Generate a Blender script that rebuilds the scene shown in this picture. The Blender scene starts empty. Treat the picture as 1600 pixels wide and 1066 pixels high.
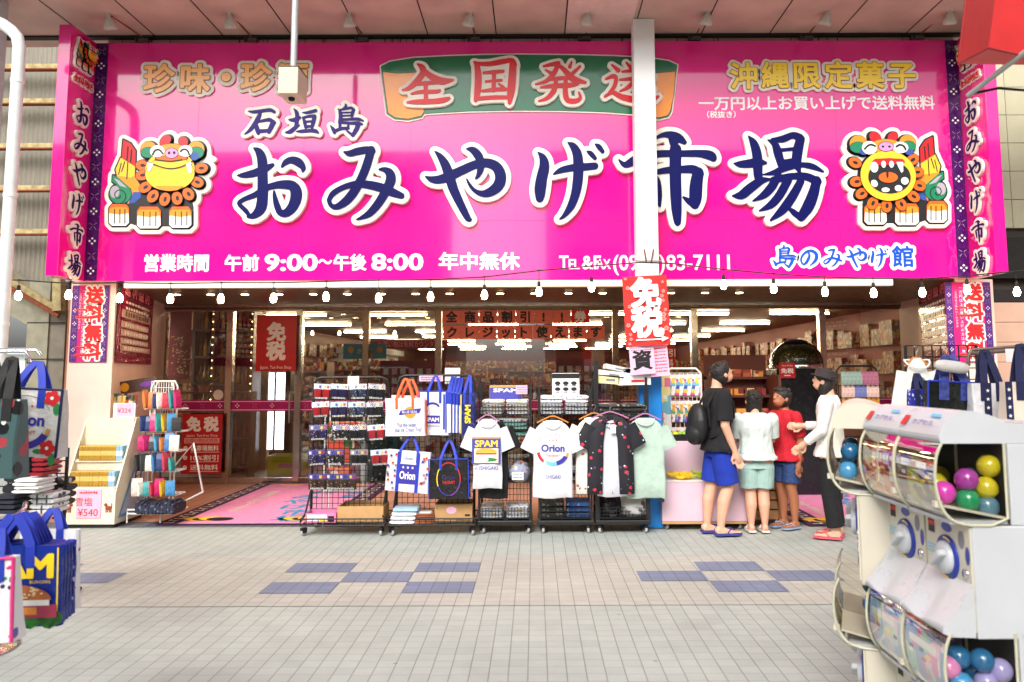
import bpy, bmesh, math, random
import numpy as np
from mathutils import Vector, Matrix, Euler
random.seed(7)
S = bpy.context.scene
COL = S.collection
rad = math.radians

# ---------------------------------------------------------------- camera
F, CX, CY = 1245.0, 835.0, 459.0            # focal length and principal point in photo pixels (1600 wide)
CAM = Vector((0, 0, 1.53))
PITCH, ROLL = rad(5.71), rad(-0.2)
RC = Matrix.Rotation(rad(90) + PITCH, 3, 'X') @ Matrix.Rotation(ROLL, 3, 'Z')
cam = bpy.data.cameras.new('camera')
cam.sensor_width = 36; cam.lens = F / 1600 * 36
cam.shift_x = -(CX - 800) / 1600; cam.shift_y = -(533 - CY) / 1600
cam.clip_start = 0.05; cam.clip_end = 500
cam.dof.use_dof = True; cam.dof.focus_distance = 8.3; cam.dof.aperture_fstop = 3.2
camo = bpy.data.objects.new('camera', cam); COL.objects.link(camo)
camo.matrix_world = Matrix.Translation(CAM) @ RC.to_4x4()
S.camera = camo

# ---------------------------------------------------------------- light
w = bpy.data.worlds.new('World'); S.world = w; w.use_nodes = True
nt = w.node_tree; nt.nodes.clear()
SUN_EL, SUN_AZ = rad(40), rad(198)           # azimuth measured from +Y clockwise
sky = nt.nodes.new('ShaderNodeTexSky'); sky.sky_type = 'NISHITA'; sky.sun_disc = False
sky.sun_elevation = SUN_EL; sky.sun_rotation = SUN_AZ; sky.air_density = 1.0; sky.dust_density = 5.0
hsv = nt.nodes.new('ShaderNodeHueSaturation'); hsv.inputs['Saturation'].default_value = 0.25
bg = nt.nodes.new('ShaderNodeBackground'); bg.inputs['Strength'].default_value = 0.15
wo = nt.nodes.new('ShaderNodeOutputWorld')
nt.links.new(sky.outputs[0], hsv.inputs['Color']); nt.links.new(hsv.outputs[0], bg.inputs[0]); nt.links.new(bg.outputs[0], wo.inputs[0])
sl = bpy.data.lights.new('sun', 'SUN'); sl.energy = 1.4; sl.angle = rad(28); sl.color = (1, 0.96, 0.9)
so = bpy.data.objects.new('sun', sl); COL.objects.link(so)
sd = Vector((math.sin(SUN_AZ) * math.cos(SUN_EL), math.cos(SUN_AZ) * math.cos(SUN_EL), math.sin(SUN_EL)))
so.rotation_euler = sd.to_track_quat('Z', 'Y').to_euler()
S.view_settings.view_transform = 'Standard'; S.view_settings.look = 'None'
S.view_settings.exposure = 0.66; S.view_settings.gamma = 1.0
S.render.engine = 'CYCLES'
S.cycles.use_denoising = True
S.cycles.max_bounces = 8; S.cycles.transparent_max_bounces = 16; S.cycles.diffuse_bounces = 4; S.cycles.glossy_bounces = 4
S.cycles.sample_clamp_indirect = 6.0; S.cycles.caustics_reflective = False; S.cycles.caustics_refractive = False

# ---------------------------------------------------------------- photo pixel -> place
def ray(px, py): return RC @ Vector(((px - CX) / F, (CY - py) / F, -1))
def at(px, py, Y):
    d = ray(px, py); return CAM + d * (Y / d.y)
def gnd(px, py, z=0.0):
    d = ray(px, py); return CAM + d * ((z - CAM.z) / d.z)
def atx(px, py, X):
    d = ray(px, py); return CAM + d * (X / d.x)

# ---------------------------------------------------------------- materials
def lin(c):
    return tuple((v / 255 / 12.92 if v / 255 <= 0.04045 else ((v / 255 + 0.055) / 1.055) ** 2.4) for v in c)
MC = {}
def mat(name, rgb, rough=0.55, metal=0.0, var=0.06, scale=14.0, bump=0.0, bscale=60.0, emit=0.0, coat=0.0, spec=None, alpha=None, trans=0.0):
    if name in MC: return MC[name]
    m = bpy.data.materials.new(name); m.use_nodes = True; n = m.node_tree.nodes; l = m.node_tree.links
    b = n['Principled BSDF']; c = lin(rgb)
    b.inputs['Base Color'].default_value = (*c, 1); b.inputs['Roughness'].default_value = rough; b.inputs['Metallic'].default_value = metal
    if coat: b.inputs['Coat Weight'].default_value = coat; b.inputs['Coat Roughness'].default_value = 0.04
    if spec is not None: b.inputs['Specular IOR Level'].default_value = spec
    if trans: b.inputs['Transmission Weight'].default_value = trans
    if alpha is not None: b.inputs['Alpha'].default_value = alpha
    if emit: b.inputs['Emission Color'].default_value = (*c, 1); b.inputs['Emission Strength'].default_value = emit
    if var or bump:
        tc = n.new('ShaderNodeTexCoord'); nz = n.new('ShaderNodeTexNoise'); nz.inputs['Scale'].default_value = scale; nz.inputs['Detail'].default_value = 5
        l.new(tc.outputs['Object'], nz.inputs['Vector'])
    if var:
        mr = n.new('ShaderNodeMapRange'); mr.inputs[1].default_value = 0.3; mr.inputs[2].default_value = 0.7
        mr.inputs[3].default_value = 1 - var * 1.6; mr.inputs[4].default_value = 1 + var * 0.8
        mx = n.new('ShaderNodeMix'); mx.data_type = 'RGBA'; mx.blend_type = 'MULTIPLY'; mx.inputs[0].default_value = 1
        mx.inputs[6].default_value = (*c, 1); l.new(nz.outputs[0], mr.inputs[0]); l.new(mr.outputs[0], mx.inputs[7]); l.new(mx.outputs[2], b.inputs['Base Color'])
        mr2 = n.new('ShaderNodeMapRange'); mr2.inputs[1].default_value = 0.3; mr2.inputs[2].default_value = 0.7
        mr2.inputs[3].default_value = max(0.02, rough - 0.05); mr2.inputs[4].default_value = min(1, rough + 0.07); l.new(nz.outputs[0], mr2.inputs[0]); l.new(mr2.outputs[0], b.inputs['Roughness'])
    if bump:
        n2 = n.new('ShaderNodeTexNoise'); n2.inputs['Scale'].default_value = bscale; n2.inputs['Detail'].default_value = 4; l.new(tc.outputs['Object'], n2.inputs['Vector'])
        bp = n.new('ShaderNodeBump'); bp.inputs['Strength'].default_value = bump; bp.inputs['Distance'].default_value = 0.02
        l.new(n2.outputs[0], bp.inputs['Height']); bp.inputs['Distance'].default_value = 0.02 if bscale > 25 else 0.06; l.new(bp.outputs[0], b.inputs['Normal'])
    MC[name] = m; return m
def glass(name, tint=(1, 1, 1), ior=1.5, rough=0.0, strength=1.0):
    if name in MC: return MC[name]
    m = bpy.data.materials.new(name); m.use_nodes = True; n = m.node_tree.nodes; l = m.node_tree.links; n.clear()
    o = n.new('ShaderNodeOutputMaterial'); t = n.new('ShaderNodeBsdfTransparent'); t.inputs[0].default_value = (*tint, 1)
    g = n.new('ShaderNodeBsdfGlossy'); g.inputs['Roughness'].default_value = rough
    f = n.new('ShaderNodeFresnel'); f.inputs[0].default_value = ior
    mm = n.new('ShaderNodeMath'); mm.operation = 'MULTIPLY'; mm.inputs[1].default_value = strength; mm.use_clamp = True
    x = n.new('ShaderNodeMixShader'); l.new(f.outputs[0], mm.inputs[0]); l.new(mm.outputs[0], x.inputs[0]); l.new(t.outputs[0], x.inputs[1]); l.new(g.outputs[0], x.inputs[2]); l.new(x.outputs[0], o.inputs[0])
    MC[name] = m; return m
def lamp_mat(name, rgb, strength): return mat(name, rgb, var=0, emit=strength)

# common paints
BLACK = mat('black metal paint', (22, 22, 24), 0.4)
STEEL = mat('stainless steel', (190, 186, 180), 0.25, 1.0)
CHROME = mat('chrome', (215, 215, 218), 0.12, 1.0)
WHITE = mat('white paint', (236, 235, 230), 0.5)
WHITEPL = mat('white plastic', (232, 231, 227), 0.32, var=0.03)
CREAM = mat('cream border', (240, 234, 220), 0.45)
INKW = mat('white print', (243, 242, 238), 0.5, var=0)
INKK = mat('black print', (20, 19, 22), 0.5, var=0)
INKB = mat('blue print', (52, 44, 150), 0.5, var=0)
INKR = mat('red print', (205, 34, 40), 0.5, var=0)
INKY = mat('yellow print', (248, 214, 30), 0.5, var=0)
INKG = mat('green print', (40, 130, 70), 0.5, var=0)
NAVY = mat('navy lettering', (16, 20, 84), 0.35, var=0.0, spec=0.12)
BLUEF = mat('blue webbing', (26, 52, 176), 0.6, bump=0.15, bscale=300)
NAVYF = mat('navy fabric', (22, 26, 70), 0.7)
MAG = mat('magenta sign face', (238, 18, 142), 0.1, var=0.03, scale=1.5, coat=1.0)
MAGS = mat('magenta strip', (190, 10, 120), 0.3)
PURP = mat('dark purple strip', (66, 16, 92), 0.25, var=0.03)
RED = mat('red poster', (196, 28, 34), 0.35)
CARD = mat('brown cardboard', (196, 152, 100), 0.8, bump=0.1)
PINKW = mat('pink painted wall', (232, 196, 180), 0.7, var=0.04, scale=3)
RUBBER = mat('black rubber', (18, 18, 18), 0.7)

# ---------------------------------------------------------------- mesh builder
class MB:
    def __init__(s): s.v = []; s.f = []; s.mi = []; s.sm = []; s.mats = []
    def _m(s, m):
        if m not in s.mats: s.mats.append(m)
        return s.mats.index(m)
    def add(s, vs, fs, m, smooth=False, T=None):
        k = len(s.v); i = s._m(m)
        for p in vs:
            p = Vector(p); s.v.append(T @ p if T is not None else p)
        for f in fs: s.f.append(tuple(k + a for a in f)); s.mi.append(i); s.sm.append(smooth)
        return s
    def box(s, a, b, m, T=None):
        x0, y0, z0 = a; x1, y1, z1 = b
        if x0 > x1: x0, x1 = x1, x0
        if y0 > y1: y0, y1 = y1, y0
        if z0 > z1: z0, z1 = z1, z0
        v = [(x0,y0,z0),(x1,y0,z0),(x1,y1,z0),(x0,y1,z0),(x0,y0,z1),(x1,y0,z1),(x1,y1,z1),(x0,y1,z1)]
        return s.add(v, [(0,3,2,1),(4,5,6,7),(0,1,5,4),(1,2,6,5),(2,3,7,6),(3,0,4,7)], m, False, T)
    def loft(s, rings, m, smooth=True, caps=True, T=None):
        n = len(rings[0]); vs = [p for r in rings for p in r]; fs = []
        for i in range(len(rings) - 1):
            for j in range(n):
                a = i*n+j; b = i*n+(j+1) % n; fs.append((a, b, b+n, a+n))
        s.add(vs, fs, m, smooth, T)
        if caps:
            s.add(rings[0], [tuple(range(n))[::-1]], m, False, T); s.add(rings[-1], [tuple(range(n))], m, False, T)
        return s
    def tube(s, pts, r, m, n=8, closed=False, T=None, caps=True):
        pts = [Vector(p) for p in pts]; L = len(pts); rr = r if isinstance(r, (list, tuple)) else [r] * L
        rings = []; up = None
        for i, p in enumerate(pts):
            if closed: d = pts[(i+1) % L] - pts[i-1]
            else: d = pts[min(i+1, L-1)] - pts[max(i-1, 0)]
            d.normalize()
            if up is None: up = Vector((0, 0, 1)) if abs(d.z) < 0.9 else Vector((0, 1, 0))
            x = d.cross(up).normalized(); up = x.cross(d).normalized()
            rings.append([p + (x*math.cos(2*math.pi*(j+.5)/n) + up*math.sin(2*math.pi*(j+.5)/n)) * rr[i] for j in range(n)])
        if closed: rings.append(rings[0]); caps = False
        return s.loft(rings, m, n > 4, caps, T)
    def ribbon(s, pts, wd, th, m, side=(1, 0, 0), T=None):       # flat strap: rectangle section swept along pts, width along side
        pts = [Vector(p) for p in pts]; sd_ = Vector(side).normalized(); L = len(pts); rings = []
        for i, p in enumerate(pts):
            d = (pts[min(i+1, L-1)] - pts[max(i-1, 0)]).normalized(); x = (sd_ - d * sd_.dot(d)).normalized(); nrm = d.cross(x)
            rings.append([p + x*wd/2 + nrm*th/2, p - x*wd/2 + nrm*th/2, p - x*wd/2 - nrm*th/2, p + x*wd/2 - nrm*th/2])
        return s.loft(rings, m, False, True, T)
    def lathe(s, prof, m, n=24, T=None, smooth=True):
        rings = [[(r*math.cos(2*math.pi*j/n), r*math.sin(2*math.pi*j/n), z) for j in range(n)] for r, z in prof]
        return s.loft(rings, m, smooth, True, T)
    def ell(s, c, r, m, T=None, n=14, k=9, R=None):
        c = Vector(c); rings = []
        r = r if isinstance(r, (tuple, list)) else (r, r, r)
        for i in range(k + 1):
            a = -math.pi/2 + math.pi*i/k; q = max(math.cos(a), 0.02); ring = []
            for j in range(n):
                p = Vector((r[0]*q*math.cos(2*math.pi*j/n), r[1]*q*math.sin(2*math.pi*j/n), r[2]*math.sin(a)))
                if R is not None: p = R @ p
                ring.append(c + p)
            rings.append(ring)
        return s.loft(rings, m, True, True, T)
    def poly(s, pts, y0, y1, m, T=None):                          # (x,z) outline extruded along y
        n = len(pts); a = sum(pts[i][0]*pts[(i+1) % n][1] - pts[(i+1) % n][0]*pts[i][1] for i in range(n))
        if a < 0: pts = pts[::-1]
        vs = [(p[0], y0, p[1]) for p in pts] + [(p[0], y1, p[1]) for p in pts]
        fs = [tuple(range(n)), tuple(range(2*n-1, n-1, -1))] + [(i, i+n, (i+1) % n + n, (i+1) % n) for i in range(n)]
        return s.add(vs, fs, m, False, T)
    def quad(s, x0, x1, z0, z1, y, m, T=None):                    # one flat print facing -y
        return s.add([(x0,y,z0),(x1,y,z0),(x1,y,z1),(x0,y,z1)], [(0,1,2,3)], m, False, T)
    def disc(s, cx, cz, rx, rz, y, m, n=24, T=None, a0=0, a1=360):
        p = [(cx + rx*math.cos(rad(a0+(a1-a0)*j/n)), y, cz + rz*math.sin(rad(a0+(a1-a0)*j/n))) for j in range(n + (a1-a0 < 360))]
        return s.add(p, [tuple(range(len(p)))], m, False, T)
    def arc(s, cx, cz, rx, rz, th, y, m, a0=0, a1=360, n=28, T=None):
        v = []
        for j in range(n + 1):
            a = rad(a0+(a1-a0)*j/n); v += [(cx+rx*math.cos(a), y, cz+rz*math.sin(a)), (cx+(rx-th)*math.cos(a), y, cz+(rz-th)*math.sin(a))]
        return s.add(v, [(2*j, 2*j+2, 2*j+3, 2*j+1) for j in range(n)], m, False, T)
    def text(s, st, cx, cz, h, m, y=0.0, wd=None, bold=0.0, T=None, vert=False, step=None):
        if vert:
            st2 = step or h * 1.05
            for i, ch in enumerate(st):
                if ch != ' ': s.text(ch, cx, cz - i*st2, h, m, y, None, bold, T)
            return s
        vs, fs = glyphs(st, 0.0) if bold < .01 else bold_glyphs(st, bold)
        if not vs: return s
        xs = [v[0] for v in vs]; x0, x1 = min(xs), max(xs)
        sx = (wd / (x1-x0)) if wd else h; xm = (x0+x1)/2
        return s.add([((v[0]-xm)*sx + cx, y, (v[1]-0.38)*h + cz) for v in vs], fs, m, False, T)
    def build(s, name, parent=None, loc=None, rz=0.0, bevel=0.0, label=None, cat=None, group=None, kind=None):
        me = bpy.data.meshes.new(name); me.from_pydata([tuple(p) for p in s.v], [], s.f)
        for m in s.mats: me.materials.append(m)
        me.polygons.foreach_set('material_index', s.mi); me.polygons.foreach_set('use_smooth', s.sm); me.update()
        o = bpy.data.objects.new(name, me); COL.objects.link(o)
        if parent is not None: o.parent = parent
        if loc is not None: o.location = loc
        if rz: o.rotation_euler.z = rz
        if bevel:
            bm = o.modifiers.new('bevel', 'BEVEL'); bm.width = bevel; bm.segments = 2; bm.limit_method = 'ANGLE'; bm.angle_limit = rad(40)
        tag(o, label, cat, group, kind); return o

def tag(o, label=None, cat=None, group=None, kind=None):
    if label and not 4 <= len(label.split()) <= 16: print('LABEL', len(label.split()), label)
    for k, v in (('label', label), ('category', cat), ('group', group), ('kind', kind)):
        if v: o[k] = v
    return o
def thing(name, label, cat, loc=(0, 0, 0), rz=0.0, group=None):
    o = bpy.data.objects.new(name, None); COL.objects.link(o); o.empty_display_size = 0.1
    o.location = loc; o.rotation_euler.z = rz
    return tag(o, label, cat, group)
def dup(o, parent=None):
    c = o.copy(); COL.objects.link(c)
    if parent is not None: c.parent = parent
    for ch in list(o.children): dup(ch, c)
    return c
def copy_thing(o, loc, label, rz=None, group=None):
    c = dup(o); c.location = loc; c['label'] = label
    if rz is not None: c.rotation_euler.z = rz
    if group: c['group'] = group
    return c

# ---------------------------------------------------------------- lettering
GC = {}
_fc = bpy.data.curves.new('type', 'FONT'); _fo = bpy.data.objects.new('type', _fc)
def glyphs(st, bold=0.0, res=3):
    key = (st, bold, res)
    if key not in GC:
        _fc.body = st; _fc.size = 1; _fc.resolution_u = res; _fc.offset = bold
        me = _fo.to_mesh(); GC[key] = ([(v.co.x, v.co.y) for v in me.vertices], [tuple(p.vertices)[::1] for p in me.polygons]); _fo.to_mesh_clear()
        vs, fs = GC[key]
        out = []
        for f in fs:                                              # face the camera side (-y)
            a = sum(vs[f[i]][0]*vs[f[(i+1) % len(f)]][1] - vs[f[(i+1) % len(f)]][0]*vs[f[i]][1] for i in range(len(f)))
            out.append(f if a > 0 else f[::-1])
        GC[key] = (vs, out)
    return GC[key]
class Field:                                                      # signed distance on a grid, negative inside
    def __init__(s, x0, z0, x1, z1, d):
        s.x0, s.z0, s.d = x0, z0, d; s.nx = int((x1-x0)/d) + 2; s.nz = int((z1-z0)/d) + 2
        s.X, s.Z = np.meshgrid(x0 + d*np.arange(s.nx), z0 + d*np.arange(s.nz)); s.V = np.full(s.X.shape, 1e9)
    def cap(s, a, b, ra, rb):
        ax, az = a; bx, bz = b; L = (bx-ax)**2 + (bz-az)**2 + 1e-12
        t = np.clip(((s.X-ax)*(bx-ax) + (s.Z-az)*(bz-az)) / L, 0, 1)
        s.V = np.minimum(s.V, np.hypot(s.X-ax-t*(bx-ax), s.Z-az-t*(bz-az)) - (ra + t*(rb-ra)))
    def stroke(s, pts):
        q = smooth_pts(pts)
        for a, b in zip(q, q[1:]): s.cap(a[:2], b[:2], a[2], b[2])
    def polygon(s, pts):
        s.V = np.minimum(s.V, s._poly([(pts[i], pts[(i+1) % len(pts)]) for i in range(len(pts))]))
    def _poly(s, segs):
        D = np.full(s.X.shape, 1e9); ins = np.zeros(s.X.shape, bool)
        for (ax, az), (bx, bz) in segs:
            L = (bx-ax)**2 + (bz-az)**2 + 1e-15
            t = np.clip(((s.X-ax)*(bx-ax) + (s.Z-az)*(bz-az)) / L, 0, 1)
            D = np.minimum(D, np.hypot(s.X-ax-t*(bx-ax), s.Z-az-t*(bz-az)))
            if az != bz:
                c = ((az > s.Z) != (bz > s.Z)) & (s.X < (bx-ax)*(s.Z-az)/(bz-az) + ax); ins ^= c
        return np.where(ins, -D, D)
    def ellipse(s, cx, cz, rx, rz, ang=0.0):
        c, n = math.cos(rad(ang)), math.sin(rad(ang)); u = (s.X-cx)*c + (s.Z-cz)*n; v = -(s.X-cx)*n + (s.Z-cz)*c
        k = np.hypot(u/rx, v/rz); s.V = np.minimum(s.V, (k-1)*min(rx, rz))
    def glyph(s, ch, x, z, h, sx=1.0, bold=0.0):
        vs, fs = glyphs(ch, bold)
        cnt = {}
        for f in fs:
            for i in range(len(f)):
                e = (f[i], f[(i+1) % len(f)]); k = tuple(sorted((tuple(np.round(vs[e[0]], 5)), tuple(np.round(vs[e[1]], 5))))); cnt[k] = cnt.get(k, 0) + 1
        xs = [v[0] for v in vs]; xm = (min(xs)+max(xs))/2
        g = lambda p: (x + (p[0]-xm)*h*sx, z + (p[1]-0.38)*h)
        s.V = np.minimum(s.V, s._poly([(g(a), g(b)) for (a, b), c in cnt.items() if c == 1]))
    def loops(s, iso=0.0):
        V = s.V - iso; V[0, :] = V[-1, :] = 1e3; V[:, 0] = V[:, -1] = 1e3
        I = V < 0; nxt = {}; nx, nz = s.nx, s.nz
        mixed = (I[:-1, :-1].astype(int) + I[:-1, 1:] + I[1:, :-1] + I[1:, 1:])
        for j, i in zip(*np.where((mixed > 0) & (mixed < 4))):
            c = [(j, i), (j, i+1), (j+1, i+1), (j+1, i)]; st = []; en = []
            for k in range(4):
                a, b = c[k], c[(k+1) % 4]; key = (a, b) if a < b else (b, a)
                if I[a] and not I[b]: st.append(key)
                elif I[b] and not I[a]: en.append(key)
            if len(st) == 1: nxt[st[0], (j, i)] = en[0]
            else:
                for q in range(2):
                    e = [k for k in range(4)]
                # saddle: join each exit with the entry that follows it round the cell
                order = []
                for k in range(4):
                    a, b = c[k], c[(k+1) % 4]; key = (a, b) if a < b else (b, a); order.append((key, I[a]))
                for k in range(4):
                    if order[k][1]: nxt[order[k][0], (j, i)] = order[(k+1) % 4][0]
        m = {}
        for (a, cell), b in nxt.items(): m[a] = b
        out = []; done = set()
        def pos(key):
            a, b = key; va, vb = V[a], V[b]; t = va / (va - vb)
            return (s.x0 + s.d*(a[1] + t*(b[1]-a[1])), s.z0 + s.d*(a[0] + t*(b[0]-a[0])))
        for k0 in m:
            if k0 in done: continue
            lp = []; k = k0
            while k is not None and k not in done: done.add(k); lp.append(pos(k)); k = m.get(k)
            lp = thin(lp, s.d*0.07)
            if len(lp) > 2: out.append(lp)
        return out
def thin(lp, eps):
    for _ in range(3):
        if len(lp) < 6: break
        keep = []; skip = False; n = len(lp)
        for i in range(n):
            if skip: keep.append(lp[i]); skip = False; continue
            a, b, c = lp[i-1], lp[i], lp[(i+1) % n]; L = math.hypot(c[0]-a[0], c[1]-a[1]) + 1e-9
            dd = abs((c[0]-a[0])*(a[1]-b[1]) - (a[0]-b[0])*(c[1]-a[1])) / L
            if dd < eps: skip = True
            else: keep.append(b)
        lp = keep
    return lp
def smooth_pts(p, k=4):
    if len(p) < 3: return p
    out = []
    for i in range(len(p)-1):
        a, b, c, d = p[max(i-1, 0)], p[i], p[i+1], p[min(i+2, len(p)-1)]
        for j in range(k):
            t = j/k; out.append(tuple(0.5*(2*b[q] + (c[q]-a[q])*t + (2*a[q]-5*b[q]+4*c[q]-d[q])*t*t + (3*b[q]-a[q]-3*c[q]+d[q])*t**3) for q in range(3)))
    return out + [tuple(p[-1])]
def slab(mb, loops, y0, y1, m, T=None, bev=0.0, fn=None):         # filled loops (even-odd) as a plate between y0 (front) and y1
    c = bpy.data.curves.new('s', 'CURVE'); c.dimensions = '2D'; c.fill_mode = 'BOTH'; c.extrude = max(abs(y1-y0)/2 - bev, 1e-5)
    if bev: c.bevel_depth = bev; c.bevel_resolution = 1
    for lp in loops:
        if fn: lp = [fn(*p) for p in lp]
        sp = c.splines.new('POLY'); sp.points.add(len(lp)-1)
        for p, q in zip(sp.points, lp): p.co = (q[0], q[1], 0, 1)
        sp.use_cyclic_u = True
    o = bpy.data.objects.new('s', c); me = o.to_mesh(); ym = (y0+y1)/2
    mb.add([(v.co.x, ym - v.co.z, v.co.y) for v in me.vertices], [tuple(p.vertices) for p in me.polygons], m, False, T)
    o.to_mesh_clear(); bpy.data.objects.remove(o); bpy.data.curves.remove(c)
    return mb

def bold_glyphs(st, bold):                                        # heavier type: grown through the distance field
    key = (st, 'b', bold)
    if key in GC: return GC[key]
    vs, fs = glyphs(st); x0 = min(v[0] for v in vs); x1 = max(v[0] for v in vs); z0 = min(v[1] for v in vs); z1 = max(v[1] for v in vs)
    f = Field(x0-.1, z0-.1, x1+.1, z1+.1, .014); f.glyph(st, (x0+x1)/2, .38, 1.0); t = MB(); slab(t, f.loops(bold), 0, .002, INKK)
    keep = [fc for fc in t.f if all(abs(t.v[i].y) < .0005 for i in fc)]; used = sorted({i for fc in keep for i in fc}); ix = {a: b for b, a in enumerate(used)}
    GC[key] = ([(t.v[i].x, t.v[i].z) for i in used], [tuple(ix[i] for i in fc) for fc in keep]); return GC[key]
# ================================================================ the ground
def tile_mat(name, rgb, joint=(150, 146, 138), size=0.1, rough=0.6, colv=0.10):
    m = bpy.data.materials.new(name); m.use_nodes = True; n = m.node_tree.nodes; l = m.node_tree.links; b = n['Principled BSDF']
    tc = n.new('ShaderNodeTexCoord'); sp = n.new('ShaderNodeSeparateXYZ'); l.new(tc.outputs['Object'], sp.inputs[0])
    def mth(op, a, bb=None, c=None):
        q = n.new('ShaderNodeMath'); q.operation = op
        for k, v in enumerate((a, bb, c)):
            if v is None: continue
            if isinstance(v, (int, float)): q.inputs[k].default_value = v
            else: l.new(v, q.inputs[k])
        return q.outputs[0]
    u = mth('MULTIPLY_ADD', sp.outputs[0], 1/size, 19.4+40); iu = mth('FLOOR', u)
    off = mth('MULTIPLY', mth('FRACT', mth('MULTIPLY', mth('SINE', mth('MULTIPLY', iu, 12.9898)), 43758.5)), 0.16)
    v = mth('ADD', mth('MULTIPLY_ADD', sp.outputs[1], 1/size, 100-57.52), off); iv = mth('FLOOR', v)
    fu = mth('PINGPONG', u, 0.5); fv = mth('PINGPONG', v, 0.5)
    ju = mth('LESS_THAN', fu, 0.035); jv = mth('MULTIPLY', mth('LESS_THAN', fv, 0.03), 0.62); j = mth('MAXIMUM', ju, jv)
    cb = n.new('ShaderNodeCombineXYZ'); l.new(iu, cb.inputs[0]); l.new(iv, cb.inputs[1])
    wn = n.new('ShaderNodeTexWhiteNoise'); wn.noise_dimensions = '2D'; l.new(cb.outputs[0], wn.inputs['Vector'])
    nz = n.new('ShaderNodeTexNoise'); nz.inputs['Scale'].default_value = 1.3; nz.inputs['Detail'].default_value = 6; l.new(tc.outputs['Object'], nz.inputs['Vector'])
    n3 = n.new('ShaderNodeTexNoise'); n3.inputs['Scale'].default_value = 120; n3.inputs['Detail'].default_value = 3; l.new(tc.outputs['Object'], n3.inputs['Vector'])
    val = mth('ADD', mth('ADD', mth('MULTIPLY', wn.outputs[0], colv), mth('MULTIPLY', nz.outputs[0], 0.36)), mth('MULTIPLY_ADD', n3.outputs[0], 0.16, 1 - 0.08 - 0.18 - colv/2))
    mx = n.new('ShaderNodeMix'); mx.data_type = 'RGBA'; l.new(j, mx.inputs[0]); mx.inputs[6].default_value = (*lin(rgb), 1); mx.inputs[7].default_value = (*lin(joint), 1)
    vo = n.new('ShaderNodeTexVoronoi'); vo.inputs['Scale'].default_value = 2.1; l.new(tc.outputs['Object'], vo.inputs['Vector']); gum = mth('MULTIPLY', mth('LESS_THAN', vo.outputs['Distance'], 0.028), 0.35)
    n4 = n.new('ShaderNodeTexNoise'); n4.inputs['Scale'].default_value = 5.5; n4.inputs['Detail'].default_value = 8; n4.inputs['Roughness'].default_value = .7; l.new(tc.outputs['Object'], n4.inputs['Vector'])
    val = mth('SUBTRACT', mth('ADD', val, mth('MULTIPLY_ADD', n4.outputs[0], 0.3, -0.15)), gum)
    hs = n.new('ShaderNodeHueSaturation'); l.new(mx.outputs[2], hs.inputs['Color']); l.new(val, hs.inputs['Value']); l.new(hs.outputs[0], b.inputs['Base Color'])
    b.inputs['Roughness'].default_value = rough
    bp = n.new('ShaderNodeBump'); bp.inputs['Strength'].default_value = 0.3; bp.inputs['Distance'].default_value = 0.003; l.new(mth('SUBTRACT', mth('MULTIPLY', n3.outputs[0], 0.2), j), bp.inputs['Height']); l.new(bp.outputs[0], b.inputs['Normal'])
    MC[name] = m; return m
def sheet(name, x0, x1, y0, y1, z, m, kind='structure'):
    return MB().add([(x0,y0,z),(x1,y0,z),(x1,y1,z),(x0,y1,z)], [(0,1,2,3)], m).build(name, kind=kind)
T_GREY = tile_mat('grey paving tiles', (168, 174, 168), (134, 137, 130))
T_BEIGE = tile_mat('beige paving tiles', (174, 173, 164), (138, 135, 126))
T_BLUE = tile_mat('blue paving tiles', (116, 125, 148), (90, 96, 114))
T_DARK = tile_mat('dark border tiles', (112, 110, 114), (74, 74, 76))
T_PINK = tile_mat('terracotta porch tiles', (196, 140, 118), (150, 108, 92), 0.15)
sheet('street_paving', -40, 40, -40, 70, 0, T_GREY)
sheet('beige_paving_band', -12, 12, 5.45, 6.9, 0.003, T_BEIGE)
mb = MB()
def cell(x, y): mb.add([(x,y,.006),(x+.5,y,.006),(x+.5,y+.3,.006),(x,y+.3,.006)], [(0,1,2,3)], T_BLUE)
for gx, pat in ((-7.36, 'x'), (-4.64, 'd'), (-1.92, 'x'), (0.8, 'd'), (3.52, 'x')):
    for r in range(3):
        for c in range(3):
            if ((r + c) % 2 == 0) == (pat == 'x'): mb_ok = cell(gx - .02 + c*.5, 5.752 + r*.298)
mb.build('blue_paving_pattern', kind='structure')
sheet('border_paving_strip', -12, 12, 8.2, 8.5, 0.003, T_DARK)
mb = MB()
for k in range(40): mb.add([(-8+k*.4,8.28,.006),(-7.8+k*.4,8.28,.006),(-7.8+k*.4,8.4,.006),(-8+k*.4,8.4,.006)], [(0,1,2,3)], T_BLUE)
mb.build('blue_border_pattern', kind='structure')
sheet('porch_floor', -5.8, 5.8, 8.5, 11.4, 0.004, T_PINK)
sheet('shop_floor', -6.7, 7.0, 11.4, 46, 0.004, mat('shop floor vinyl', (118, 104, 96), 0.5, var=0))

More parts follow.
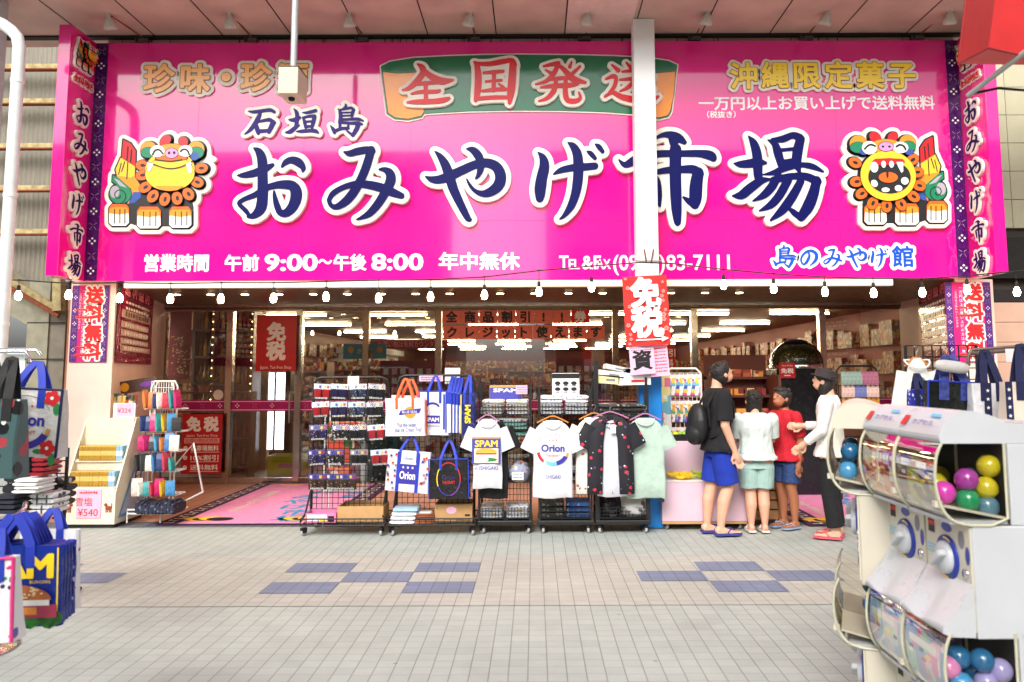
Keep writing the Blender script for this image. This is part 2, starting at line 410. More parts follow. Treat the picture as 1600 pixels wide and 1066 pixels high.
# ================================================================ the shop building
YS, YF, YG = 8.4, 8.52, 11.4
ZB, ZT = at(835, 437, YS).z, at(835, 65, YS).z
SX0, SX1 = at(150, 250, YS).x, at(1498, 250, YS).x
SOF = ZB + 0.0
bld = thing('shop_building', 'long pink souvenir shop building with glass front under a panelled canopy', 'building', (0, YF, 0))
OB = Matrix.Translation((0, -YF, 0))                              # parts are written in world coordinates
def part(mbx, name, parent=bld, **k): return mbx.build(name, parent, loc=(0, -YF, 0) if parent is bld else None, **k)
PANEL = mat('pink canopy panels', (198, 168, 154), 0.6, var=0.12, scale=2.5)
DARK = mat('dark gap', (30, 26, 24), 0.8)
RUST = mat('rust stains', (132, 66, 34), 0.85, var=0.3, scale=30)
ZC = 5.245
mb = MB().box((-9, 7.3, ZC), (9, 8.75, ZC+.18), PANEL)
for k in range(-2, 14): mb.box((-4.17+.752*k-.006, 7.31, ZC-.004), (-4.17+.752*k+.006, 8.5, ZC+.002), DARK)
mb.box((-9, 7.25, ZC-.02), (9, 7.3, ZC+.4), PANEL); mb.box((-9, 8.43, ZC-.022), (9, 8.515, ZC-.004), mat('blackened gutter', (38, 32, 28), 0.8, var=0.4, scale=9))
mb.box((.35, 7.36, ZC-.012), (1.05, 8.38, ZC-.006), mat('newer canopy panel', (214, 186, 176), 0.6))
part(mb, 'canopy')
mb = MB().box((-4.72, YF, ZB+.02), (4.66, YF+.3, ZC), PINKW)
for k in range(70):
    x = random.uniform(-4.6, 4.5); hh = random.uniform(.03, .14); wdt = random.uniform(.004, .014)
    if random.random() < .75: mb.box((x, YF-.003, ZC-.02-hh), (x+wdt, YF+.001, ZC-.02), RUST)
part(mb, 'upper_wall')
LINT = mat('cream lintel', (228, 220, 202), 0.5)
part(MB().box((at(150,440,8.42).x+.3, 8.41, ZB-.075), (at(1395,440,8.42).x, 8.5, ZB-.002), LINT), 'lintel', bevel=.006)
# pillars and splayed reveals
PB = mat('pillar paint', (236, 206, 192), 0.65, var=0.05, scale=4)
for sx in (-1, 1):
    xa, xb, xc = (-4.98, -4.50, -5.30) if sx < 0 else (4.93, 4.52, 5.36)
    mb = MB()
    mb.add([(xa,YF,0),(xb,YF,0),(xc,YG,0),(xa+sx*.3,YG,0),(xa,YF,ZB),(xb,YF,ZB),(xc,YG,ZB),(xa+sx*.3,YG,ZB)],
           [(0,1,5,4),(1,2,6,5),(2,3,7,6),(3,0,4,7)], PB)
    part(mb, 'pillar')
# soffit with bronze slats and downlights
SLAT = mat('bronze ceiling slats', (112, 88, 66), 0.35, 0.4)
mb = MB()
for k in range(16): h_ = 4.6+.05*k; mb.box((-h_, 8.52+.18*k, SOF-.0), (h_, 8.52+.18*k+.168, SOF+.03), SLAT)
mb.box((-4.7, 8.55, SOF+.035), (4.7, 11.5, SOF+.08), DARK)
sof = part(mb, 'soffit')
GLOW = lamp_mat('downlight glow', (255, 206, 140), 45)
p0 = MB().lathe([(.055, SOF-.004), (.06, SOF-.012), (.04, SOF-.012)], STEEL, 16)
first = None
for row, Yd in ((0, 8.86), (1, 9.75)):
    for k in range(17):
        if first is None:
            first = MB().lathe([(.075, -.001), (.075, -.012), (.05, -.014)], STEEL, 16).add([(.045*math.cos(a*.5), .045*math.sin(a*.5), -.016) for a in range(12)], [tuple(range(12))[::-1]], GLOW).build('downlight', sof); o = first
        else: o = dup(first, sof)
        o.location = (-4.4 + k*.42 + (k > 8)*.2, Yd, SOF)
# glass front
ZH = at(835, 476, YG).z; ZK = at(835, 482, YG).z; ZBOT = .09
GL = glass('shop window glass', (0.93, 0.96, 0.95), 1.8, 0.0, 1.25)
FR = mat('bronze window frame', (120, 100, 86), 0.3, 0.85)
FRS = mat('polished door frame', (196, 190, 182), 0.18, 1.0)
part(MB().box((-5.5, YG-.08, ZH-.06), (5.5, YG+.08, ZB-.01), FR).box((-5.3, YG-.1, ZH-.03), (5.2, YG-.081, ZH+.05), FRS), 'header_beam', bevel=.004)
mull = [252, 360, 468, 572, 685, 962, 1085, 1285, 1418]
XM = [at(p, 560, YG).x for p in mull]
STR = mat('magenta glass strip', (176, 14, 112), 0.35)
def motif(mb, x, z, r, kind, m, y, T=None):
    s_ = r*.42
    pts = [(0, r), (r, 0), (0, -r), (-r, 0)] if kind else [(r*.8, r*.8), (r*.8, -r*.8), (-r*.8, -r*.8), (-r*.8, r*.8)]
    for a, b in pts:
        if kind: mb.poly([(x+a*.62-s_*.72, z+b*.62), (x+a*.62, z+b*.62+s_*.72), (x+a*.62+s_*.72, z+b*.62), (x+a*.62, z+b*.62-s_*.72)], y-.0006, y, m, T)
        else:
            mb.poly([(x+a*.28-s_*.3, z+b*.28), (x+a*.28, z+b*.28+s_*.3), (x+a*1.05+s_*.3, z+b*1.05), (x+a*1.05, z+b*1.05-s_*.3)] if a*b > 0 else
                    [(x+a*.28+s_*.3, z+b*.28), (x+a*.28, z+b*.28+s_*.3), (x+a*1.05-s_*.3, z+b*1.05), (x+a*1.05, z+b*1.05-s_*.3)], y-.0006, y, m, T)
zs0, zs1 = at(400, 643, YG).z, at(400, 625, YG).z
for k in range(8):
    x0, x1 = XM[k], XM[k+1]; door = k == 1; opening = k == 6; f = MB(); fm = FRS if k in (0, 1, 6) else FR
    wdt = .045
    f.box((x0-wdt, YG-.06, 0), (x0+wdt, YG+.06, ZH-.06), FRS if k in (1, 2, 6, 7) else FR)
    if k == 7: f.box((x1-wdt, YG-.06, 0), (x1+wdt, YG+.06, ZH-.06), FR)
    if not opening:
        f.box((x0+wdt, YG-.04, .008), (x1-wdt, YG+.04, ZBOT), fm); f.box((x0+wdt, YG-.04, ZH-.085), (x1-wdt, YG+.04, ZH-.06), fm)
    o = part(f, 'door' if door else 'door_frame' if opening else 'window', bevel=.004)
    if not opening:
        MB().box((x0+wdt, YG-.004, ZBOT), (x1-wdt, YG+.004, ZH-.085), GL).build('pane', o)
        s = MB().quad(x0+wdt, x1-wdt, zs0, zs1, YG-.006, STR)
        for zz in (zs0+.018, zs1-.026): s.quad(x0+wdt, x1-wdt, zz, zz+.008, YG-.0072, INKW)
        nn = 4; 
        for q in range(nn): motif(s, x0 + (x1-x0)*(q+.5)/nn, (zs0+zs1)/2, .035, (q+k) % 2 == 1, INKW, YG-.0072)
        s.build('strip', o)
    if door: MB().tube([(x1-.1, YG-.09, .85), (x1-.1, YG-.09, 1.25)], .014, CHROME).build('handle', o)
# interior shell
WARM = mat('warm red interior wall', (140, 52, 38), 0.6); WOODC = mat('interior ceiling', (150, 106, 76), 0.5, scale=3)
part(MB().box((-6.75, 46, 0), (7.05, 46.2, 2.9), WARM), 'back_wall')
part(MB().box((-6.75, YG+.1, 0), (-6.6, 46, 2.9), mat('dim interior wall', (150, 96, 70), 0.6)), 'side_wall')
part(MB().box((6.9, YG+.1, 0), (7.05, 46, 2.9), WARM), 'side_wall')
part(MB().box((-6.75, YG+.1, 2.78), (7.05, 46, 2.9), WOODC).box((-6.75, YG+.09, ZH-.05), (7.05, YG+.2, 2.775), WOODC), 'interior_ceiling')
part(MB().box((-4.7, 8.85, 2.95), (4.64, 46.2, ZC+1.2), PINKW), 'upper_storey')
# the houses across the street, behind the camera: they show only as reflections in the sign and the glass
for nm, x0, x1, z0, colr in (('left', -16, -2.9, 0, (170, 166, 160)), ('right', .4, 16, 0, (190, 178, 164))):
    ob = thing('shop_house', ('grey' if nm == 'left' else 'cream') + ' house across the street seen only as a reflection in the glass', 'building', ((x0+x1)/2, -7, 0))
    wm = mat('house wall ' + nm, colr, 0.8); L = (x1-x0)/2
    MB().box((-L, -4, 0), (L, 0, 8.3), wm).build('wall', ob)
    MB().box((-L, 0, 2.9), (L, 1.1, 3.1), mat('dark awning', (70, 66, 64), 0.7)).build('awning', ob)
    MB().box((-L+.4, .0, .1), (L-.4, .03, 2.7), mat('dim shopfront', (74, 66, 60), 0.3)).build('shopfront', ob)
    fr = None
    for k in range(5):
        for zz_ in (4.0, 6.5):
            if fr is None: fr = MB().box((-.75, 0, 0), (.75, .03, 1.3), mat('dim window', (60, 66, 72), 0.1)).build('window', ob); o = fr
            else: o = dup(fr, ob)
            o.location = (-L + 1.5 + k*(2*L-3)/4, 0, zz_)

# fluorescent tubes
TUBE = lamp_mat('fluorescent tube', (255, 226, 184), 42)
tl = thing('ceiling_light', 'long white fluorescent tube fixed below the shop ceiling inside', 'ceiling light', (0, 0, 0), 0, 'fluorescent tubes on the shop ceiling')
MB().box((-.62, -.028, -.03), (.62, .028, 0), WHITE).build('fitting', tl)
MB().tube([(-.6, 0, -.055), (.6, 0, -.055)], .02, TUBE, 8).build('tube', tl)
tl.location = (-5.1, 12.9, 2.78)
for r in range(9):
    for c in range(6):
        if r == 0 and c == 0: continue
        o = dup(tl); o.location = (-5.1 + c*2.05 + (r % 2)*.25, 12.9 + 3.3*r, 2.78)
# ================================================================ the sign
sign = thing('shop_sign', 'huge magenta sign board with white edged navy letters above the shop front', 'shop sign', (0, YS, (ZB)))
OS = Matrix.Translation((0, -YS, -ZB))
def spart(mb, name, parent=sign, **k):
    mb.v = [OS @ p for p in mb.v]; return mb.build(name, parent, **k)
XL0, XL1 = at(141, 250, YS).x, at(1506, 250, YS).x
spart(MB().box((XL0, YS, ZB), (XL1, YS+.1, ZT), MAG), 'sign_board', bevel=.004)
for sx, xx in ((-1, XL0), (1, XL1)):
    wx = .125
    o = spart(MB().box((xx, YS-.47, ZB), (xx + sx*wx, YS+.1, ZT+.0), MAG), 'side_wing', bevel=.004)
    mb = MB(); a, b = (xx+.004, xx+.134) if sx < 0 else (xx-.134, xx-.004)
    mb.box((a, YS-.004, ZB+.005), (b, YS+.001, ZT-.004), PURP)
    for q in range(16): motif(mb, (a+b)/2, ZT-.1 - q*(ZT-ZB-.16)/15.3, .045, q % 2 == 1, INKW, YS-.0045)
    spart(mb, 'motif_strip')
# panel seams (real joints in the sheet metal)
SEAM = mat('sign panel seam', (205, 10, 126), 0.2, var=0)
mb = MB()
zz = at(835, 345, YS).z
mb.box((XL0+.14, YS-.0015, zz-.0015), (XL1-.14, YS+.001, zz+.0015), SEAM)
for q in range(1, 8): mb.box((XL0+q*1.15-.0012, YS-.0015, ZB+.01), (XL0+q*1.15+.0012, YS+.001, ZT-.01), SEAM)
spart(mb, 'seams')
# brush lettering: every stroke is a run of (x, y, half width) points
def conv(st, sc, ox, oy): return [[(x/sc+ox, y/sc+oy, w_/sc) for x, y, w_ in s] for s in st]
BR = {}
z2 = (2.5, 340, 200); z4 = (5.0, 980, 190); z3 = (2.857, 540, 60); z1 = (6.667, 360, 150); z6 = (6.154, 1190, 370)
BR['お'] = conv([[(86,191,3),(110,190,11),(150,182,15),(190,166,15),(222,150,7)],
  [(150,86,4),(168,98,14),(180,125,19),(183,170,19),(183,220,20),(183,270,21),(176,318,21),(150,346,13),(128,350,7)],
  [(135,352,6),(118,328,9),(92,300,8),(112,283,9),(150,268,11),(185,246,11),(220,232,13),(262,226,17),(300,232,20),(314,262,23),(304,305,21),(278,335,17),(252,335,13),(238,305,12),(230,272,8),(228,252,4)],
  [(258,158,4),(272,140,11),(296,131,14),(322,140,17),(340,160,11),(338,176,4)]], *z2)
BR['み'] = conv([[(500,100,4),(520,106,12),(550,98,15),(585,92,15),(606,96,16)],
  [(604,92,16),(594,128,17),(580,170,17),(560,215,17),(535,258,18),(505,292,17),(470,313,12),(448,306,9),(440,285,8)],
  [(440,288,8),(455,262,11),(490,240,11),(535,226,13),(585,226,16),(640,238,18),(690,258,17),(722,270,12)],
  [(636,168,4),(655,168,10),(676,182,17),(680,210,20),(662,250,18),(632,300,17),(598,338,14),(565,356,7),(548,362,3)]], *z2)
BR['や'] = conv([[(815,195,3),(838,206,12),(868,207,17),(905,195,19),(955,172,18),(1005,150,17),(1050,142,18),(1088,156,20),(1106,190,22),(1100,226,22),(1072,252,19),(1038,262,13),(1006,250,8),(985,225,6),(975,205,3)],
  [(975,88,3),(998,92,13),(1018,112,17),(1030,140,15),(1028,168,13),(1020,190,9),(1010,203,4)],
  [(852,98,3),(872,118,12),(892,150,18),(908,195,20),(922,240,19),(942,285,17),(962,325,15),(980,358,12),(990,362,6)]], *z2)
BR['げ'] = conv([[(1252,102,3),(1270,122,14),(1276,155,20),(1266,200,22),(1258,245,21),(1258,280,16)],[(1266,270,12),(1272,235,12),(1282,215,4)],
  [(1312,186,3),(1338,172,11),(1378,162,14),(1430,158,15),(1472,154,14)],
  [(1368,64,3),(1388,78,14),(1404,110,19),(1408,160,20),(1405,215,20),(1396,265,18),(1378,312,15),(1352,348,8),(1336,360,3)],
  [(1442,98,3),(1456,106,10),(1472,124,8)],[(1474,70,3),(1488,80,10),(1502,98,8)]], *z2)
BR['市'] = conv([[(200,150,10),(270,118,18),(330,118,30),(390,140,36),(440,175,18)],[(350,150,36),(365,220,30)],
  [(-70,310,6),(-20,350,24),(60,310,36),(160,275,30),(280,262,28),(420,262,26),(560,262,30),(640,278,38),(665,300,26)],
  [(370,230,46),(368,400,46),(372,560,45),(378,700,40),(385,790,28),(388,808,14)],
  [(180,420,14),(215,470,34),(232,560,34),(240,640,22),(250,670,8)],
  [(200,412,18),(300,392,26),(420,385,30),(510,385,34),(555,420,36)],[(545,410,44),(530,500,50),(525,600,50),(520,660,34)],[(520,670,24),(470,630,22),(430,600,8)]], *z4)
BR['場'] = conv([[(822,338,4),(870,345,26),(940,340,34),(1010,330,34),(1072,335,10)],[(935,126,4),(975,180,30),(1000,260,38),(1008,350,38),(1010,430,34),(1020,480,24)],
  [(815,590,8),(880,585,34),(950,530,38),(1030,475,30),(1100,462,10)],
  [(1085,155,4),(1140,190,26),(1165,260,34),(1190,345,30)],[(1120,155,14),(1200,150,28),(1280,120,26),(1330,140,34)],[(1340,150,34),(1318,240,40),(1310,330,36),(1330,400,14)],
  [(1190,235,14),(1290,225,14)],[(1190,330,20),(1300,315,20)],
  [(1048,425,4),(1130,410,20),(1230,370,28),(1340,350,20),(1430,362,24),(1515,402,8)],
  [(1170,420,20),(1130,500,34),(1060,580,30),(970,630,6)],[(1130,470,30),(1250,440,26),(1380,440,30),(1470,480,34)],
  [(1240,470,34),(1180,580,34),(1110,660,30),(1020,706,6)],[(1340,480,30),(1280,590,36),(1200,700,34),(1110,778,10)],
  [(1465,470,34),(1440,570,42),(1400,670,46),(1345,755,34)],[(1345,770,20),(1290,720,24),(1240,680,6)]], *z4)
BR['全'] = conv([[(325,125,4),(345,140,14),(348,165,14),(318,205,14),(285,232,10),(258,240,4)],[(350,150,10),(385,180,15),(430,200,17),(480,196,6)],
  [(312,216,6),(350,210,9),(410,206,8),(422,202,5)],[(298,256,5),(340,248,9),(410,246,9),(424,240,5)],[(360,208,9),(362,290,10)],[(280,294,5),(320,292,11),(390,290,12),(440,284,12),(464,276,7)]], *z3)
BR['国'] = conv([[(574,114,3),(588,130,12),(594,190,16),(590,250,15),(582,284,9)],[(582,122,8),(640,124,11),(700,114,12),(744,108,10),(758,128,8)],[(748,124,16),(744,190,18),(738,250,17),(732,296,8)],
  [(588,278,9),(660,272,9),(738,272,9)],[(618,164,6),(660,160,9),(704,156,7)],[(664,164,9),(662,240,10)],[(628,202,6),(696,196,7)],[(612,244,6),(660,238,9),(714,236,9)],[(684,212,4),(704,226,8)]], *z3)
BR['発'] = conv([[(884,134,5),(920,126,9),(950,120,9)],[(948,122,10),(930,165,11),(895,200,9),(848,214,4)],[(892,150,4),(918,166,9)],[(948,126,6),(975,150,11),(1015,190,15),(1068,206,7)],[(1008,114,4),(1000,136,9)],[(1046,134,5),(1014,164,9)],
  [(905,194,5),(950,188,9),(1005,184,7)],[(872,228,5),(920,222,10),(1000,218,11),(1036,212,7)],[(940,192,8),(930,240,12),(900,275,9),(862,288,4)],[(982,190,9),(980,250,12),(990,284,12),(1025,288,11),(1046,275,8),(1040,250,4)]], *z3)
BR['送'] = conv([[(1186,128,4),(1214,152,11)],[(1160,190,5),(1192,178,10),(1205,190,9),(1196,225,9),(1175,250,6)],[(1156,268,6),(1190,250,9),(1230,270,13),(1290,282,15),(1360,282,13),(1392,268,6)],
  [(1250,118,4),(1272,142,10)],[(1330,108,6),(1306,142,8)],[(1232,158,5),(1290,152,9),(1350,146,8)],[(1222,194,5),(1290,188,10),(1368,182,8)],[(1294,150,10),(1284,200,11),(1250,232,8),(1222,244,4)],[(1296,192,6),(1330,220,12),(1368,236,9)]], *z3)
BR['石'] = conv([[(205,175,6),(260,182,16),(350,170,17),(430,162,18),(472,182,16)],[(330,185,12),(310,235,22),(270,310,24),(215,375,16),(165,412,5)],[(285,300,10),(295,360,24),(305,405,16)],[(300,285,10),(380,268,16),(430,265,20),(480,295,12)],[(462,290,26),(430,360,24),(415,395,16)],[(310,382,20),(415,375,18)]], *z1)
BR['垣'] = conv([[(625,262,8),(670,265,20),(735,240,16)],[(675,150,5),(705,190,20),(708,260,20),(700,330,22)],[(590,395,8),(640,385,22),(700,335,18),(735,318,5)],[(765,190,5),(820,188,14),(900,168,18)],[(765,235,6),(785,280,18),(795,345,12)],[(775,240,10),(840,225,15),(890,225,18)],[(890,230,20),(875,290,20),(862,345,14)],[(790,283,10),(870,278,10)],[(800,335,14),(860,328,12)],[(700,385,6),(760,382,18),(850,375,18),(900,380,20),(930,400,8)]], *z1)
BR['島'] = conv([[(1205,98,4),(1215,120,14),(1185,150,8)],[(1135,150,5),(1155,185,18),(1160,240,20),(1150,290,18)],[(1150,160,8),(1210,150,12),(1270,140,14),(1300,165,12)],[(1292,160,18),(1275,225,16)],[(1170,190,8),(1280,185,8)],[(1170,222,8),(1280,218,8)],
  [(1150,262,12),(1250,258,13),(1340,255,16),(1395,275,8)],[(1160,290,14),(1260,298,14),(1340,300,20),(1385,310,8)],[(1345,300,22),(1325,360,24),(1285,425,18)],[(1285,425,14),(1240,390,12),(1215,372,4)],
  [(1055,325,6),(1085,365,20),(1095,395,18)],[(1090,385,14),(1160,355,16),(1240,350,14)],[(1150,290,14),(1155,350,16)],[(1240,320,12),(1235,355,12)]], *z1)
BR['の'] = conv([[(448,150,5),(458,178,11),(440,225,13),(412,252,9),(392,235,8),(388,205,9),(405,170,10),(440,142,11),(480,138,12),(512,160,14),(518,195,15),(500,230,12),(462,262,4)]], *z6)
def bbox(st):
    xs = [p[0]+q*p[2] for s in st for p in s for q in (-1, 1)]; ys = [p[1]+q*p[2] for s in st for p in s for q in (-1, 1)]
    return min(xs), min(ys), max(xs), max(ys)
def w2(px, py, Y=YS): p = at(px, py, Y); return p.x, p.z
def brush_field(st, d, margin, fn):
    q = [[(*fn(x, y), w_*K) for x, y, w_ in s] for s in st]
    xs = [p[0] for s in q for p in s]; zs = [p[1] for s in q for p in s]; mg = margin + max(p[2] for s in q for p in s)
    f = Field(min(xs)-mg, min(zs)-mg, max(xs)+mg, max(zs)+mg, d)
    for s in q: f.stroke(s)
    return f
K = YS / F * 1.0                                                  # metres per photo pixel on the sign face
INKRED = mat('red lettering', (214, 26, 36), 0.25, var=0, spec=0.3)
def sign_letter(mb, f, border, face, rim=CREAM, yf=.05, T=None, y=YS, rim2=None, bev=.008):
    slab(mb, f.loops(border), y-yf+.006, y-.001, rim, T, bev)
    if rim2: slab(mb, f.loops(rim2[0]), y-yf-.001, y-yf+.008, rim2[1], T)
    slab(mb, f.loops(0), y-yf-.004, y-yf+.008, face, T)
for ch in 'おみやげ市場':
    mb = MB(); sign_letter(mb, brush_field(BR[ch], .008, .09, w2), .046, NAVY, yf=.06); spart(mb, 'letter')
NAVY2 = mat('violet navy lettering', (50, 38, 116), 0.35, var=0, spec=0.12)
for ch in '石垣島':
    mb = MB(); sign_letter(mb, brush_field(BR[ch], .006, .07, w2), .032, NAVY2, yf=.05); spart(mb, 'letter')
BLUEL = mat('bright blue lettering', (18, 78, 190), 0.3, var=0)
# green and orange scroll behind the shipping lettering
GREEN = mat('green scroll', (30, 116, 78), 0.12, var=0.03); ORANGE = mat('orange scroll end', (250, 150, 24), 0.12, var=0.03)
def zz3(x, y): return (x/2.857+540, y/2.857+60)
scroll = [zz3(x, y) for x, y in [(160,128),(200,108),(300,92),(450,84),(600,79),(750,77),(900,78),(1050,80),(1200,84),(1350,92),(1440,105),(1478,122),(1470,180),(1462,250),(1452,330),(1440,352),(1400,362),(1350,362),(1300,352),(1285,340),(1150,330),(950,324),(750,323),(550,327),(352,338),(340,355),(280,368),(220,362),(186,340),(175,250)]]
def polyfield(pts, d=.008, mg=.09):
    q = [w2(*p) for p in pts]; xs = [p[0] for p in q]; zs = [p[1] for p in q]; f = Field(min(xs)-mg, min(zs)-mg, max(xs)+mg, max(zs)+mg, d); f.polygon(q); return f
f = polyfield(scroll); mb = MB()
slab(mb, f.loops(.018), YS-.014, YS-.001, CREAM); slab(mb, f.loops(.004), YS-.0155, YS-.013, INKK); slab(mb, f.loops(0), YS-.017, YS-.014, GREEN)
for pts in ([(165,150),(230,158),(352,152),(352,334),(340,350),(280,364),(222,358),(190,336),(178,250)], [(1300,150),(1380,158),(1474,148),(1466,250),(1450,328),(1438,348),(1400,358),(1350,358),(1305,348)]):
    g = polyfield([zz3(*p) for p in pts]); slab(mb, g.loops(0), YS-.019, YS-.016, INKK); slab(mb, g.loops(-.006), YS-.0205, YS-.017, ORANGE)
spart(mb, 'scroll')
for ch in '全国発送':
    mb = MB(); sign_letter(mb, brush_field(BR[ch], .006, .07, w2), .03, INKRED, yf=.06); spart(mb, 'letter')
# lettering set from type, widened and edged
def type_letter(ch, px, py, hpx, face, border, name='letter', rim=CREAM, rim2=None, bold=.03, sx=1.0, yf=.03, d=.006):
    x, z = w2(px, py); h = hpx*K; f = Field(x-h*.8, z-h*.8, x+h*.8, z+h*.8, d); f.glyph(ch, x, z, h, sx); f.V -= bold*h
    mb = MB(); sign_letter(mb, f, border, face, rim, yf, None, YS, rim2, .004); spart(mb, name)
PEACH = mat('peach lettering', (252, 180, 92), 0.25, var=0); BROWN = mat('brown outline', (150, 70, 40), 0.3, var=0)
GOLD = mat('gold lettering', (255, 216, 40), 0.2, var=0)
for ch, px, py in (('珍', 251, 124), ('味', 307, 124), ('珍', 402, 122), ('酒', 459, 122)):
    type_letter(ch, px, py, 50, PEACH, .04, rim2=(.009, BROWN), bold=.03)
f = Field(*(lambda c: (c[0]-.2, c[1]-.2, c[0]+.2, c[1]+.2))(w2(355, 122)), .006); f.cap(w2(355, 122), w2(355, 122), .05, .05); mb = MB(); sign_letter(mb, f, .045, PEACH, yf=.03, rim2=(.009, BROWN), bev=.004); spart(mb, 'letter')
for k, ch in enumerate('沖縄限定菓子'):
    type_letter(ch, 1161 + 49.2*k, 119 + (k == 0)*1, 46, GOLD, .032, rim2=(.007, BROWN), bold=.026)
def T1(s, px, py, hpx, wpx, bold=.018, m=INKW):
    mb = MB().text(s, *w2(px, py), hpx*K, m, YS-.003, wpx*K if wpx else None, bold); spart(mb, 'lettering')
T1('一万円以上お買い上げで送料無料', 1276, 161, 24, 380, .022)
T1('（税抜き）', 1127, 179, 12, 46)
T1('営業時間', 276, 411, 29, 102, .03); T1('午前', 378, 411, 27, 54, .03); T1('9:00', 455, 409, 36, 84, .03); T1('～', 508, 409, 26, 22, .03); T1('午後', 547, 410, 27, 52, .03); T1('8:00', 621, 408, 36, 82, .03)
T1('年中無休', 749, 408, 29, 128, .03)
T1('T', 881, 409, 30, 15, .02); T1('EL', 897, 412, 22, 17, .02); T1('&F', 924, 409, 30, 30, .02); T1('AX', 943, 412, 22, 22, .02); T1('(0980)83-7111', 1049, 409, 34, 184, .016)

for ch, cx in (('島', 1226), ('の', 1264), ('み', 1301), ('や', 1338), ('げ', 1374)):
    st = BR[ch]; b = bbox(st); hgt = {'島': 37, 'の': 26, 'み': 29, 'や': 31, 'げ': 31}[ch]; s_ = hgt/(b[3]-b[1]); bx = (b[0]+b[2])/2; by = (b[1]+b[3])/2
    st = [[((x-bx)*s_+cx, (y-by)*s_+(401 if ch == '島' else 403), w_*s_*.92) for x, y, w_ in t] for t in st]
    mb = MB(); sign_letter(mb, brush_field(st, .005, .06, w2), .03, BLUEL, INKW, yf=.006, bev=0); spart(mb, 'letter')
type_letter('館', 1410, 401, 36, BLUEL, .03, rim=INKW, bold=.02, yf=.006)
# vertical lettering on the two wings (flat local plate turned to face inwards)
YW0 = YS - .47
def wing(xx, sx, pts):
    # local u runs along the wing towards what reads as left-to-right, local v is z
    T = Matrix.Translation((xx, 0, 0)) @ Matrix.Rotation(rad(90 if sx < 0 else -90), 4, 'Z')
    # after the turn local -y faces +x (left wing) or -x (right wing)
    uc = (YS-.235) if sx < 0 else -(YS-.235)
    for ch, z, h, face in pts:
        st = BR[ch]; b = bbox(st); s_ = h/max(b[3]-b[1], (b[2]-b[0])*.86); bx = (b[0]+b[2])/2; by = (b[1]+b[3])/2
        q = [[(x, y, w_*s_/K) for x, y, w_ in t] for t in st]
        f = brush_field(q, .007, .05, lambda x, y: (uc+(x-bx)*s_*1.0, z-(y-by)*s_))
        mb = MB(); slab(mb, f.loops(.026), -.028, -.001, CREAM, T, .003); slab(mb, f.loops(0), -.032, -.026, face, T); spart(mb, 'letter')
    return T, uc
zt = lambda py: at(120, py, YS-.235).z
for sx, xx in ((-1, XL0), (1, XL1)):
    pts = [(ch, zt(178 + 47.2*i), .235, NAVY) for i, ch in enumerate('おみやげ市場')]
    T, uc = wing(xx, sx, pts)
    for i, ch in enumerate('全国発送'):
        st = BR[ch]; b = bbox(st); s_ = .08/(b[3]-b[1]); q = [[(x, y, w_*s_/K*1.1) for x, y, w_ in t] for t in st]; bx = (b[0]+b[2])/2; by = (b[1]+b[3])/2
        f = brush_field(q, .005, .04, lambda x, y: (uc - .135 + i*.09 + (x-bx)*s_, zt(129) - (y-by)*s_)); mb = MB()
        slab(mb, f.loops(.014), -.022, -.001, CREAM, T); slab(mb, f.loops(0), -.025, -.02, INKRED, T); spart(mb, 'letter')
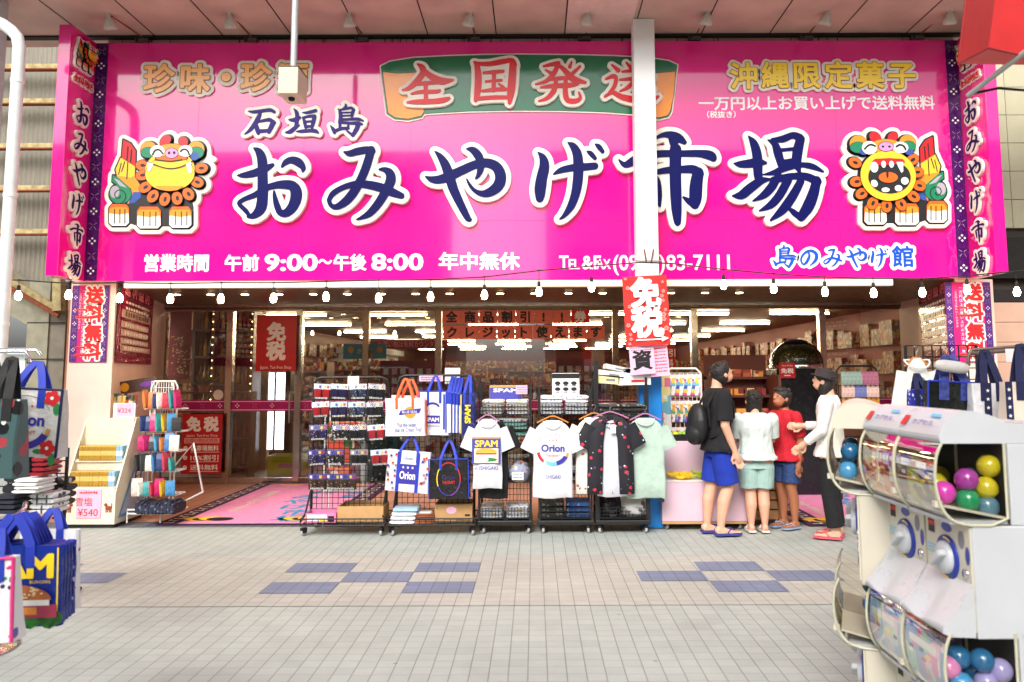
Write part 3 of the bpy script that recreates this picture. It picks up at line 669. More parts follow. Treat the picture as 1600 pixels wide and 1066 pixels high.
# ---- guardian lion dogs, cut out plates with printed colours
LO = mat('lion orange', (240, 104, 30), 0.3, var=0); LY = mat('lion yellow', (252, 200, 52), 0.3, var=0); LR = mat('lion red', (206, 30, 40), 0.3, var=0); LGn = mat('lion green', (24, 130, 90), 0.3, var=0)
LGy = mat('lion grey', (176, 168, 178), 0.3, var=0); LP = mat('lion pink', (240, 150, 200), 0.3, var=0); LB = mat('lion blue', (52, 84, 160), 0.3, var=0); LA = mat('lion amber', (248, 150, 40), 0.3, var=0)
def lion(mode, fn, y, T=None, scale=1.0, d=.005):
    """pieces: (kind, data, colour); coordinates in a 1129 x 1066 drawing, x right, y down"""
    P = []
    E_ = lambda cx, cy, rx, ry, c, a=0: P.append(('e', (cx, cy, rx, ry, a), c))
    G_ = lambda pts, c: P.append(('p', pts, c))
    L_ = lambda pts, wd, c: P.append(('l', [(x, yy, wd) for x, yy in pts], c))
    fl = mode == 'smile'; X = (lambda x: x) if fl else (lambda x: 1129 - x)
    body = [(345,470),(480,560),(860,640),(900,790),(880,960),(690,960),(600,960),(380,960),(300,930),(110,940),(100,790),(130,760),(330,740)]
    G_([(X(x), yy) for x, yy in body], INKK)
    G_([(X(x), yy) for x, yy in [(230,130),(300,165),(350,240),(345,395),(215,315)]], LR)
    G_([(X(x), yy) for x, yy in [(206,305),(345,392),(340,490),(402,585),(402,690),(340,745),(270,755),(310,610),(240,560),(172,500),(155,420)]], LA)
    G_([(X(x), yy) for x, yy in [(206,305),(345,392),(338,480),(300,500),(172,480),(155,420)]], LY)
    G_([(X(x), yy) for x, yy in [(330,640),(402,640),(402,690),(340,745),(280,752)]], LB)
    for a, b in (((210,360),(185,470)), ((245,345),(215,440)), ((275,350),(265,510)), ((275,200),(265,330)), ((310,230),(300,350))): L_([(X(a[0]), a[1]), (X(b[0]), b[1])], 5, INKK)
    E_(X(205), 660, 105, 95, LGn); E_(X(150), 640, 45, 60, LGy); G_([(X(x), yy) for x, yy in [(130,475),(185,500),(300,600),(290,640),(200,590),(125,540)]], LGn)
    G_([(X(x), yy) for x, yy in [(140,505),(190,525),(270,600),(200,580)]], LGy)
    L_([(X(190+ (12+9.5*t)*math.cos(t*1.1)), 675+(12+9.5*t)*math.sin(t*1.1)) for t in [q*.5 for q in range(17)]], 4.5, INKK)
    for (a, b, t0, t1) in ((95, 290, 760, 970), (370, 600, 785, 995), (685, 900, 785, 990)):
        r = 30; G_([(X(x), yy) for x, yy in [(a+r,t0),(b-r,t0),(b,t0+40),(b,t1-r),(b-r,t1),(a+r,t1),(a,t1-r),(a,t0+40)]], LO)
        G_([(X(x), yy) for x, yy in [(a+r,t0+30),(b-r,t0+30),(b-4,t0+60),(b-4,t0+105),(a+4,t0+105),(a+4,t0+60)]], LA)
        G_([(X(x), yy) for x, yy in [(a+4,t0+88),((a+b)/2,t0+102),(b-4,t0+88),(b,t1-r),(b-r,t1),(a+r,t1),(a,t1-r)]], INKW)
        for q in (.28, .55, .8): L_([(X(a+(b-a)*q), t0+50), (X(a+(b-a)*q), t1-25)], 5, INKK)
    if fl: pet = [(425,385),(425,480),(455,597),(528,685),(645,715),(765,705),(875,665),(960,550),(1000,415)]; fc = (700, 430)
    else: pet = [(136,390),(150,575),(200,690),(305,785),(440,810),(580,795),(700,720),(755,615),(735,485),(690,365)]; fc = (450, 520)
    for x, yy in pet:
        a = math.degrees(math.atan2(yy-fc[1], x-fc[0])); E_(x, yy, 64, 50, LO, a); E_(x+4, yy, 26, 16, INKK, a)
    if fl:
        E_(490,235,78,82,LA); E_(490,262,74,52,LGn); E_(950,235,82,84,LA); E_(955,265,70,58,LGn); E_(940,300,40,40,LB)
        E_(655,150,62,48,LR,-55); E_(828,158,52,44,LR,60); E_(712,262,165,84,LA)
        E_(700,440,240,200,LY); E_(700,470,236,168,LY); E_(715,320,150,26,LO)
        E_(578,252,70,58,INKW); E_(852,250,66,56,INKW); E_(718,272,68,54,INKK); E_(718,272,62,48,LP); E_(694,270,13,15,INKK); E_(744,268,13,15,INKK)
        L_([(535,285),(560,245),(600,240),(632,275)], 8, INKK); L_([(805,255),(835,235),(870,245),(890,285)], 8, INKK)
        L_([(470,350),(540,378),(640,412),(720,422),(810,405),(880,370),(920,350)], 5, INKK); L_([(560,335),(640,345),(720,350),(820,335)], 5, INKK)
        G_([(482,362),(540,372),(540,392),(508,450),(492,448)], INKW); G_([(858,376),(905,352),(918,458),(892,472)], INKW)
        G_([(560,590),(840,590),(780,630),(700,640),(620,628)], LA)
    else:
        E_(165,215,86,88,LA); E_(160,245,76,54,LGn); E_(215,285,40,34,LB); E_(640,205,80,82,LA); E_(650,235,66,54,LGn); E_(655,290,40,30,LB)
        E_(325,150,62,50,LR,50); E_(495,145,56,44,LR,-50); E_(430,235,150,70,LA); E_(450,520,266,246,LY)
        E_(268,250,72,66,INKW); E_(570,248,74,56,INKW); E_(428,240,76,50,INKK); E_(428,240,70,44,LP); E_(398,240,14,11,INKK); E_(460,240,14,11,INKK)
        L_([(222,262),(250,232),(285,220),(322,235)], 9, INKK); L_([(528,240),(560,222),(598,235),(616,268)], 9, INKK)
        E_(460,535,204,160,INKK); G_([(290,385),(320,360),(450,352),(590,362),(612,392),(590,405),(450,415),(310,420)], LR)
        E_(312,440,38,52,INKW); E_(402,412,22,34,INKW); E_(478,412,22,34,INKW); G_([(525,390),(590,390),(592,480),(575,495),(545,440)], INKW)
        E_(312,598,30,36,INKW,-30); E_(420,660,38,22,INKW); E_(545,645,36,30,INKW); E_(606,574,36,36,INKW); E_(445,540,92,52,LO); E_(436,505,12,44,INKK)
    q0, q1 = fn(-60, 1140), fn(1180, -60); u = abs(fn(100, 0)[0]-fn(0, 0)[0])/100; s1 = 1 if fn(100, 0)[0] > fn(0, 0)[0] else -1
    tot = Field(min(q0[0], q1[0]), min(q0[1], q1[1]), max(q0[0], q1[0]), max(q0[1], q1[1]), d); fl_ = []
    for kind, data, c in P:
        pts = [(data[0], data[1])] if kind == 'e' else data; xs = [fn(p[0], p[1])[0] for p in pts]; zs = [fn(p[0], p[1])[1] for p in pts]
        mg = (max(data[2], data[3]) if kind == 'e' else 12)*u + 3*d
        f = Field(min(xs)-mg, min(zs)-mg, max(xs)+mg, max(zs)+mg, min(d, max(.0035, mg/14)))
        for g in (f, tot):
            if kind == 'e': g.ellipse(*fn(data[0], data[1]), data[2]*u, data[3]*u, -data[4]*s1)
            elif kind == 'p': g.polygon([fn(*p) for p in data])
            elif g is f: g.stroke([(*fn(p[0], p[1]), p[2]*u) for p in data])
        fl_.append((f, c, kind))
    mb = MB(); h0 = .05*scale
    slab(mb, tot.loops(46*u), y-h0, y-.001, CREAM, T, .006*scale); slab(mb, tot.loops(15*u), y-h0-.002, y-h0+.004, INKK, T)
    for i, (f, c, kind) in enumerate(fl_):
        o = y-h0-.0024-.0007*i
        if c in (LO, LY, LR, LGn, LA, LP) and kind == 'e': slab(mb, f.loops(4*u), o+.0003, o+.003, INKK, T)
        slab(mb, f.loops(0), o, o+.003, c, T)
    return mb
m_a = lambda x, yy: w2(160 + x/6.272, 200 + yy/6.272); m_b = lambda x, yy: w2(1310 + x/6.272, 195 + yy/6.272)
spart(lion('smile', m_a, YS), 'lion_dog_plate', label='orange lion dog plate with closed smiling mouth')
spart(lion('roar', m_b, YS), 'lion_dog_plate', label='orange lion dog plate with wide open mouth')
for sx, xx, md in ((-1, XL0, 'smile'), (1, XL1, 'roar')):
    T = Matrix.Translation((xx, 0, 0)) @ Matrix.Rotation(rad(90 if sx < 0 else -90), 4, 'Z'); uc = (YS-.235) if sx < 0 else -(YS-.235)
    spart(lion(md, lambda x, yy: (uc + (x-560)*.00036, zt(88) - (yy-533)*.00036), 0, T, .6), 'lion_dog_plate')
# ================================================================ helpers for goods
def R(x0, y0, x1, y1, Y):
    a = at(x0, y1, Y); b = at(x1, y0, Y); return a.x, b.x, a.z, b.z
ORD = ['first', 'second', 'third', 'fourth', 'fifth', 'sixth', 'seventh', 'eighth', 'ninth', 'tenth', 'eleventh', 'twelfth']
def patmat(name, base, spots, rough=0.7, aniso=(1, 1, 1)):
    """base colour with scattered printed blots: spots = [(rgb, scale, size)]"""
    if name in MC: return MC[name]
    m = bpy.data.materials.new(name); m.use_nodes = True; n = m.node_tree.nodes; l = m.node_tree.links; b = n['Principled BSDF']; b.inputs['Roughness'].default_value = rough
    tc = n.new('ShaderNodeTexCoord'); mp = n.new('ShaderNodeMapping'); mp.inputs['Scale'].default_value = aniso; l.new(tc.outputs['Object'], mp.inputs[0])
    nz = n.new('ShaderNodeTexNoise'); nz.inputs['Scale'].default_value = 30; l.new(mp.outputs[0], nz.inputs[0])
    ad = n.new('ShaderNodeMix'); ad.data_type = 'VECTOR'; ad.inputs[0].default_value = 0.02; l.new(mp.outputs[0], ad.inputs[4]); l.new(nz.outputs[1], ad.inputs[5])
    cur = None
    for rgb, sc, sz in spots:
        v = n.new('ShaderNodeTexVoronoi'); v.inputs['Scale'].default_value = sc; v.inputs['Randomness'].default_value = 1.0; l.new(ad.outputs[1], v.inputs['Vector'])
        lt = n.new('ShaderNodeMath'); lt.operation = 'LESS_THAN'; lt.inputs[1].default_value = sz; l.new(v.outputs['Distance'], lt.inputs[0])
        mx = n.new('ShaderNodeMix'); mx.data_type = 'RGBA'; l.new(lt.outputs[0], mx.inputs[0])
        if cur is None: mx.inputs[6].default_value = (*lin(base), 1)
        else: l.new(cur, mx.inputs[6])
        mx.inputs[7].default_value = (*lin(rgb), 1); cur = mx.outputs[2]
    l.new(cur, b.inputs['Base Color']); MC[name] = m; return m
def confetti(name, cols, scale=40, aniso=(1, 1, 1), rough=0.45, smooth=0.0):
    """mixed packaged goods: cells of printed colour"""
    if name in MC: return MC[name]
    m = bpy.data.materials.new(name); m.use_nodes = True; n = m.node_tree.nodes; l = m.node_tree.links; b = n['Principled BSDF']; b.inputs['Roughness'].default_value = rough
    tc = n.new('ShaderNodeTexCoord'); mp = n.new('ShaderNodeMapping'); mp.inputs['Scale'].default_value = aniso; l.new(tc.outputs['Object'], mp.inputs[0])
    v = n.new('ShaderNodeTexVoronoi'); v.distance = 'CHEBYCHEV'; v.inputs['Scale'].default_value = scale; v.inputs['Randomness'].default_value = 0.7; l.new(mp.outputs[0], v.inputs['Vector'])
    sp = n.new('ShaderNodeSeparateColor'); l.new(v.outputs['Color'], sp.inputs[0]); cr = n.new('ShaderNodeValToRGB'); cr.color_ramp.interpolation = 'CONSTANT'
    el = cr.color_ramp.elements
    while len(el) < len(cols): el.new(0.5)
    for i, c in enumerate(cols): el[i].position = i/len(cols); el[i].color = (*lin(c), 1)
    l.new(sp.outputs[0], cr.inputs[0]); l.new(cr.outputs[0], b.inputs['Base Color']); MC[name] = m; return m
def grid(mb, x0, x1, z0, z1, y, nx, nz, r, m):
    for i in range(nx+1):
        x = x0 + (x1-x0)*i/nx; mb.box((x-r, y-r, z0), (x+r, y+r, z1), m)
    for i in range(nz+1):
        z = z0 + (z1-z0)*i/nz; mb.box((x0, y-r*2.6, z-r), (x1, y-r*.9, z+r), m)
    return mb
def gridh(mb, x0, x1, y0, y1, z, nx, ny, r, m):
    for i in range(nx+1):
        x = x0 + (x1-x0)*i/nx; mb.box((x-r, y0, z-r), (x+r, y1, z+r), m)
    for i in range(ny+1):
        y = y0 + (y1-y0)*i/ny; mb.box((x0, y-r, z+r*.9), (x1, y+r, z+r*2.6), m)
    return mb
CASTG = mat('caster grey tread', (176, 174, 170), 0.5)
_cast = None
def casters(root, pts, r=.033):
    global _cast
    for x, y in pts:
        if _cast is None:
            _cast = MB().box((-.016, -.03, .05), (.016, .03, .075), BLACK).box((-.02, -.025, .028), (-.015, .025, .06), BLACK).box((.015, -.025, .028), (.02, .025, .06), BLACK).build('caster', root)
            Tm = Matrix.Translation((0, 0, .033)) @ Matrix.Rotation(rad(90), 4, 'Y')
            MB().lathe([(.012, -.0125), (.031, -.012), (.033, -.006), (.033, .006), (.031, .012), (.012, .0125)], CASTG, 18, Tm).build('wheel', _cast); c = _cast
        else: c = dup(_cast, root)
        c.location = (x, y, 0.002)
        c.rotation_euler.z = random.uniform(-.7, .7)
def chamf(hw, y0, y1, c):
    return [(-hw+c, y0), (hw-c, y0), (hw, y0+c), (hw, y1-c), (hw-c, y1), (-hw+c, y1), (-hw, y1-c), (-hw, y0+c)]
def tote(label, cx, z0, Y, w_, h, d, body, hand, prt=None, rz=0.0, tilt=0.0, trim=None, hh=.2, group=None, hw=.024, side=None, name='tote_bag', lean=.0):
    """shopping bag hanging by its straps; z0 is the bottom, front towards -y"""
    t = thing(name, label, 'bag', (cx, Y, z0), rz, group); t.rotation_euler.y = tilt; t.rotation_euler.x = lean
    rings = []; N = 9
    for i in range(N+1):
        q = i/N; hwid = w_/2*(1 - .03*math.sin(q*3.1)); dd = d*(1 - .55*q**1.5)
        ring = []
        for (x, y) in chamf(hwid, -d/2, -d/2+dd, min(.008, dd*.3)):
            ring.append((x + .003*math.sin(7*q+x*20), y + (.003*math.sin(11*q + x*31) if y > -d/2+.01 else 0), q*h + .004*math.sin(x*26+1)))
        rings.append(ring)
    mb = MB().loft(rings, body, False); 
    mb.build('body', t)
    if trim:
        mt = MB()
        for sx in (-1, 1): mt.tube([(sx*w_/2*.985, -d/2-.001, .004+h*.99*k/6) for k in range(7)], .006, trim, 6)
        mt.tube([(-w_/2*.98, -d/2-.001, h-.002), (w_/2*.98, -d/2-.001, h-.002)], .006, trim, 6); mt.build('edging', t)
    for sy, yy in ((0, -d/2-.003), (1, -d/2+d*.45+.004)):
        a = w_*.2; pts = [(-a, yy, h*(.72 if sy == 0 else .9)), (-a, yy, h*.98)]
        for k in range(9):
            f = k/8; pts.append((-a*math.cos(f*math.pi)*(1 - .55*math.sin(f*math.pi)) , yy*(1-math.sin(f*math.pi)) - (0 if sy else .0), h + hh*math.sin(f*math.pi)))
        pts += [(a, yy, h*.98), (a, yy, h*(.72 if sy == 0 else .9))]
        MB().ribbon(pts, hw, .003, hand).build('handle', t)
    if side: MB().box((w_/2-.001, -d/2+.004, .01), (w_/2+.003, d*.1, h*.93), side).build('side_panel', t)
    if prt:
        p = MB(); prt(p, w_, h, -d/2-.004); p.build('print', t)
    return t
def hanger(x, y, z, wd, m, label, group=None):
    """z is the height of the shoulder bar centre"""
    t = thing('clothes_hanger', label, 'hanger', (x, y, z), 0, group)
    MB().ribbon([(-wd/2, 0, -.055), (-wd*.25, 0, -.018), (-.02, 0, .006), (.02, 0, .006), (wd*.25, 0, -.018), (wd/2, 0, -.055)], .014, .012, m, (0, 1, 0)).build('arms', t)
    MB().tube([(0, 0, .005), (0, 0, .04), (.016, 0, .058), (.016, 0, .075), (0, 0, .088), (-.016, 0, .078)], .003, STEEL, 6).build('hook', t)
    return t
def shirt(label, cx, zc, Y, bw, L, fab, sl=.2, prt=None, opened=None, rz=0.0, seed=0, collar=None, name='t_shirt', cat='t-shirt', group=None, hd=.036, long=False):
    """garment on a hanger: zc is the neck height; body width bw, length L"""
    rnd = random.Random(seed); ph = [rnd.uniform(0, 6) for _ in range(6)]
    t = thing(name, label, cat, (cx, Y, zc), rz, group)
    prof = [(-L, .5, .62), (-L*.99, .505, .8), (-L*.8, .5, .92), (-L*.6, .492, 1), (-L*.42, .488, 1), (-L*.30, .492, 1), (-.17, .485, .95), (-.11, .455, .85), (-.065, .40, .7), (-.035, .32, .55), (-.012, .22, .42), (.0, .17, .36)]
    def ring(z, hx, hy, drop=True, n=28):
        q = []; low = min(1, max(0, (-z - .2)/max(L-.2, .1)))
        for j in range(n):
            a = 2*math.pi*j/n; c, s_ = math.cos(a), math.sin(a)
            x = math.copysign(abs(c)**.55, c)*hx; y = math.copysign(abs(s_)**.6, s_)*hy
            fold = (math.sin(x/bw*17+ph[0]) * .011*low + math.sin(x/bw*9+ph[1]+z*5)*.006*(low+.25)) * (1 if abs(c) < .95 else .3)
            q.append((x + (.006*math.sin(z*14+ph[2])*low), y + fold, z + .006*math.sin(x/bw*7+ph[3])*low))
        return q
    mb = MB()
    if not opened: mb.loft([ring(z, bw*hx, hd*hy) for z, hx, hy in prof], fab, True)
    else:
        # two front panels hanging either side of the opening, and a back panel
        gap = opened
        for sx in (-1, 1):
            rings = []
            for z, hx, hy in prof:
                x0 = gap*(.22 + .78*min(1, max(0, -z/.25)))*.5 + .006*math.sin(z*9+ph[4]); x1 = bw*hx; x0 = min(x0, x1*.6); q = []
                for k in range(10):
                    x = x0 + (x1-x0)*k/9; q.append((sx*x, -hd*hy*(1-.55*(k/9)**3) + .008*math.sin(x*34+ph[0]+z*2)*min(1, -z/.3), z))
                for k in range(9, -1, -1):
                    x = x0 + (x1-x0)*k/9; q.append((sx*x, -hd*hy*(1-.55*(k/9)**3) + .014 + .008*math.sin(x*34+ph[0]+z*2)*min(1, -z/.3), z))
                rings.append(q if sx > 0 else q[::-1])
            mb.loft(rings, fab, True)
        mb.loft([[(-bw*hx, hd*hy*.3, z), (bw*hx, hd*hy*.3, z), (bw*hx*.98, hd*hy, z), (-bw*hx*.98, hd*hy, z)] for z, hx, hy in prof], fab, False)
    for sx in (-1, 1):
        rings = []
        tip = (bw*.5+.045*sl/.2, -.12-.17*sl/.2) if not long else (bw*.5+.07, -.55)
        for i in range(6):
            q = i/5; c = (bw*.36 + (tip[0]-bw*.36)*q, -.1 + (tip[1]+.1)*q); dirv = Vector((tip[0]-bw*.36, tip[1]+.1)).normalized(); nr = (-dirv.y, dirv.x)
            hw_ = .09 - .006*q; hy = hd*(.8 - .25*q); r_ = []
            for j in range(16):
                a = 2*math.pi*j/16; u = math.cos(a)*hw_; r_.append((sx*(c[0] + nr[0]*u), math.sin(a)*hy + .004*math.sin(q*9+a*2+ph[5]), c[1] + nr[1]*u))
            rings.append(r_ if sx > 0 else r_[::-1])
        mb.loft(rings, fab, True)
    mb.build('body', t)
    cm = collar or fab
    MB().tube([(.088*math.cos(a), .022*math.sin(a) - (.028 if math.sin(a) < 0 else 0)*abs(math.sin(a)), -.012 - (.06 if math.sin(a) < 0 else .0)*abs(math.sin(a))) for a in [2*math.pi*k/20 for k in range(20)]], .0065, cm, 8, True).build('collar', t)
    if prt:
        p = MB(); prt(p, -hd*1.02-.004); p.build('print', t)
    return t
def folded(mb, x, y, z, w_, d, h, m, seed=0):                      # soft folded cloth
    rnd = random.Random(seed); N = 12; rings = []
    for i in range(7):
        q = i/6; yy = y - d/2 + d*q; r_ = []
        for j in range(16):
            a = 2*math.pi*j/16; c, s_ = math.cos(a), math.sin(a)
            r_.append((x + math.copysign(abs(c)**.35, c)*w_/2*(1 if 0 < i < 6 else .96), yy, z + h/2 + math.copysign(abs(s_)**.5, s_)*h/2*(1 if 0 < i < 6 else .7) + rnd.uniform(-.002, .002)))
        rings.append(r_)
    return mb.loft(rings[::-1], m, True)
def fold_thing(label, x, y, z, w_, d, h, m, group=None, seed=0, name='folded_shirt', cat='folded shirt'):
    mb = MB(); folded(mb, 0, 0, 0, w_, d, h, m, seed)
    return mb.build(name, None, (x, y, z), label=label, cat=cat, group=group)
def paper(label, x0, y0, x1, y1, Y, m, fn=None, name='paper_notice', rz=0, tilt=0):
    a, b, c, d = R(x0, y0, x1, y1, Y); t = thing(name, label, 'notice', ((a+b)/2, Y, c), rz); t.rotation_euler.y = tilt
    W_, H_ = b-a, d-c; MB().box((-W_/2, 0, 0), (W_/2, .002, H_), m).build('sheet', t)
    if fn: p = MB(); fn(p, W_, H_, -.0012); p.build('print', t)
    return t
PINKP = mat('pink paper', (250, 186, 212), 0.7); WHITEP = mat('white paper', (240, 240, 238), 0.7); GREYM = mat('grey print', (128, 128, 134), 0.6, var=0)
def scrib(p, w_, h, y, m, rows=4, seed=0, x0=-.42, x1=.42, z0=.1, z1=.9, fill=.5):
    rnd = random.Random(seed)
    for r in range(rows):
        z = z1*h - (z1-z0)*h*(r+.5)/rows; x = x0*w_
        while x < x1*w_:
            l_ = rnd.uniform(.03, .09)*w_; p.quad(x, min(x+l_, x1*w_), z - (z1-z0)*h/rows*fill/2*rnd.uniform(.6, 1), z + (z1-z0)*h/rows*fill/2*rnd.uniform(.6, 1), y, m); x += l_ + .025*w_

# ================================================================ column, hanging box, bulbs, spotlights
COLW = mat('white column paint', (236, 236, 234), 0.45, var=0.03, scale=2); COLB = mat('blue column wrap', (20, 130, 214), 0.4)
c0, c1 = at(993, 250, 8.05).x, at(1026.5, 250, 8.05).x; cw = c1-c0
t = thing('roof_column', 'tall white steel column with a blue lower part in front of the magenta sign', 'column', ((c0+c1)/2, 8.05, 0))
zbw = at(1030, 575, 8.05).z
MB().box((-cw/2, 0, zbw), (cw/2, .2, ZC-.004), COLW).build('shaft', t, bevel=.008)
MB().box((-cw/2-.003, -.003, .006), (cw/2+.003, .203, zbw), COLB).build('blue_wrap', t, bevel=.008)
MB().tube([(-cw/2-.02, -.015, at(1000, 408, 8.05).z), (cw/2+.02, -.015, at(1000, 408, 8.05).z)], .006, STEEL, 6).tube([(-.02, -.02, at(1000, 408, 8.05).z-.01), (-.04, -.02, at(1000, 390, 8.05).z)], .008, RUST, 6).tube([(.03, -.02, at(1000, 410, 8.05).z), (.055, -.02, at(1000, 390, 8.05).z)], .008, RUST, 6).build('cable_clamp', t)
x0, x1, z0, z1 = R(434, 104, 466, 146, 7.0)
t = thing('hanging_box', 'small beige box hanging on a grey pole before the magenta sign', 'box', ((x0+x1)/2, 7.0, z0))
BEIGE = mat('beige enamel', (202, 194, 170), 0.5, var=0.05)
MB().box((-(x1-x0)/2, 0, 0), ((x1-x0)/2, .3, z1-z0), BEIGE).build('housing', t, bevel=.006)
MB().box((-(x1-x0)/2-.004, -.004, z1-z0), ((x1-x0)/2+.004, .304, z1-z0+.008), mat('box rim', (90, 86, 76), 0.6)).build('lid', t)
MB().tube([(0, .15, z1-z0+.008), (0, .15, ZC-z0-.004)], .03, mat('galvanised pole', (186, 190, 192), 0.4, 0.3), 14).build('pole', t)
MB().lathe([(.03, -.001), (.03, -.02), (.012, -.03)], DARK, 12, Matrix.Translation((0, .12, 0))).build('sensor', t)
# bulbs on their cable
CY_ = 7.93
path = [(-40, 436), (30, 438), (108, 443), (188, 442), (267, 443), (346, 442), (428, 442), (510, 440), (592, 438), (673, 437), (757, 433), (842, 423), (924, 416), (1003, 410), (1050, 412), (1130, 421), (1208, 428), (1288, 433), (1364, 435), (1440, 436), (1510, 431), (1587, 424), (1660, 416)]
cp = [at(x, y, CY_) for x, y in path]
t = thing('string_lights', 'cable of round lit bulbs strung along the lower edge of the magenta sign', 'string lights', (0, CY_, cp[10].z))
off = Vector((0, CY_, cp[10].z))
MB().tube([p - off for p in cp], .0065, RUBBER, 6).build('cable', t)
BULB = lamp_mat('lit bulb glass', (255, 228, 180), 40)
ys_ = {30: 462, 108: 461, 188: 466, 267: 467, 346: 467, 428: 466, 510: 464, 592: 466, 673: 464, 757: 461, 842: 456, 924: 449, 1130: 445, 1208: 451, 1288: 456, 1364: 458, 1440: 457, 1510: 453, 1587: 456}
first = None
for (x, y), p in zip(path, cp):
    if x not in ys_: continue
    zz = at(x, ys_[x], CY_).z
    if first is None:
        fb = MB().lathe([(.004, -.045), (.022, -.04), (.03, -.02), (.032, 0), (.026, .022), (.016, .04), (.013, .05)], BULB, 16).build('bulb', t)
        fs_ = MB().lathe([(.014, .045), (.017, .06), (.016, .1), (.006, .105)], RUBBER, 12).build('socket', t); first = (fb, fs_); b, s_ = first
    else: b, s_ = dup(first[0], t), dup(first[1], t)
    b.location = s_.location = (p.x, 0, zz - off.z)
    MB().tube([(p.x, 0, zz+.1-off.z), (p.x, 0, p.z-off.z)], .004, RUBBER, 5).lathe([(.004, 0), (.02, .004), (.02, .012), (.004, .016)], RUBBER, 8, Matrix.Translation((p.x, 0, p.z-off.z-.006))).build('dropper', t)
# spotlights over the sign
brk = [(222, 62), (392, 62), (565, 60), (740, 60), (913, 57), (1085, 57), (1260, 57), (1433, 57)]; hd_ = [(172, 38), (360, 36), (546, 34), (733, 33), (917, 32), (1104, 31), (1290, 31), (1484, 30)]
first = None; SPW = mat('spotlight enamel', (206, 200, 190), 0.35, var=0.1)
for i, ((bx, by), (hx, hy)) in enumerate(zip(brk, hd_)):
    B = at(bx, by, YF-.04); H = at(hx, hy, 7.95)
    t = thing('sign_spotlight', f'{ORD[i]} rusty bracket spotlight from the left above the magenta sign', 'spotlight', B, 0, 'spotlights above the shop sign')
    MB().box((-.07, -.02, -.045), (.07, .04, .045), mat('grey bracket', (104, 98, 92), 0.6, var=0.2)).box((-.05, -.03, -.03), (-.035, .0, .03), DARK).build('bracket', t)
    e = H - B; MB().tube([(.02, -.01, .01), (e.x*.92, e.y*.92, e.z+.1), (e.x, e.y, e.z+.085)], .009, RUST, 6).build('arm', t)
    if first is None: first = MB().lathe([(.012, .09), (.016, .05), (.03, .035), (.034, .01), (.048, -.01), (.052, -.04), (.04, -.045)], SPW, 16).build('lamp_head', t); h_ = first
    else: h_ = dup(first, t)
    h_.scale = (1.35, 1.35, 1.2); h_.location = e; h_.rotation_euler = (rad(28), rad(random.uniform(-12, 12)), 0)
# ================================================================ banners and posters
REDB = mat('bright red banner', (226, 40, 34), 0.6)
def flower(p, x, z, r, y, m):
    for k in range(5):
        a = math.radians(72*k + x*900); p.disc(x+r*.55*math.cos(a), z+r*.55*math.sin(a), r*.34, r*.34, y, m, 8)
x0, x1, z0, z1 = R(976, 431, 1049, 540, 7.78)
t = thing('tax_free_banner', 'bright red cloth banner with two large white characters hung before the white column', 'banner', ((x0+x1)/2, 7.78, z0)); t.rotation_euler.y = rad(-2.8)
W_, H_ = x1-x0-.03, z1-z0
cl = MB(); rows = [[(-W_/2 + W_*k/10, .012*math.sin(k*.9+r*.7), H_*r/8) for k in range(11)] for r in range(9)]
vs = [p for r in rows for p in r]; cl.add(vs, [(r*11+k, r*11+k+1, r*11+k+12, r*11+k+11) for r in range(8) for k in range(10)], REDB, True); cl.build('cloth', t)
p = MB(); p.text('免', 0, H_*.76, .30, INKW, -.015, None, .05); p.text('税', 0, H_*.34, .31, INKW, -.015, None, .05)
PNKL = mat('pale red print', (248, 150, 140), 0.6, var=0)
for k in range(15):
    xx = random.choice((-1, 1))*W_*random.uniform(.36, .43); flower(p, xx, H_*(k+.5)/15, random.uniform(.016, .03), -.0145, PNKL)
p.box((-.12, -.0155, .05), (.13, -.0145, .062), INKW).poly([(.13, .03), (.2, .062), (.13, .09)], -.0155, -.0145, INKW)
p.build('print', t)
paper('pink paper with a big black brush character below the red cloth banner', 986, 540, 1024, 585, 7.80, PINKP, lambda p, w_, h, y: (p.text('資', 0, h*.5, .2, INKK, y, None, .03), scrib(p, w_, h, y, GREYM, 2, 3, z0=.8, z1=.98)), tilt=rad(-4))
paper('pink handwritten paper hanging right of the black brush character paper', 1017, 537, 1046, 588, 7.83, PINKP, lambda p, w_, h, y: scrib(p, w_, h, y, INKR, 8, 5), tilt=rad(-5))
BANM = mat('magenta banner cloth', (206, 14, 112), 0.55, var=0.04); PURB = mat('purple banner edge', (84, 26, 120), 0.55)
REDW = mat('red banner lettering', (222, 26, 34), 0.5, var=0)
def ship_banner(label, cx, Y, z0, W_, H_, rz=0):
    t = thing('shipping_banner', label, 'banner', (cx, Y, z0), rz)
    MB().box((-W_/2, 0, 0), (W_/2, .006, H_), BANM).box((-W_/2, -.001, 0), (-W_/2+.075, .001, H_), PURB).box((W_/2-.075, -.001, 0), (W_/2, .001, H_), PURB).build('cloth', t)
    p = MB()
    for q in range(11):
        for sx in (-1, 1): motif(p, sx*(W_/2-.038), H_-.06-q*(H_-.1)/10.3, .024, q % 2 == 1, INKW, -.0016)
    for i, ch in enumerate('送料無料'):
        f = Field(-.2, -.2, .2, .2, .006); f.glyph(ch, 0, 0, .185, 1.0, .03); T = Matrix.Translation((W_*.12, 0, H_*.875 - i*H_*.245))
        slab(p, f.loops(.02), -.0035, -.002, INKW, T); slab(p, f.loops(.004), -.005, -.0036, REDW, T)
    p.text('一万円以上お買い上げの方は送料無料', -W_*.16, H_*.93, .038, INKW, -.0018, None, 0, None, True, H_*.053)
    p.text('二万円以上お買い上げの方は', -W_*.27, H_*.88, .026, INKW, -.0018, None, 0, None, True, H_*.036)
    p.build('print', t)
a, b, c, d = R(107, 446, 171, 566, 8.5)
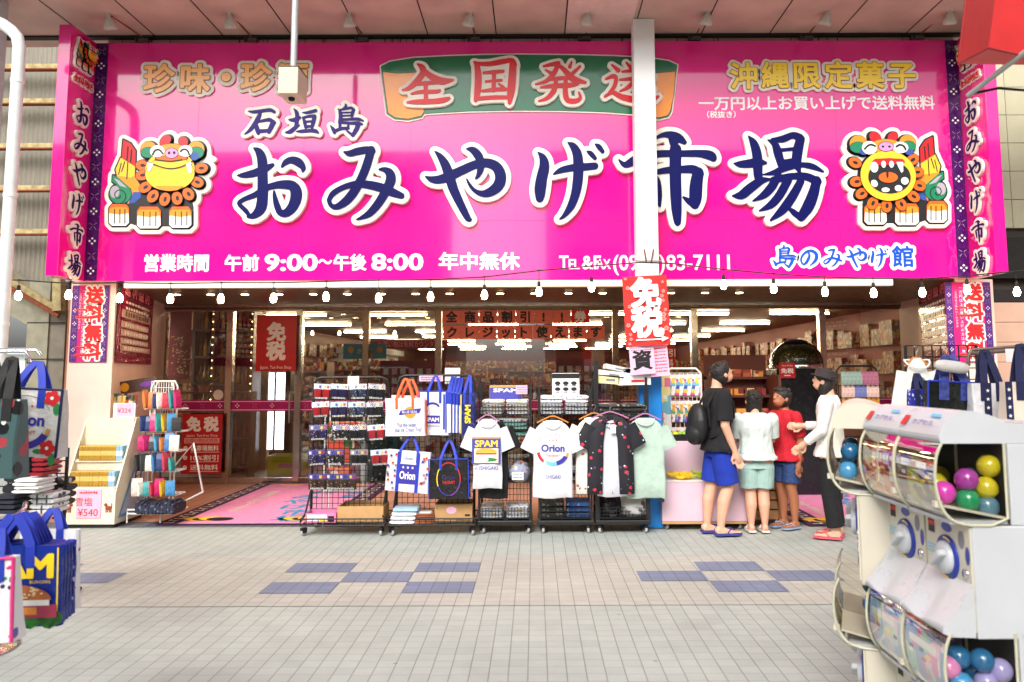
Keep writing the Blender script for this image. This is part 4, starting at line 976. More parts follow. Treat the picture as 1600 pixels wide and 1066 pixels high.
ship_banner('magenta shipping banner with red characters on the left pillar', (a+b)/2, 8.505, c, b-a, d-c)
a, b, c, d = R(1483, 441, 1547, 566, 8.5)
ship_banner('magenta shipping banner with red characters on the right pillar', (a+b)/2, 8.505, c, b-a, d-c)
STRIPE = mat('poster photo strips', (214, 150, 140), 0.3, var=.25, scale=20)
MAGP = mat('magenta plastic poster', (168, 16, 84), 0.15, coat=.5)
for sx in (-1, 1):
    if sx < 0: A = Vector((-4.50, YF, 0)); Bv = Vector((-5.30, YG, 0)); lab = 'crinkled magenta price poster on the left porch wall'
    else: A = Vector((4.52, YF, 0)); Bv = Vector((5.36, YG, 0)); lab = 'crinkled magenta price poster on the right porch wall'
    d = (Bv-A).normalized(); L = 1.95
    base = A + d*(.06 if sx > 0 else .06) ; ctr = base + d*L/2; ang = math.atan2(d.y, d.x) if sx < 0 else math.atan2(-d.y, -d.x)
    z0 = at(200, 572, 10.2).z + .02; H_ = 1.0
    nrm = Vector((-d.y, d.x, 0)) if sx > 0 else Vector((d.y, -d.x, 0))
    t = thing('price_poster', lab, 'poster', (ctr.x + nrm.x*.012, ctr.y + nrm.y*.012, z0), ang)
    mb = MB(); N = 14
    vs = [(-L/2+L*k/N, -.006+.006*math.sin(k*1.7+r*1.1), H_*r/6) for r in range(7) for k in range(N+1)]
    mb.add(vs, [(r*(N+1)+k, r*(N+1)+k+1, (r+1)*(N+1)+k+1, (r+1)*(N+1)+k) for r in range(6) for k in range(N)], MAGP, True).build('sheet', t)
    p = MB()
    for i, ch in enumerate('送料無料'):
        f = Field(-.2, -.16, .2, .16, .006); f.glyph(ch, 0, 0, .2, 1.35, .02); T = Matrix.Translation((-.58 + i*.37, 0, H_*.86))
        slab(p, f.loops(.012), -.016, -.0145, mat('pale pink print', (250, 170, 190), .4, var=0), T); slab(p, f.loops(-.004), -.018, -.0162, REDW, T)
    for r, hh in enumerate((.05, .05, .09, .07, .07, .06, .06)):
        zz_ = H_*.68 - sum((.05, .05, .09, .07, .07, .06, .06)[:r])*1.32
        p.box((-L*.43, -.0165, zz_-hh*.5), (L*.42*random.uniform(.7, 1), -.0145, zz_+hh*.5), STRIPE if r > 1 else MAGP); scrib(p, L*.82, hh*1.0, -.0172, INKW if r % 2 == 0 else INKK, 1, r+3, fill=.0) if False else None
        q = MB(); scrib(q, L*.8, hh, -.0175, INKW if r != 2 else INKK, 1, r+9, fill=.9); 
        p.add([(v.x, v.y, v.z+zz_-hh/2) for v in q.v], q.f, q.mats[0])
    p.build('print', t)
def tf_poster(label, px0, py0, px1, py1, Y, fn, base=RED):
    a, b, c, d = R(px0, py0, px1, py1, Y); t = thing('tax_free_poster', label, 'poster', ((a+b)/2, Y, c)); W_, H_ = b-a, d-c
    MB().box((-W_/2, 0, 0), (W_/2, .004, H_), base).build('sheet', t); p = MB(); fn(p, W_, H_); p.build('print', t)
def f1(p, w_, h): p.text('免', 0, h*.70, h*.34, INKW, -.0012, None, .05); p.text('税', 0, h*.36, h*.34, INKW, -.0012, None, .05); p.text('Japan. Tax-free Shop', 0, h*.07, h*.075, INKW, -.0012, w_*.78)
tf_poster('tall red poster with two large white characters on the glass door', 399, 492, 464, 580, YG-.14, f1)
def f2(p, w_, h):
    p.text('免', -w_*.22, h*.83, h*.25, INKW, -.0012, None, .05); p.text('税', w_*.22, h*.83, h*.25, INKW, -.0012, None, .05); p.text('Japan. Tax-free Shop', 0, h*.645, h*.055, INKW, -.0012, w_*.78)
    p.quad(-w_*.44, w_*.44, h*.51, h*.6, -.0012, mat('pale poster bar', (226, 160, 150), .4, var=0)); p.text('お買い物3大特典', 0, h*.555, h*.075, RED, -.002, w_*.8)
    for i, s_ in enumerate(('駐車場無料', '10%割引', '送料無料')):
        z = h*(.43-.16*i); p.text(s_, w_*.08, z, h*.10, INKW, -.0012, w_*.7, .02); p.disc(-w_*.4, z, .03, .03, -.0012, INKW, 14); p.text(str(i+1), -w_*.4, z, .045, RED, -.002); p.quad(-w_*.27, w_*.44, z-h*.07, z-h*.062, -.0012, INKW)
tf_poster('wide red poster listing three numbered offers low on the left window', 282, 647, 348, 741, YG-.14, f2)
WHD = mat('white round sticker', (236, 228, 220), .5)
t = thing('round_sticker', 'plain white disc stuck on the window over the magenta strip', 'sticker', at(341, 617, YG-.012)); MB().lathe([(.072, -.002), (.072, .0)], WHD, 24, Matrix.Rotation(rad(90), 4, 'X')).build('disc', t)
a, b, c, d = R(262, 486, 300, 592, YG+.35); t = thing('wall_hanging', 'dark red hanging with gold sprays behind the left window', 'wall hanging', ((a+b)/2, YG+.35, c)); DR = mat('dark red hanging', (120, 20, 22), .6)
MB().box((-(b-a)/2, 0, 0), ((b-a)/2, .01, d-c), DR).build('cloth', t); p = MB(); rnd = random.Random(4); GD = mat('gold spray', (214, 176, 110), .5)
for k in range(90): x_, z_ = rnd.gauss(0, .07), rnd.uniform(.06, .62)*(d-c); p.disc(max(-.16, min(.16, x_+.05*math.sin(z_*7))), z_, rnd.uniform(.006, .02), rnd.uniform(.004, .012), -.002-.0001*k, GD, 6)
p.build('gold_spray', t)
BLP = mat('blue poster', (70, 136, 168), .4)
def f3(p, w_, h): p.text('さんご', 0, h*.5, h*.34, INKW, -.0012); [p.disc(x*w_, h*z, .045, .05, -.0012, mat('orange print', (240, 150, 40), .5, var=0), 10) for x, z in ((-.32, .6), (.12, .25), (.34, .6))]
a = tf_poster('small blue poster with orange fish stuck inside the second window', 536, 537, 604, 561, YG+.05, f3, BLP)
SAL = mat('salmon paper', (246, 126, 104), .6)
def banner_row(label, chars, px0, px1, py0, py1, last=None):
    a, b, c, d = R(px0, py0, px1, py1, YG-.03); t = thing('paper_banner', label, 'banner', ((a+b)/2, YG-.03, c)); W_, H_ = b-a, d-c; n = len(chars); s_ = W_/n
    m = MB(); p = MB()
    for i, ch in enumerate(chars):
        x = -W_/2 + s_*(i+.5); hot = ch == '券'; sh_ = MB().box((x-s_*.49, 0, 0), (x+s_*.49, .003, H_), REDB if hot else SAL).build('sheet', t); MB().text(ch, x, H_*.5, H_*.84, INKW if hot else INKK, -.0012, None, .045).build('character', sh_)
banner_row('upper row of salmon papers with black characters on the wide window', '全商品割引!!券', 691, 921, 484, 506)
banner_row('lower row of salmon papers with black characters on the wide window', 'クレジット使えます', 692, 945, 508, 530)
tf_poster('dark red sign with white characters half hidden by the red cloth banner', 1032, 540, 1055, 578, YG-.1, lambda p, w_, h: (p.text('割引', 0, h*.7, h*.34, INKW, -.0012, None, .03), p.text('料', w_*.1, h*.28, h*.34, INKW, -.0012, None, .03)))

# ================================================================ doormats
MATP = mat('pink doormat', (232, 140, 182), .9, bump=.4, bscale=150, var=.08); MATE = mat('plum doormat edge', (74, 28, 74), .9, bump=.4, bscale=150); MATY = mat('mat yellow print', (238, 186, 30), .9); MATB = mat('mat blue print', (60, 140, 190), .9); MATC = mat('mat cream print', (226, 206, 190), .9)
def doormat(label, x0, x1, y0, y1, flip=False):
    t = thing('doormat', label, 'doormat', ((x0+x1)/2, (y0+y1)/2, .012)); W_, D_ = x1-x0, y1-y0
    T = Matrix(((1, 0, 0, 0), (0, 0, 1, -D_/2), (0, -1, 0, .004), (0, 0, 0, 1)))   # drawing (x, -height, z) laid flat
    MB().box((-W_/2, -D_/2, 0), (W_/2, D_/2, .008), MATE).box((-W_/2+.22, -D_/2+.02, .006), (W_/2-.22, D_/2-.02, .0095), MATP).build('mat', t)
    p = MB()
    for k in range(24):
        for sx in (-1, 1): p.quad(sx*(W_/2-.11)-.05, sx*(W_/2-.11)+.05, D_*(k+.3)/24, D_*(k+.5)/24, -.0075, MATC, T); p.quad(sx*(W_/2-.11)-.012+.04*(-1)**k, sx*(W_/2-.11)+.012+.04*(-1)**k, D_*(k+.3)/24, D_*(k+.9)/24, -.0085, MATC, T)
    for i, ch in enumerate('おみやげ市場'): p.text(ch, .22-.13*math.sin(i), D_*(.72-.125*i), .36, MATB, -.0075, None, .03, T)
    for i, ch in enumerate('石垣島'): p.text(ch, .62, D_*(.78-.09*i), .22, MATB, -.0075, None, .02, T)
    for sx in (-1, 1):
        for k in range(7): p.disc(sx*.52+.05*k-.15, D_*.09+.03*math.sin(k*2), .14, .1, -.0075-.0004*k, MATY if k % 3 else INKK, 14, T)
    p.text('営業時間 午前9:00～午後8:00', -.42, D_*.5, .12, MATC, -.0075, None, .02, T @ Matrix.Translation((-.42, 0, D_*.5)) @ Matrix.Rotation(rad(90), 4, 'Y') @ Matrix.Translation((.42, 0, -D_*.5)))
    for k, m in enumerate((MATY, INKR, INKG, MATY)): p.quad(-.55+.3*k, -.3+.3*k, D_*.93, D_*.965, -.0075, m, T)
    p.build('print', t)
doormat('pink doormat with plum edges before the glass door on the left', -3.86, -2.0, 8.28, 11.25)
doormat('pink doormat with plum edges behind the group of people on the right', 2.72, 4.3, 8.12, 10.8)

# ================================================================ left and right surroundings
CONC = mat('weathered concrete', (150, 146, 126), .85, var=.18, scale=5, bump=.15); CORR = mat('corrugated sheet', (132, 126, 112), .55, .2, var=.1, scale=3); BEAM = mat('rusty cream beam', (176, 158, 112), .8, var=.3, scale=12)
t = thing('concrete_column', 'weathered concrete column with a haunch behind the left bag rack', 'column', (at(62, 600, 12).x, 12, 0))
cxw = (at(82, 600, 12).x - at(36, 600, 12).x)
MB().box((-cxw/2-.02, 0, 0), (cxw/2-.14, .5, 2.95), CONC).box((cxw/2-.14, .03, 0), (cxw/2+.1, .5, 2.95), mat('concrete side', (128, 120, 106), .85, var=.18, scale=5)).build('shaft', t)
zj = [at(60, y, 12).z for y in (504, 561)]
MB().box((-cxw/2-.024, -.004, zj[0]-.012), (cxw/2+.104, .01, zj[0]+.004), DARK).box((-cxw/2-.024, -.004, zj[1]-.012), (cxw/2+.104, .01, zj[1]+.004), DARK).build('casting_joint', t)
px = lambda x, y: (at(x, y, 12).x - at(62, 600, 12).x, at(x, y, 12).z)
MB().poly([px(36, 506), px(0, 484), px(-60, 470), px(-60, 400), px(0, 420), px(40, 452), px(88, 478), px(88, 506)], .04, .46, CONC).build('haunch', t)
def corr_wall(name, label, x0, x1, z0, z1, Y, m, pitch=.076):
    n = int((x1-x0)/pitch*4); vs = []
    for k in range(n+1):
        x = x0 + (x1-x0)*k/n; y = Y + .014*math.sin(2*math.pi*(x-x0)/pitch); vs += [(x, y, z0), (x, y, z1)]
    t = thing(name, label, 'wall', ((x0+x1)/2, Y, z0))
    mb = MB().add(vs, [(2*k, 2*k+2, 2*k+3, 2*k+1) for k in range(n)], m, True, Matrix.Translation((-(x0+x1)/2, -Y, -z0))); mb.build('sheeting', t)
    return t
xa, xb = at(-90, 250, 12.6).x, at(108, 250, 12.6).x; za = at(60, 440, 12.6).z
t = corr_wall('corrugated_wall', 'grey corrugated metal wall with rusty rails left of the magenta sign', xa, xb, za-.1, 9.2, 12.6, CORR)
for i, y in enumerate((158, 228, 294, 362, 104)):
    zz = at(40, y, 12.3).z; MB().box((-1.3, -.3, zz-za+.1-.03), (1.3, -.22, zz-za+.1+.045), BEAM).box((-1.3, -.31, zz-za+.1-.05), (1.3, -.2, zz-za+.1-.03), RUST).build('rail', t)
def bar(mb, a, b, r, m):
    return mb.tube([a, b], r, m, 4)
t = thing('steel_brace', 'rusty cream sloping beam under the corrugated wall at far left', 'beam', at(40, 450, 12.0))
o_ = at(40, 450, 12.0); mb = MB(); bar(mb, at(-10, 424, 12.0)-o_, at(92, 486, 12.0)-o_, .09, BEAM); bar(mb, at(-10, 434, 11.9)-o_, at(92, 494, 11.9)-o_, .04, RUST); mb.build('beam', t)
mb = MB(); bar(mb, at(92, 436, 11.9)-o_, at(92, 486, 11.9)-o_, .09, BEAM); mb.build('post', t)
for (xx0, xx1, y0_, y1_, Yd, m_) in ((-60, 36, 550, 640, 14, WHITE),):
    pass
t = thing('steel_stanchion', 'pale grey steel post with a white drainpipe at far left', 'post', (at(2, 250, 7.4).x, 7.4, 0)); xo = at(2, 250, 7.4).x
PIPE = mat('white drainpipe', (226, 230, 228), .35, var=.05)
MB().box((-.5, .12, 0), (at(-8, 250, 7.6).x-xo, .26, ZC-.004), mat('pale green grey steel', (176, 192, 190), .4)).build('shaft', t, bevel=.006)
q = lambda x, y, Y=7.3: at(x, y, Y) - Vector((xo, 7.4, 0))
MB().tube([q(-14, 30), q(4, 38), q(18, 48), q(27, 58), q(30, 72), q(29, 100)] + [Vector((q(29, 100).x, q(29, 100).y, q(29, 100).z*(1-k/6)+.02*k/6)) for k in range(1, 7)], .055, PIPE, 14).build('drainpipe', t)
for z in (3.2, 4.3, 2.0, 1.0): MB().lathe([(.06, z-.02), (.06, z+.02)], WHITE, 14, Matrix.Translation((q(29, 100).x, q(29, 100).y, 0))).build('pipe_clip', t)
t = thing('far_house', 'pale distant house wall with wires seen left of the shop', 'building', (-13.5, 26, 0)); MB().box((-8, 0, 0), (8.2, 5, 2.2), mat('pale house wall', (222, 222, 224), .8)).build('wall', t); MB().box((-8.2, -.3, 2.2), (8.4, 5.2, 2.4), mat('pale roof', (190, 194, 200), .7)).build('roof', t)
# right: pink boarded wall and tiled wall above it
t = thing('board_wall', 'pale pink boarded wall at the right end of the shop', 'wall', (at(1600, 500, 9.4).x+.3, 9.4, 0)); BOARD = mat('pink board', (206, 166, 144), .75, var=.06, scale=4); mb = MB(); W0 = at(1545, 500, 9.4).x - at(1600, 500, 9.4).x - .3
for k in range(10): mb.box((W0, 0, .0+k*.235), (1.6, .08, .229+k*.235), BOARD)
mb.build('boards', t); MB().box((W0, .02, 2.36), (1.6, .08, 2.5), DARK).build('top_gap', t)
t = thing('tiled_wall', 'beige tiled upper wall beyond the right end of the magenta sign', 'wall', (at(1590, 300, 10).x, 10, 2.6)); mb = MB(); TB = mat('beige wall tile', (186, 180, 152), .5, var=.08, scale=2)
for r in range(7):
    for c in range(5): mb.box((-.7+c*.62, 0, .75+r*.37), (-.7+c*.62+.612, .06, .75+r*.37+.362), TB)
mb.build('tiles', t); MB().box((-.8, .062, -.2), (2.6, .2, 3.5), mat('dark wall backing', (62, 54, 46), .8)).build('backing', t); MB().box((-.8, -.05, .1), (2.6, .06, .62), DARK).build('dark_opening', t)
# red awning close by at the upper right
AW = mat('red awning cloth', (196, 24, 26), .55, var=.08, scale=6)
t = thing('red_awning', 'red cloth awning corner hanging in at the upper right', 'awning', at(1600, 60, 3.4)); o_ = Vector(t.location)
P = lambda x, y, Y: at(x, y, Y) - o_
fr = [P(1545, 74, 3.1), P(1760, 120, 3.1), P(1760, -60, 3.1), P(1562, -60, 3.1)]; bk = [P(1497, 100, 3.6), P(1700, 103, 3.6), P(1700, -60, 3.6), P(1516, -60, 3.6)]
mb = MB(); mb.add(fr + bk, [(0, 1, 2, 3), (4, 7, 6, 5), (0, 4, 5, 1), (1, 5, 6, 2), (2, 6, 7, 3), (3, 7, 4, 0)], AW); mb.build('cloth', t)
mb = MB(); e = Vector((.02, -.004, 0)); mb.tube([P(1498, 98, 3.6), P(1516, -60, 3.6)], .006, mat('awning piping', (150, 14, 18), .5)).tube([P(1498, 100, 3.6), P(1545, 75, 3.1), P(1740, 116, 3.1)], .006, mat('awning piping', (150, 14, 18), .5)); mb.build('piping', t)
mb = MB(); mb.tube([P(1512, 150, 3.3), P(1640, 52, 3.0)], .011, mat('grey awning arm', (168, 164, 158), .4, .4), 10); mb.build('arm', t)
mb = MB(); mb.tube([P(1516, 147, 3.35), P(1560, 138, 3.4), P(1610, 142, 3.45)], .006, RUBBER, 6); mb.build('cord', t)
# ================================================================ the five racks in front of the glass
YR = 7.9
def orion(p, x, z, s, y, col=INKB):                               # beer style roundel: stars, name, ribbons
    for k in (-1, 0, 1): motif_star(p, x+k*.13*s, z+.36*s, .035*s, y, INKR)
    p.text('Orion', x, z+.1*s, .34*s, col, y, .82*s, .03); p.text('THE DRAFT', x, z-.17*s, .11*s, INKR, y, .5*s)
    p.arc(x, z, .58*s, .58*s, .012*s, y, GREYM, 30, 150, 18); p.arc(x, z-.02*s, .56*s, .5*s, .1*s, y, INKR, 185, 232, 10); p.arc(x, z-.02*s, .56*s, .5*s, .12*s, y, mat('sky blue print', (110, 190, 230), .5, var=0), 232, 285, 10); p.arc(x, z-.02*s, .56*s, .5*s, .14*s, y, INKB, 285, 335, 10); p.arc(x, z-.02*s, .56*s, .5*s, .08*s, y, mat('ochre print', (200, 150, 60), .5, var=0), 335, 352, 6)
def motif_star(p, x, z, r, y, m):
    pts = [(x + (r if k % 2 == 0 else r*.42)*math.cos(rad(90+36*k)), z + (r if k % 2 == 0 else r*.42)*math.sin(rad(90+36*k))) for k in range(10)]
    p.poly(pts, y-.0008, y, m)
PURB2 = mat('violet blue print', (66, 66, 160), .5, var=0); BUN = mat('bun print', (236, 176, 50), .5, var=0)
def spam_label(p, x, z, w_, h, y, big=True):
    p.quad(x-w_/2, x+w_/2, z-h/2, z+h/2, y, PURB2); p.quad(x-w_/2, x+w_/2, z+h*.44, z+h*.5, y-.0006, mat('ochre print', (200, 150, 60), .5, var=0))
    p.text('SPAM', x, z+h*.27, h*.34, INKY if big else INKW, y-.0008, w_*.8, .03)
    if big:
        p.quad(x-w_*.42, x+w_*.42, z-h*.46, z+h*.08, y-.0008, mat('cream print', (246, 226, 190), .5, var=0))
        p.disc(x, z-h*.08, w_*.38, h*.17, y-.0014, BUN, 20, None, 0, 180); p.quad(x-w_*.36, x+w_*.36, z-h*.15, z-h*.09, y-.0018, INKR); p.quad(x-w_*.38, x+w_*.38, z-h*.22, z-h*.16, y-.0018, INKW); p.disc(x+w_*.1, z-h*.34, w_*.28, h*.07, y-.0018, INKG, 16); p.disc(x-w_*.12, z-h*.33, w_*.2, h*.09, y-.0022, INKW, 16)
# --- wire rack with tray (two of them)
def wire_rack(label, px0, px1, ptop, split):
    x0, x1 = at(px0, 760, 8.0).x, at(px1, 760, 8.0).x; zt_ = at(px0, ptop, 8.0).z; cx = (x0+x1)/2; L = (x1-x0)/2
    t = thing('display_rack', label, 'display rack', (cx, 8.0, 0))
    MB().tube([(-L, 0, .1), (-L, 0, zt_-.07), (-L+.02, 0, zt_-.02), (-L+.07, 0, zt_), (L-.07, 0, zt_), (L-.02, 0, zt_-.02), (L, 0, zt_-.07), (L, 0, .1)], .014, BLACK, 8).build('frame', t)
    grid(MB(), -L, L, .16, zt_-.06, 0, 14, 24, .0028, BLACK).build('grid_panel', t)
    mb = MB(); gridh(mb, -L-.03, L+.03, -.26, .2, .1, 10, 6, .003, BLACK); zz = .16
    for a, b in (((-L-.03, -.26), (L+.03, -.26)), ((L+.03, -.26), (L+.03, .2)), ((-L-.03, -.26), (-L-.03, .2)), ((-L-.03, .2), (L+.03, .2))):
        for z_ in (.1, .16): mb.tube([(*a, z_), (*b, z_)], .007, BLACK, 6)
    for k in range(15): x = -L-.03 + (2*L+.06)*k/14; mb.box((x-.003, -.263, .1), (x+.003, -.257, .16), BLACK)
    for sx in (-1, 1): mb.tube([(sx*L, 0, .42), (sx*(L+.0), -.2, .2), (sx*(L+.03), -.26, .13)], .009, BLACK, 6)
    mb.build('tray', t)
    casters(t, [(sx*(L+.0), y) for sx in (-1, 1) for y in (-.24, .18)])
    return t, cx, L
t1, cx1, L1 = wire_rack('black wire rack hung with rows of sock packs', 487, 604, 590, 0)
t2, cx2, L2 = wire_rack('black wire rack hung with shopping bags beside the sock rack', 620, 741, 587, 0)
# --- sock packs
CLEAR = glass('clear film', (.97, .97, .98), 1.35, .05, 1.0)
socks = {'red': mat('red sock', (206, 40, 50), .8), 'navy': mat('navy dotted sock', (44, 36, 84), .8), 'blue': patmat('patterned sock', (48, 70, 110), [((220, 220, 210), 60, .25), ((220, 180, 60), 45, .2)]), 'black': mat('black sock', (26, 26, 32), .8),
         'violet': patmat('violet sock', (52, 40, 110), [((230, 200, 90), 50, .22)]), 'mix': patmat('mixed sock', (36, 34, 40), [((230, 230, 226), 40, .3), ((200, 60, 60), 60, .2)]), 'brown': patmat('brown sock', (70, 48, 38), [((190, 150, 110), 40, .3)])}
SKYP = mat('pale sky card', (206, 222, 236), .5); 
def pack_proto(kind):
    W_, H_ = .17, .15; t = thing('sock_pack', 'x', 'sock pack', (0, 0, 0), 0, 'sock packs on the black wire rack')
    c = socks[kind]; mb = MB()
    for k in (0, 1): mb.loft([[( (-.5+.5*k+.03)*W_*.96 + (.44*W_)*(.5+.5*math.cos(a)*s_), -.008 - .012*math.sin(a)*s_*(1 if math.sin(a) > 0 else .3), z) for a in [2*math.pi*j/10 for j in range(10)]] for z, s_ in ((.02, .8), (.035, 1), (.085, 1), (.1, .9))], c, True)
    mb.build('socks', t)
    MB().box((-W_/2, -.004, .095), (W_/2, .0, H_), SKYP if kind in ('red', 'navy', 'blue') else mat('busy card '+('v' if kind != 'black' else 'k'), (92, 84, 150) if kind != 'black' else (150, 146, 150), .5, var=.3, scale=60)).box((-W_/2, -.004, 0), (W_/2, 0, .095), mat('dark card', (44, 42, 46), .5)).build('card', t)
    p = MB(); scrib(p, W_*.9, .03, -.0222, INKW, 1, len(kind), fill=.8); [p.quad(x-.011, x+.011, .108, .135, -.0045, mm) for x, mm in ((-.06, INKW), (-.02, INKB), (.03, INKY), (.06, INKR))]; p.build('print', t)
    MB().add([(-W_/2, -.002, 0), (-W_/2, -.024, .012), (-W_/2, -.024, .1), (-W_/2, -.006, H_), (W_/2, -.002, 0), (W_/2, -.024, .012), (W_/2, -.024, .1), (W_/2, -.006, H_)], [(0, 4, 5, 1), (1, 5, 6, 2), (2, 6, 7, 3)], CLEAR).build('film', t)
    return t
rows_ = [(612, [(503, 'red'), (530, 'navy'), (560, 'blue'), (588, 'black')], 'top'), (640, [(502, 'red'), (530, 'navy'), (558, 'blue'), (586, 'black')], 'second'), (676, [(498, 'violet'), (533, 'mix'), (560, 'black'), (589, 'red')], 'third'), (715, [(496, 'violet'), (524, 'mix'), (561, 'black'), (594, 'red')], 'fourth'), (753, [(496, 'brown'), (522, 'brown'), (543, 'brown')], 'lowest')]
protos = {}
for y, its, rn in rows_:
    for i, (x, kd) in enumerate(its):
        if kd not in protos: protos[kd] = o = pack_proto(kd)
        else: o = dup(protos[kd])
        Yp = 7.86 - .05*(1 if y > 660 else 0); p_ = at(x, y+12, Yp); o.location = p_; o.rotation_euler = (rad(4), rad(random.uniform(-4, 4)), rad(random.uniform(-8, 8)))
        colr = {'red': 'red', 'navy': 'dotted navy', 'blue': 'patterned blue', 'black': 'black', 'violet': 'violet', 'mix': 'black and white', 'brown': 'brown'}[kd]
        o['label'] = f'{colr} sock pack, {ORD[i]} from left in the {rn} row of the rack'
# white stand with coral panels behind the sock rack
x0, x1, z0, z1 = R(507, 572, 572, 800, 8.25)
t = thing('wire_stand', 'white wire stand with coral cloth behind the sock rack', 'stand', ((x0+x1)/2, 8.3, 0)); L = (x1-x0)/2
mb = MB()
for z in (.12, .35, .62, .9, 1.1): gridh(mb, -L, L, -.1, .1, z, 8, 3, .004, WHITE)
for sx in (-1, 1):
    for y in (-.1, .1): mb.tube([(sx*L, y, 0), (sx*L, y, 1.15)], .007, WHITE, 6)
mb.build('frame', t)
CORAL = confetti('coral goods', [(232, 84, 62), (226, 100, 74), (240, 120, 90), (70, 110, 60), (230, 210, 190)], 14)
o = MB().box((-L*.9, -.08, .64), (L*.5, .08, .88), CORAL).box((-L*.9, -.07, .92), (L*.9, .07, 1.04), CORAL).box((-L*.9, -.08, .37), (L*.3, .08, .58), CORAL).build('goods', t, bevel=.01); 
# cartons and towels in the trays
def carton(label, x0, y0, x1, y1, Y, d, m, prt=None, openb=True):
    a, b, c, dd = R(x0, y0, x1, y1, Y); W_, H_ = b-a, dd-c; t = thing('cardboard_box' if m is CARD else 'packet', label, 'box', ((a+b)/2, Y+d/2, c)); mb = MB(); w1 = .005
    mb.box((-W_/2, -d/2, 0), (W_/2, -d/2+w1, H_), m).box((-W_/2, d/2-w1, 0), (W_/2, d/2, H_*1.06), m).box((-W_/2, -d/2+w1, 0), (-W_/2+w1, d/2-w1, H_), m).box((W_/2-w1, -d/2+w1, 0), (W_/2, d/2-w1, H_), m).box((-W_/2+w1, -d/2+w1, 0), (W_/2-w1, d/2-w1, H_*.6), mat('carton inside', (110, 82, 54), .8)).build('walls', t)
    if prt: p = MB(); prt(p, W_, H_, -d/2-.0015); p.build('print', t)
    return t
carton('open plain brown carton in the tray of the sock rack', 527, 791, 599, 816, 7.78, .3, CARD)
carton('pink and white packet at the left end of the sock rack tray', 477, 802, 525, 817, 7.79, .2, mat('pink packet', (238, 130, 180), .5), lambda p, w_, h, y: (p.quad(-w_*.44, w_*.2, h*.15, h*.85, y, INKW), p.quad(w_*.24, w_*.44, h*.1, h*.7, y, INKK), p.quad(-w_*.02, w_*.18, h*.12, h*.45, y-.0006, INKY)))
carton('brown carton with green mark and pink sticker in the bag rack tray', 679, 788, 738, 815, 7.78, .28, CARD, lambda p, w_, h, y: (p.text('K', -w_*.43, h*.8, h*.22, INKG, y), p.disc(-w_*.06, h*.66, .05, .035, y, PINKP, 12), scrib(p, w_*.5, h*.3, y, BROWN, 1, 2), p.quad(w_*.3, w_*.44, h*.3, h*.42, y, INKK), p.quad(w_*.1, w_*.45, h*.06, h*.1, y, INKK)))
TOW = mat('white towel cloth', (232, 234, 238), .85, bump=.3, bscale=200); TOWB = mat('pale blue towel', (168, 198, 226), .85)
x0, x1, z0, z1 = R(611, 794, 651, 816, 7.85)
for k in range(4): fold_thing(f'{["white","white","white","pale blue"][k]} folded towel, {["lowest","second","third","topmost"][k]} in the bag rack tray', (x0+x1)/2+.01*k, 7.86, .11+.038*k, x1-x0, .26, .036, TOWB if k == 3 else TOW, None, k, 'folded_towel', 'towel')
x0, x1, z0, z1 = R(650, 799, 678, 816, 7.8)
t = thing('basket', 'small woven brown basket between towels and carton in the tray', 'basket', ((x0+x1)/2, 7.84, .105)); W_ = (x1-x0)/2
mb = MB(); WK = mat('woven brown', (150, 84, 50), .8, bump=.5, bscale=120)
for k in range(5): mb.tube([(-W_, -.09, .012+.02*k), (W_, -.09, .012+.02*k), (W_, .09, .012+.02*k), (-W_, .09, .012+.02*k)], .011, WK, 6, True)
mb.build('weave', t); folded(MB(), 0, 0, .03, W_*1.6, .14, .08, TOW, 5).build('lining', t)
# --- bags on the second rack
WBAG = mat('white nonwoven bag', (222, 222, 226), .6, bump=.35, bscale=14); ORF = mat('orange webbing', (240, 92, 24), .6, bump=.15, bscale=300); NBAG = mat('navy laminate bag', (26, 34, 96), .28, bump=.4, bscale=12); BLB = mat('black laminate bag', (24, 22, 24), .22, bump=.4, bscale=12)
def bag_at(label, x0, y0, x1, y1, Y, **k):
    a, b, c, d = R(x0, y0, x1, y1, Y); return tote(label, (a+b)/2, c, Y, b-a, d-c, **k)
YBG = 7.72
def prA(p, w_, h, y):
    p.disc(.05, h*.62, .055, .055, y, mat('orange print', (240, 120, 50), .5, var=0), 24); p.poly([(-.06, h*.56), (.14, h*.6), (.16, h*.72), (-.04, h*.68)], y-.001, y, INKB); p.text('BLUE SEAL', .05, h*.64, .035, INKW, y-.0016, .15); p.text('For the wider', .02, h*.30, .055, INKB, y, w_*.46); p.text('that Ice Cream Trip!', .03, h*.17, .055, INKB, y, w_*.66)
bag_at('white shopping bag with orange straps and orange round badge', 603, 622, 668, 681, YBG, d=.1, body=WBAG, hand=ORF, prt=prA, hh=.19, tilt=rad(-1.5), side=ORF, rz=rad(-6))
bag_at('plain white shopping bag with orange edge behind the badge bag', 610, 618, 671, 680, YBG+.09, d=.06, body=WBAG, hand=ORF, hh=.16, tilt=rad(1))
def prB(p, w_, h, y): p.quad(-w_*.34, w_*.2, h*.26, h*.44, y, INKB); p.text('SPAM', -w_*.05, h*.35, h*.13, INKW, y-.001, w_*.44, .03); p.text('OKINAWA', -w_*.05, h*.2, h*.07, INKB, y, w_*.5); p.ell if False else p.arc(-w_*.05, h*.6, .08, .06, .02, y, INKB, 20, 220, 14); p.quad(w_*.30, w_*.36, .05, h*.93, y, BLUEF)
bag_at('white shopping bag with blue straps and dark block lettering', 655, 611, 706, 679, YBG+.05, d=.08, body=WBAG, hand=BLUEF, prt=prB, hh=.15, trim=BLUEF, rz=rad(-14))
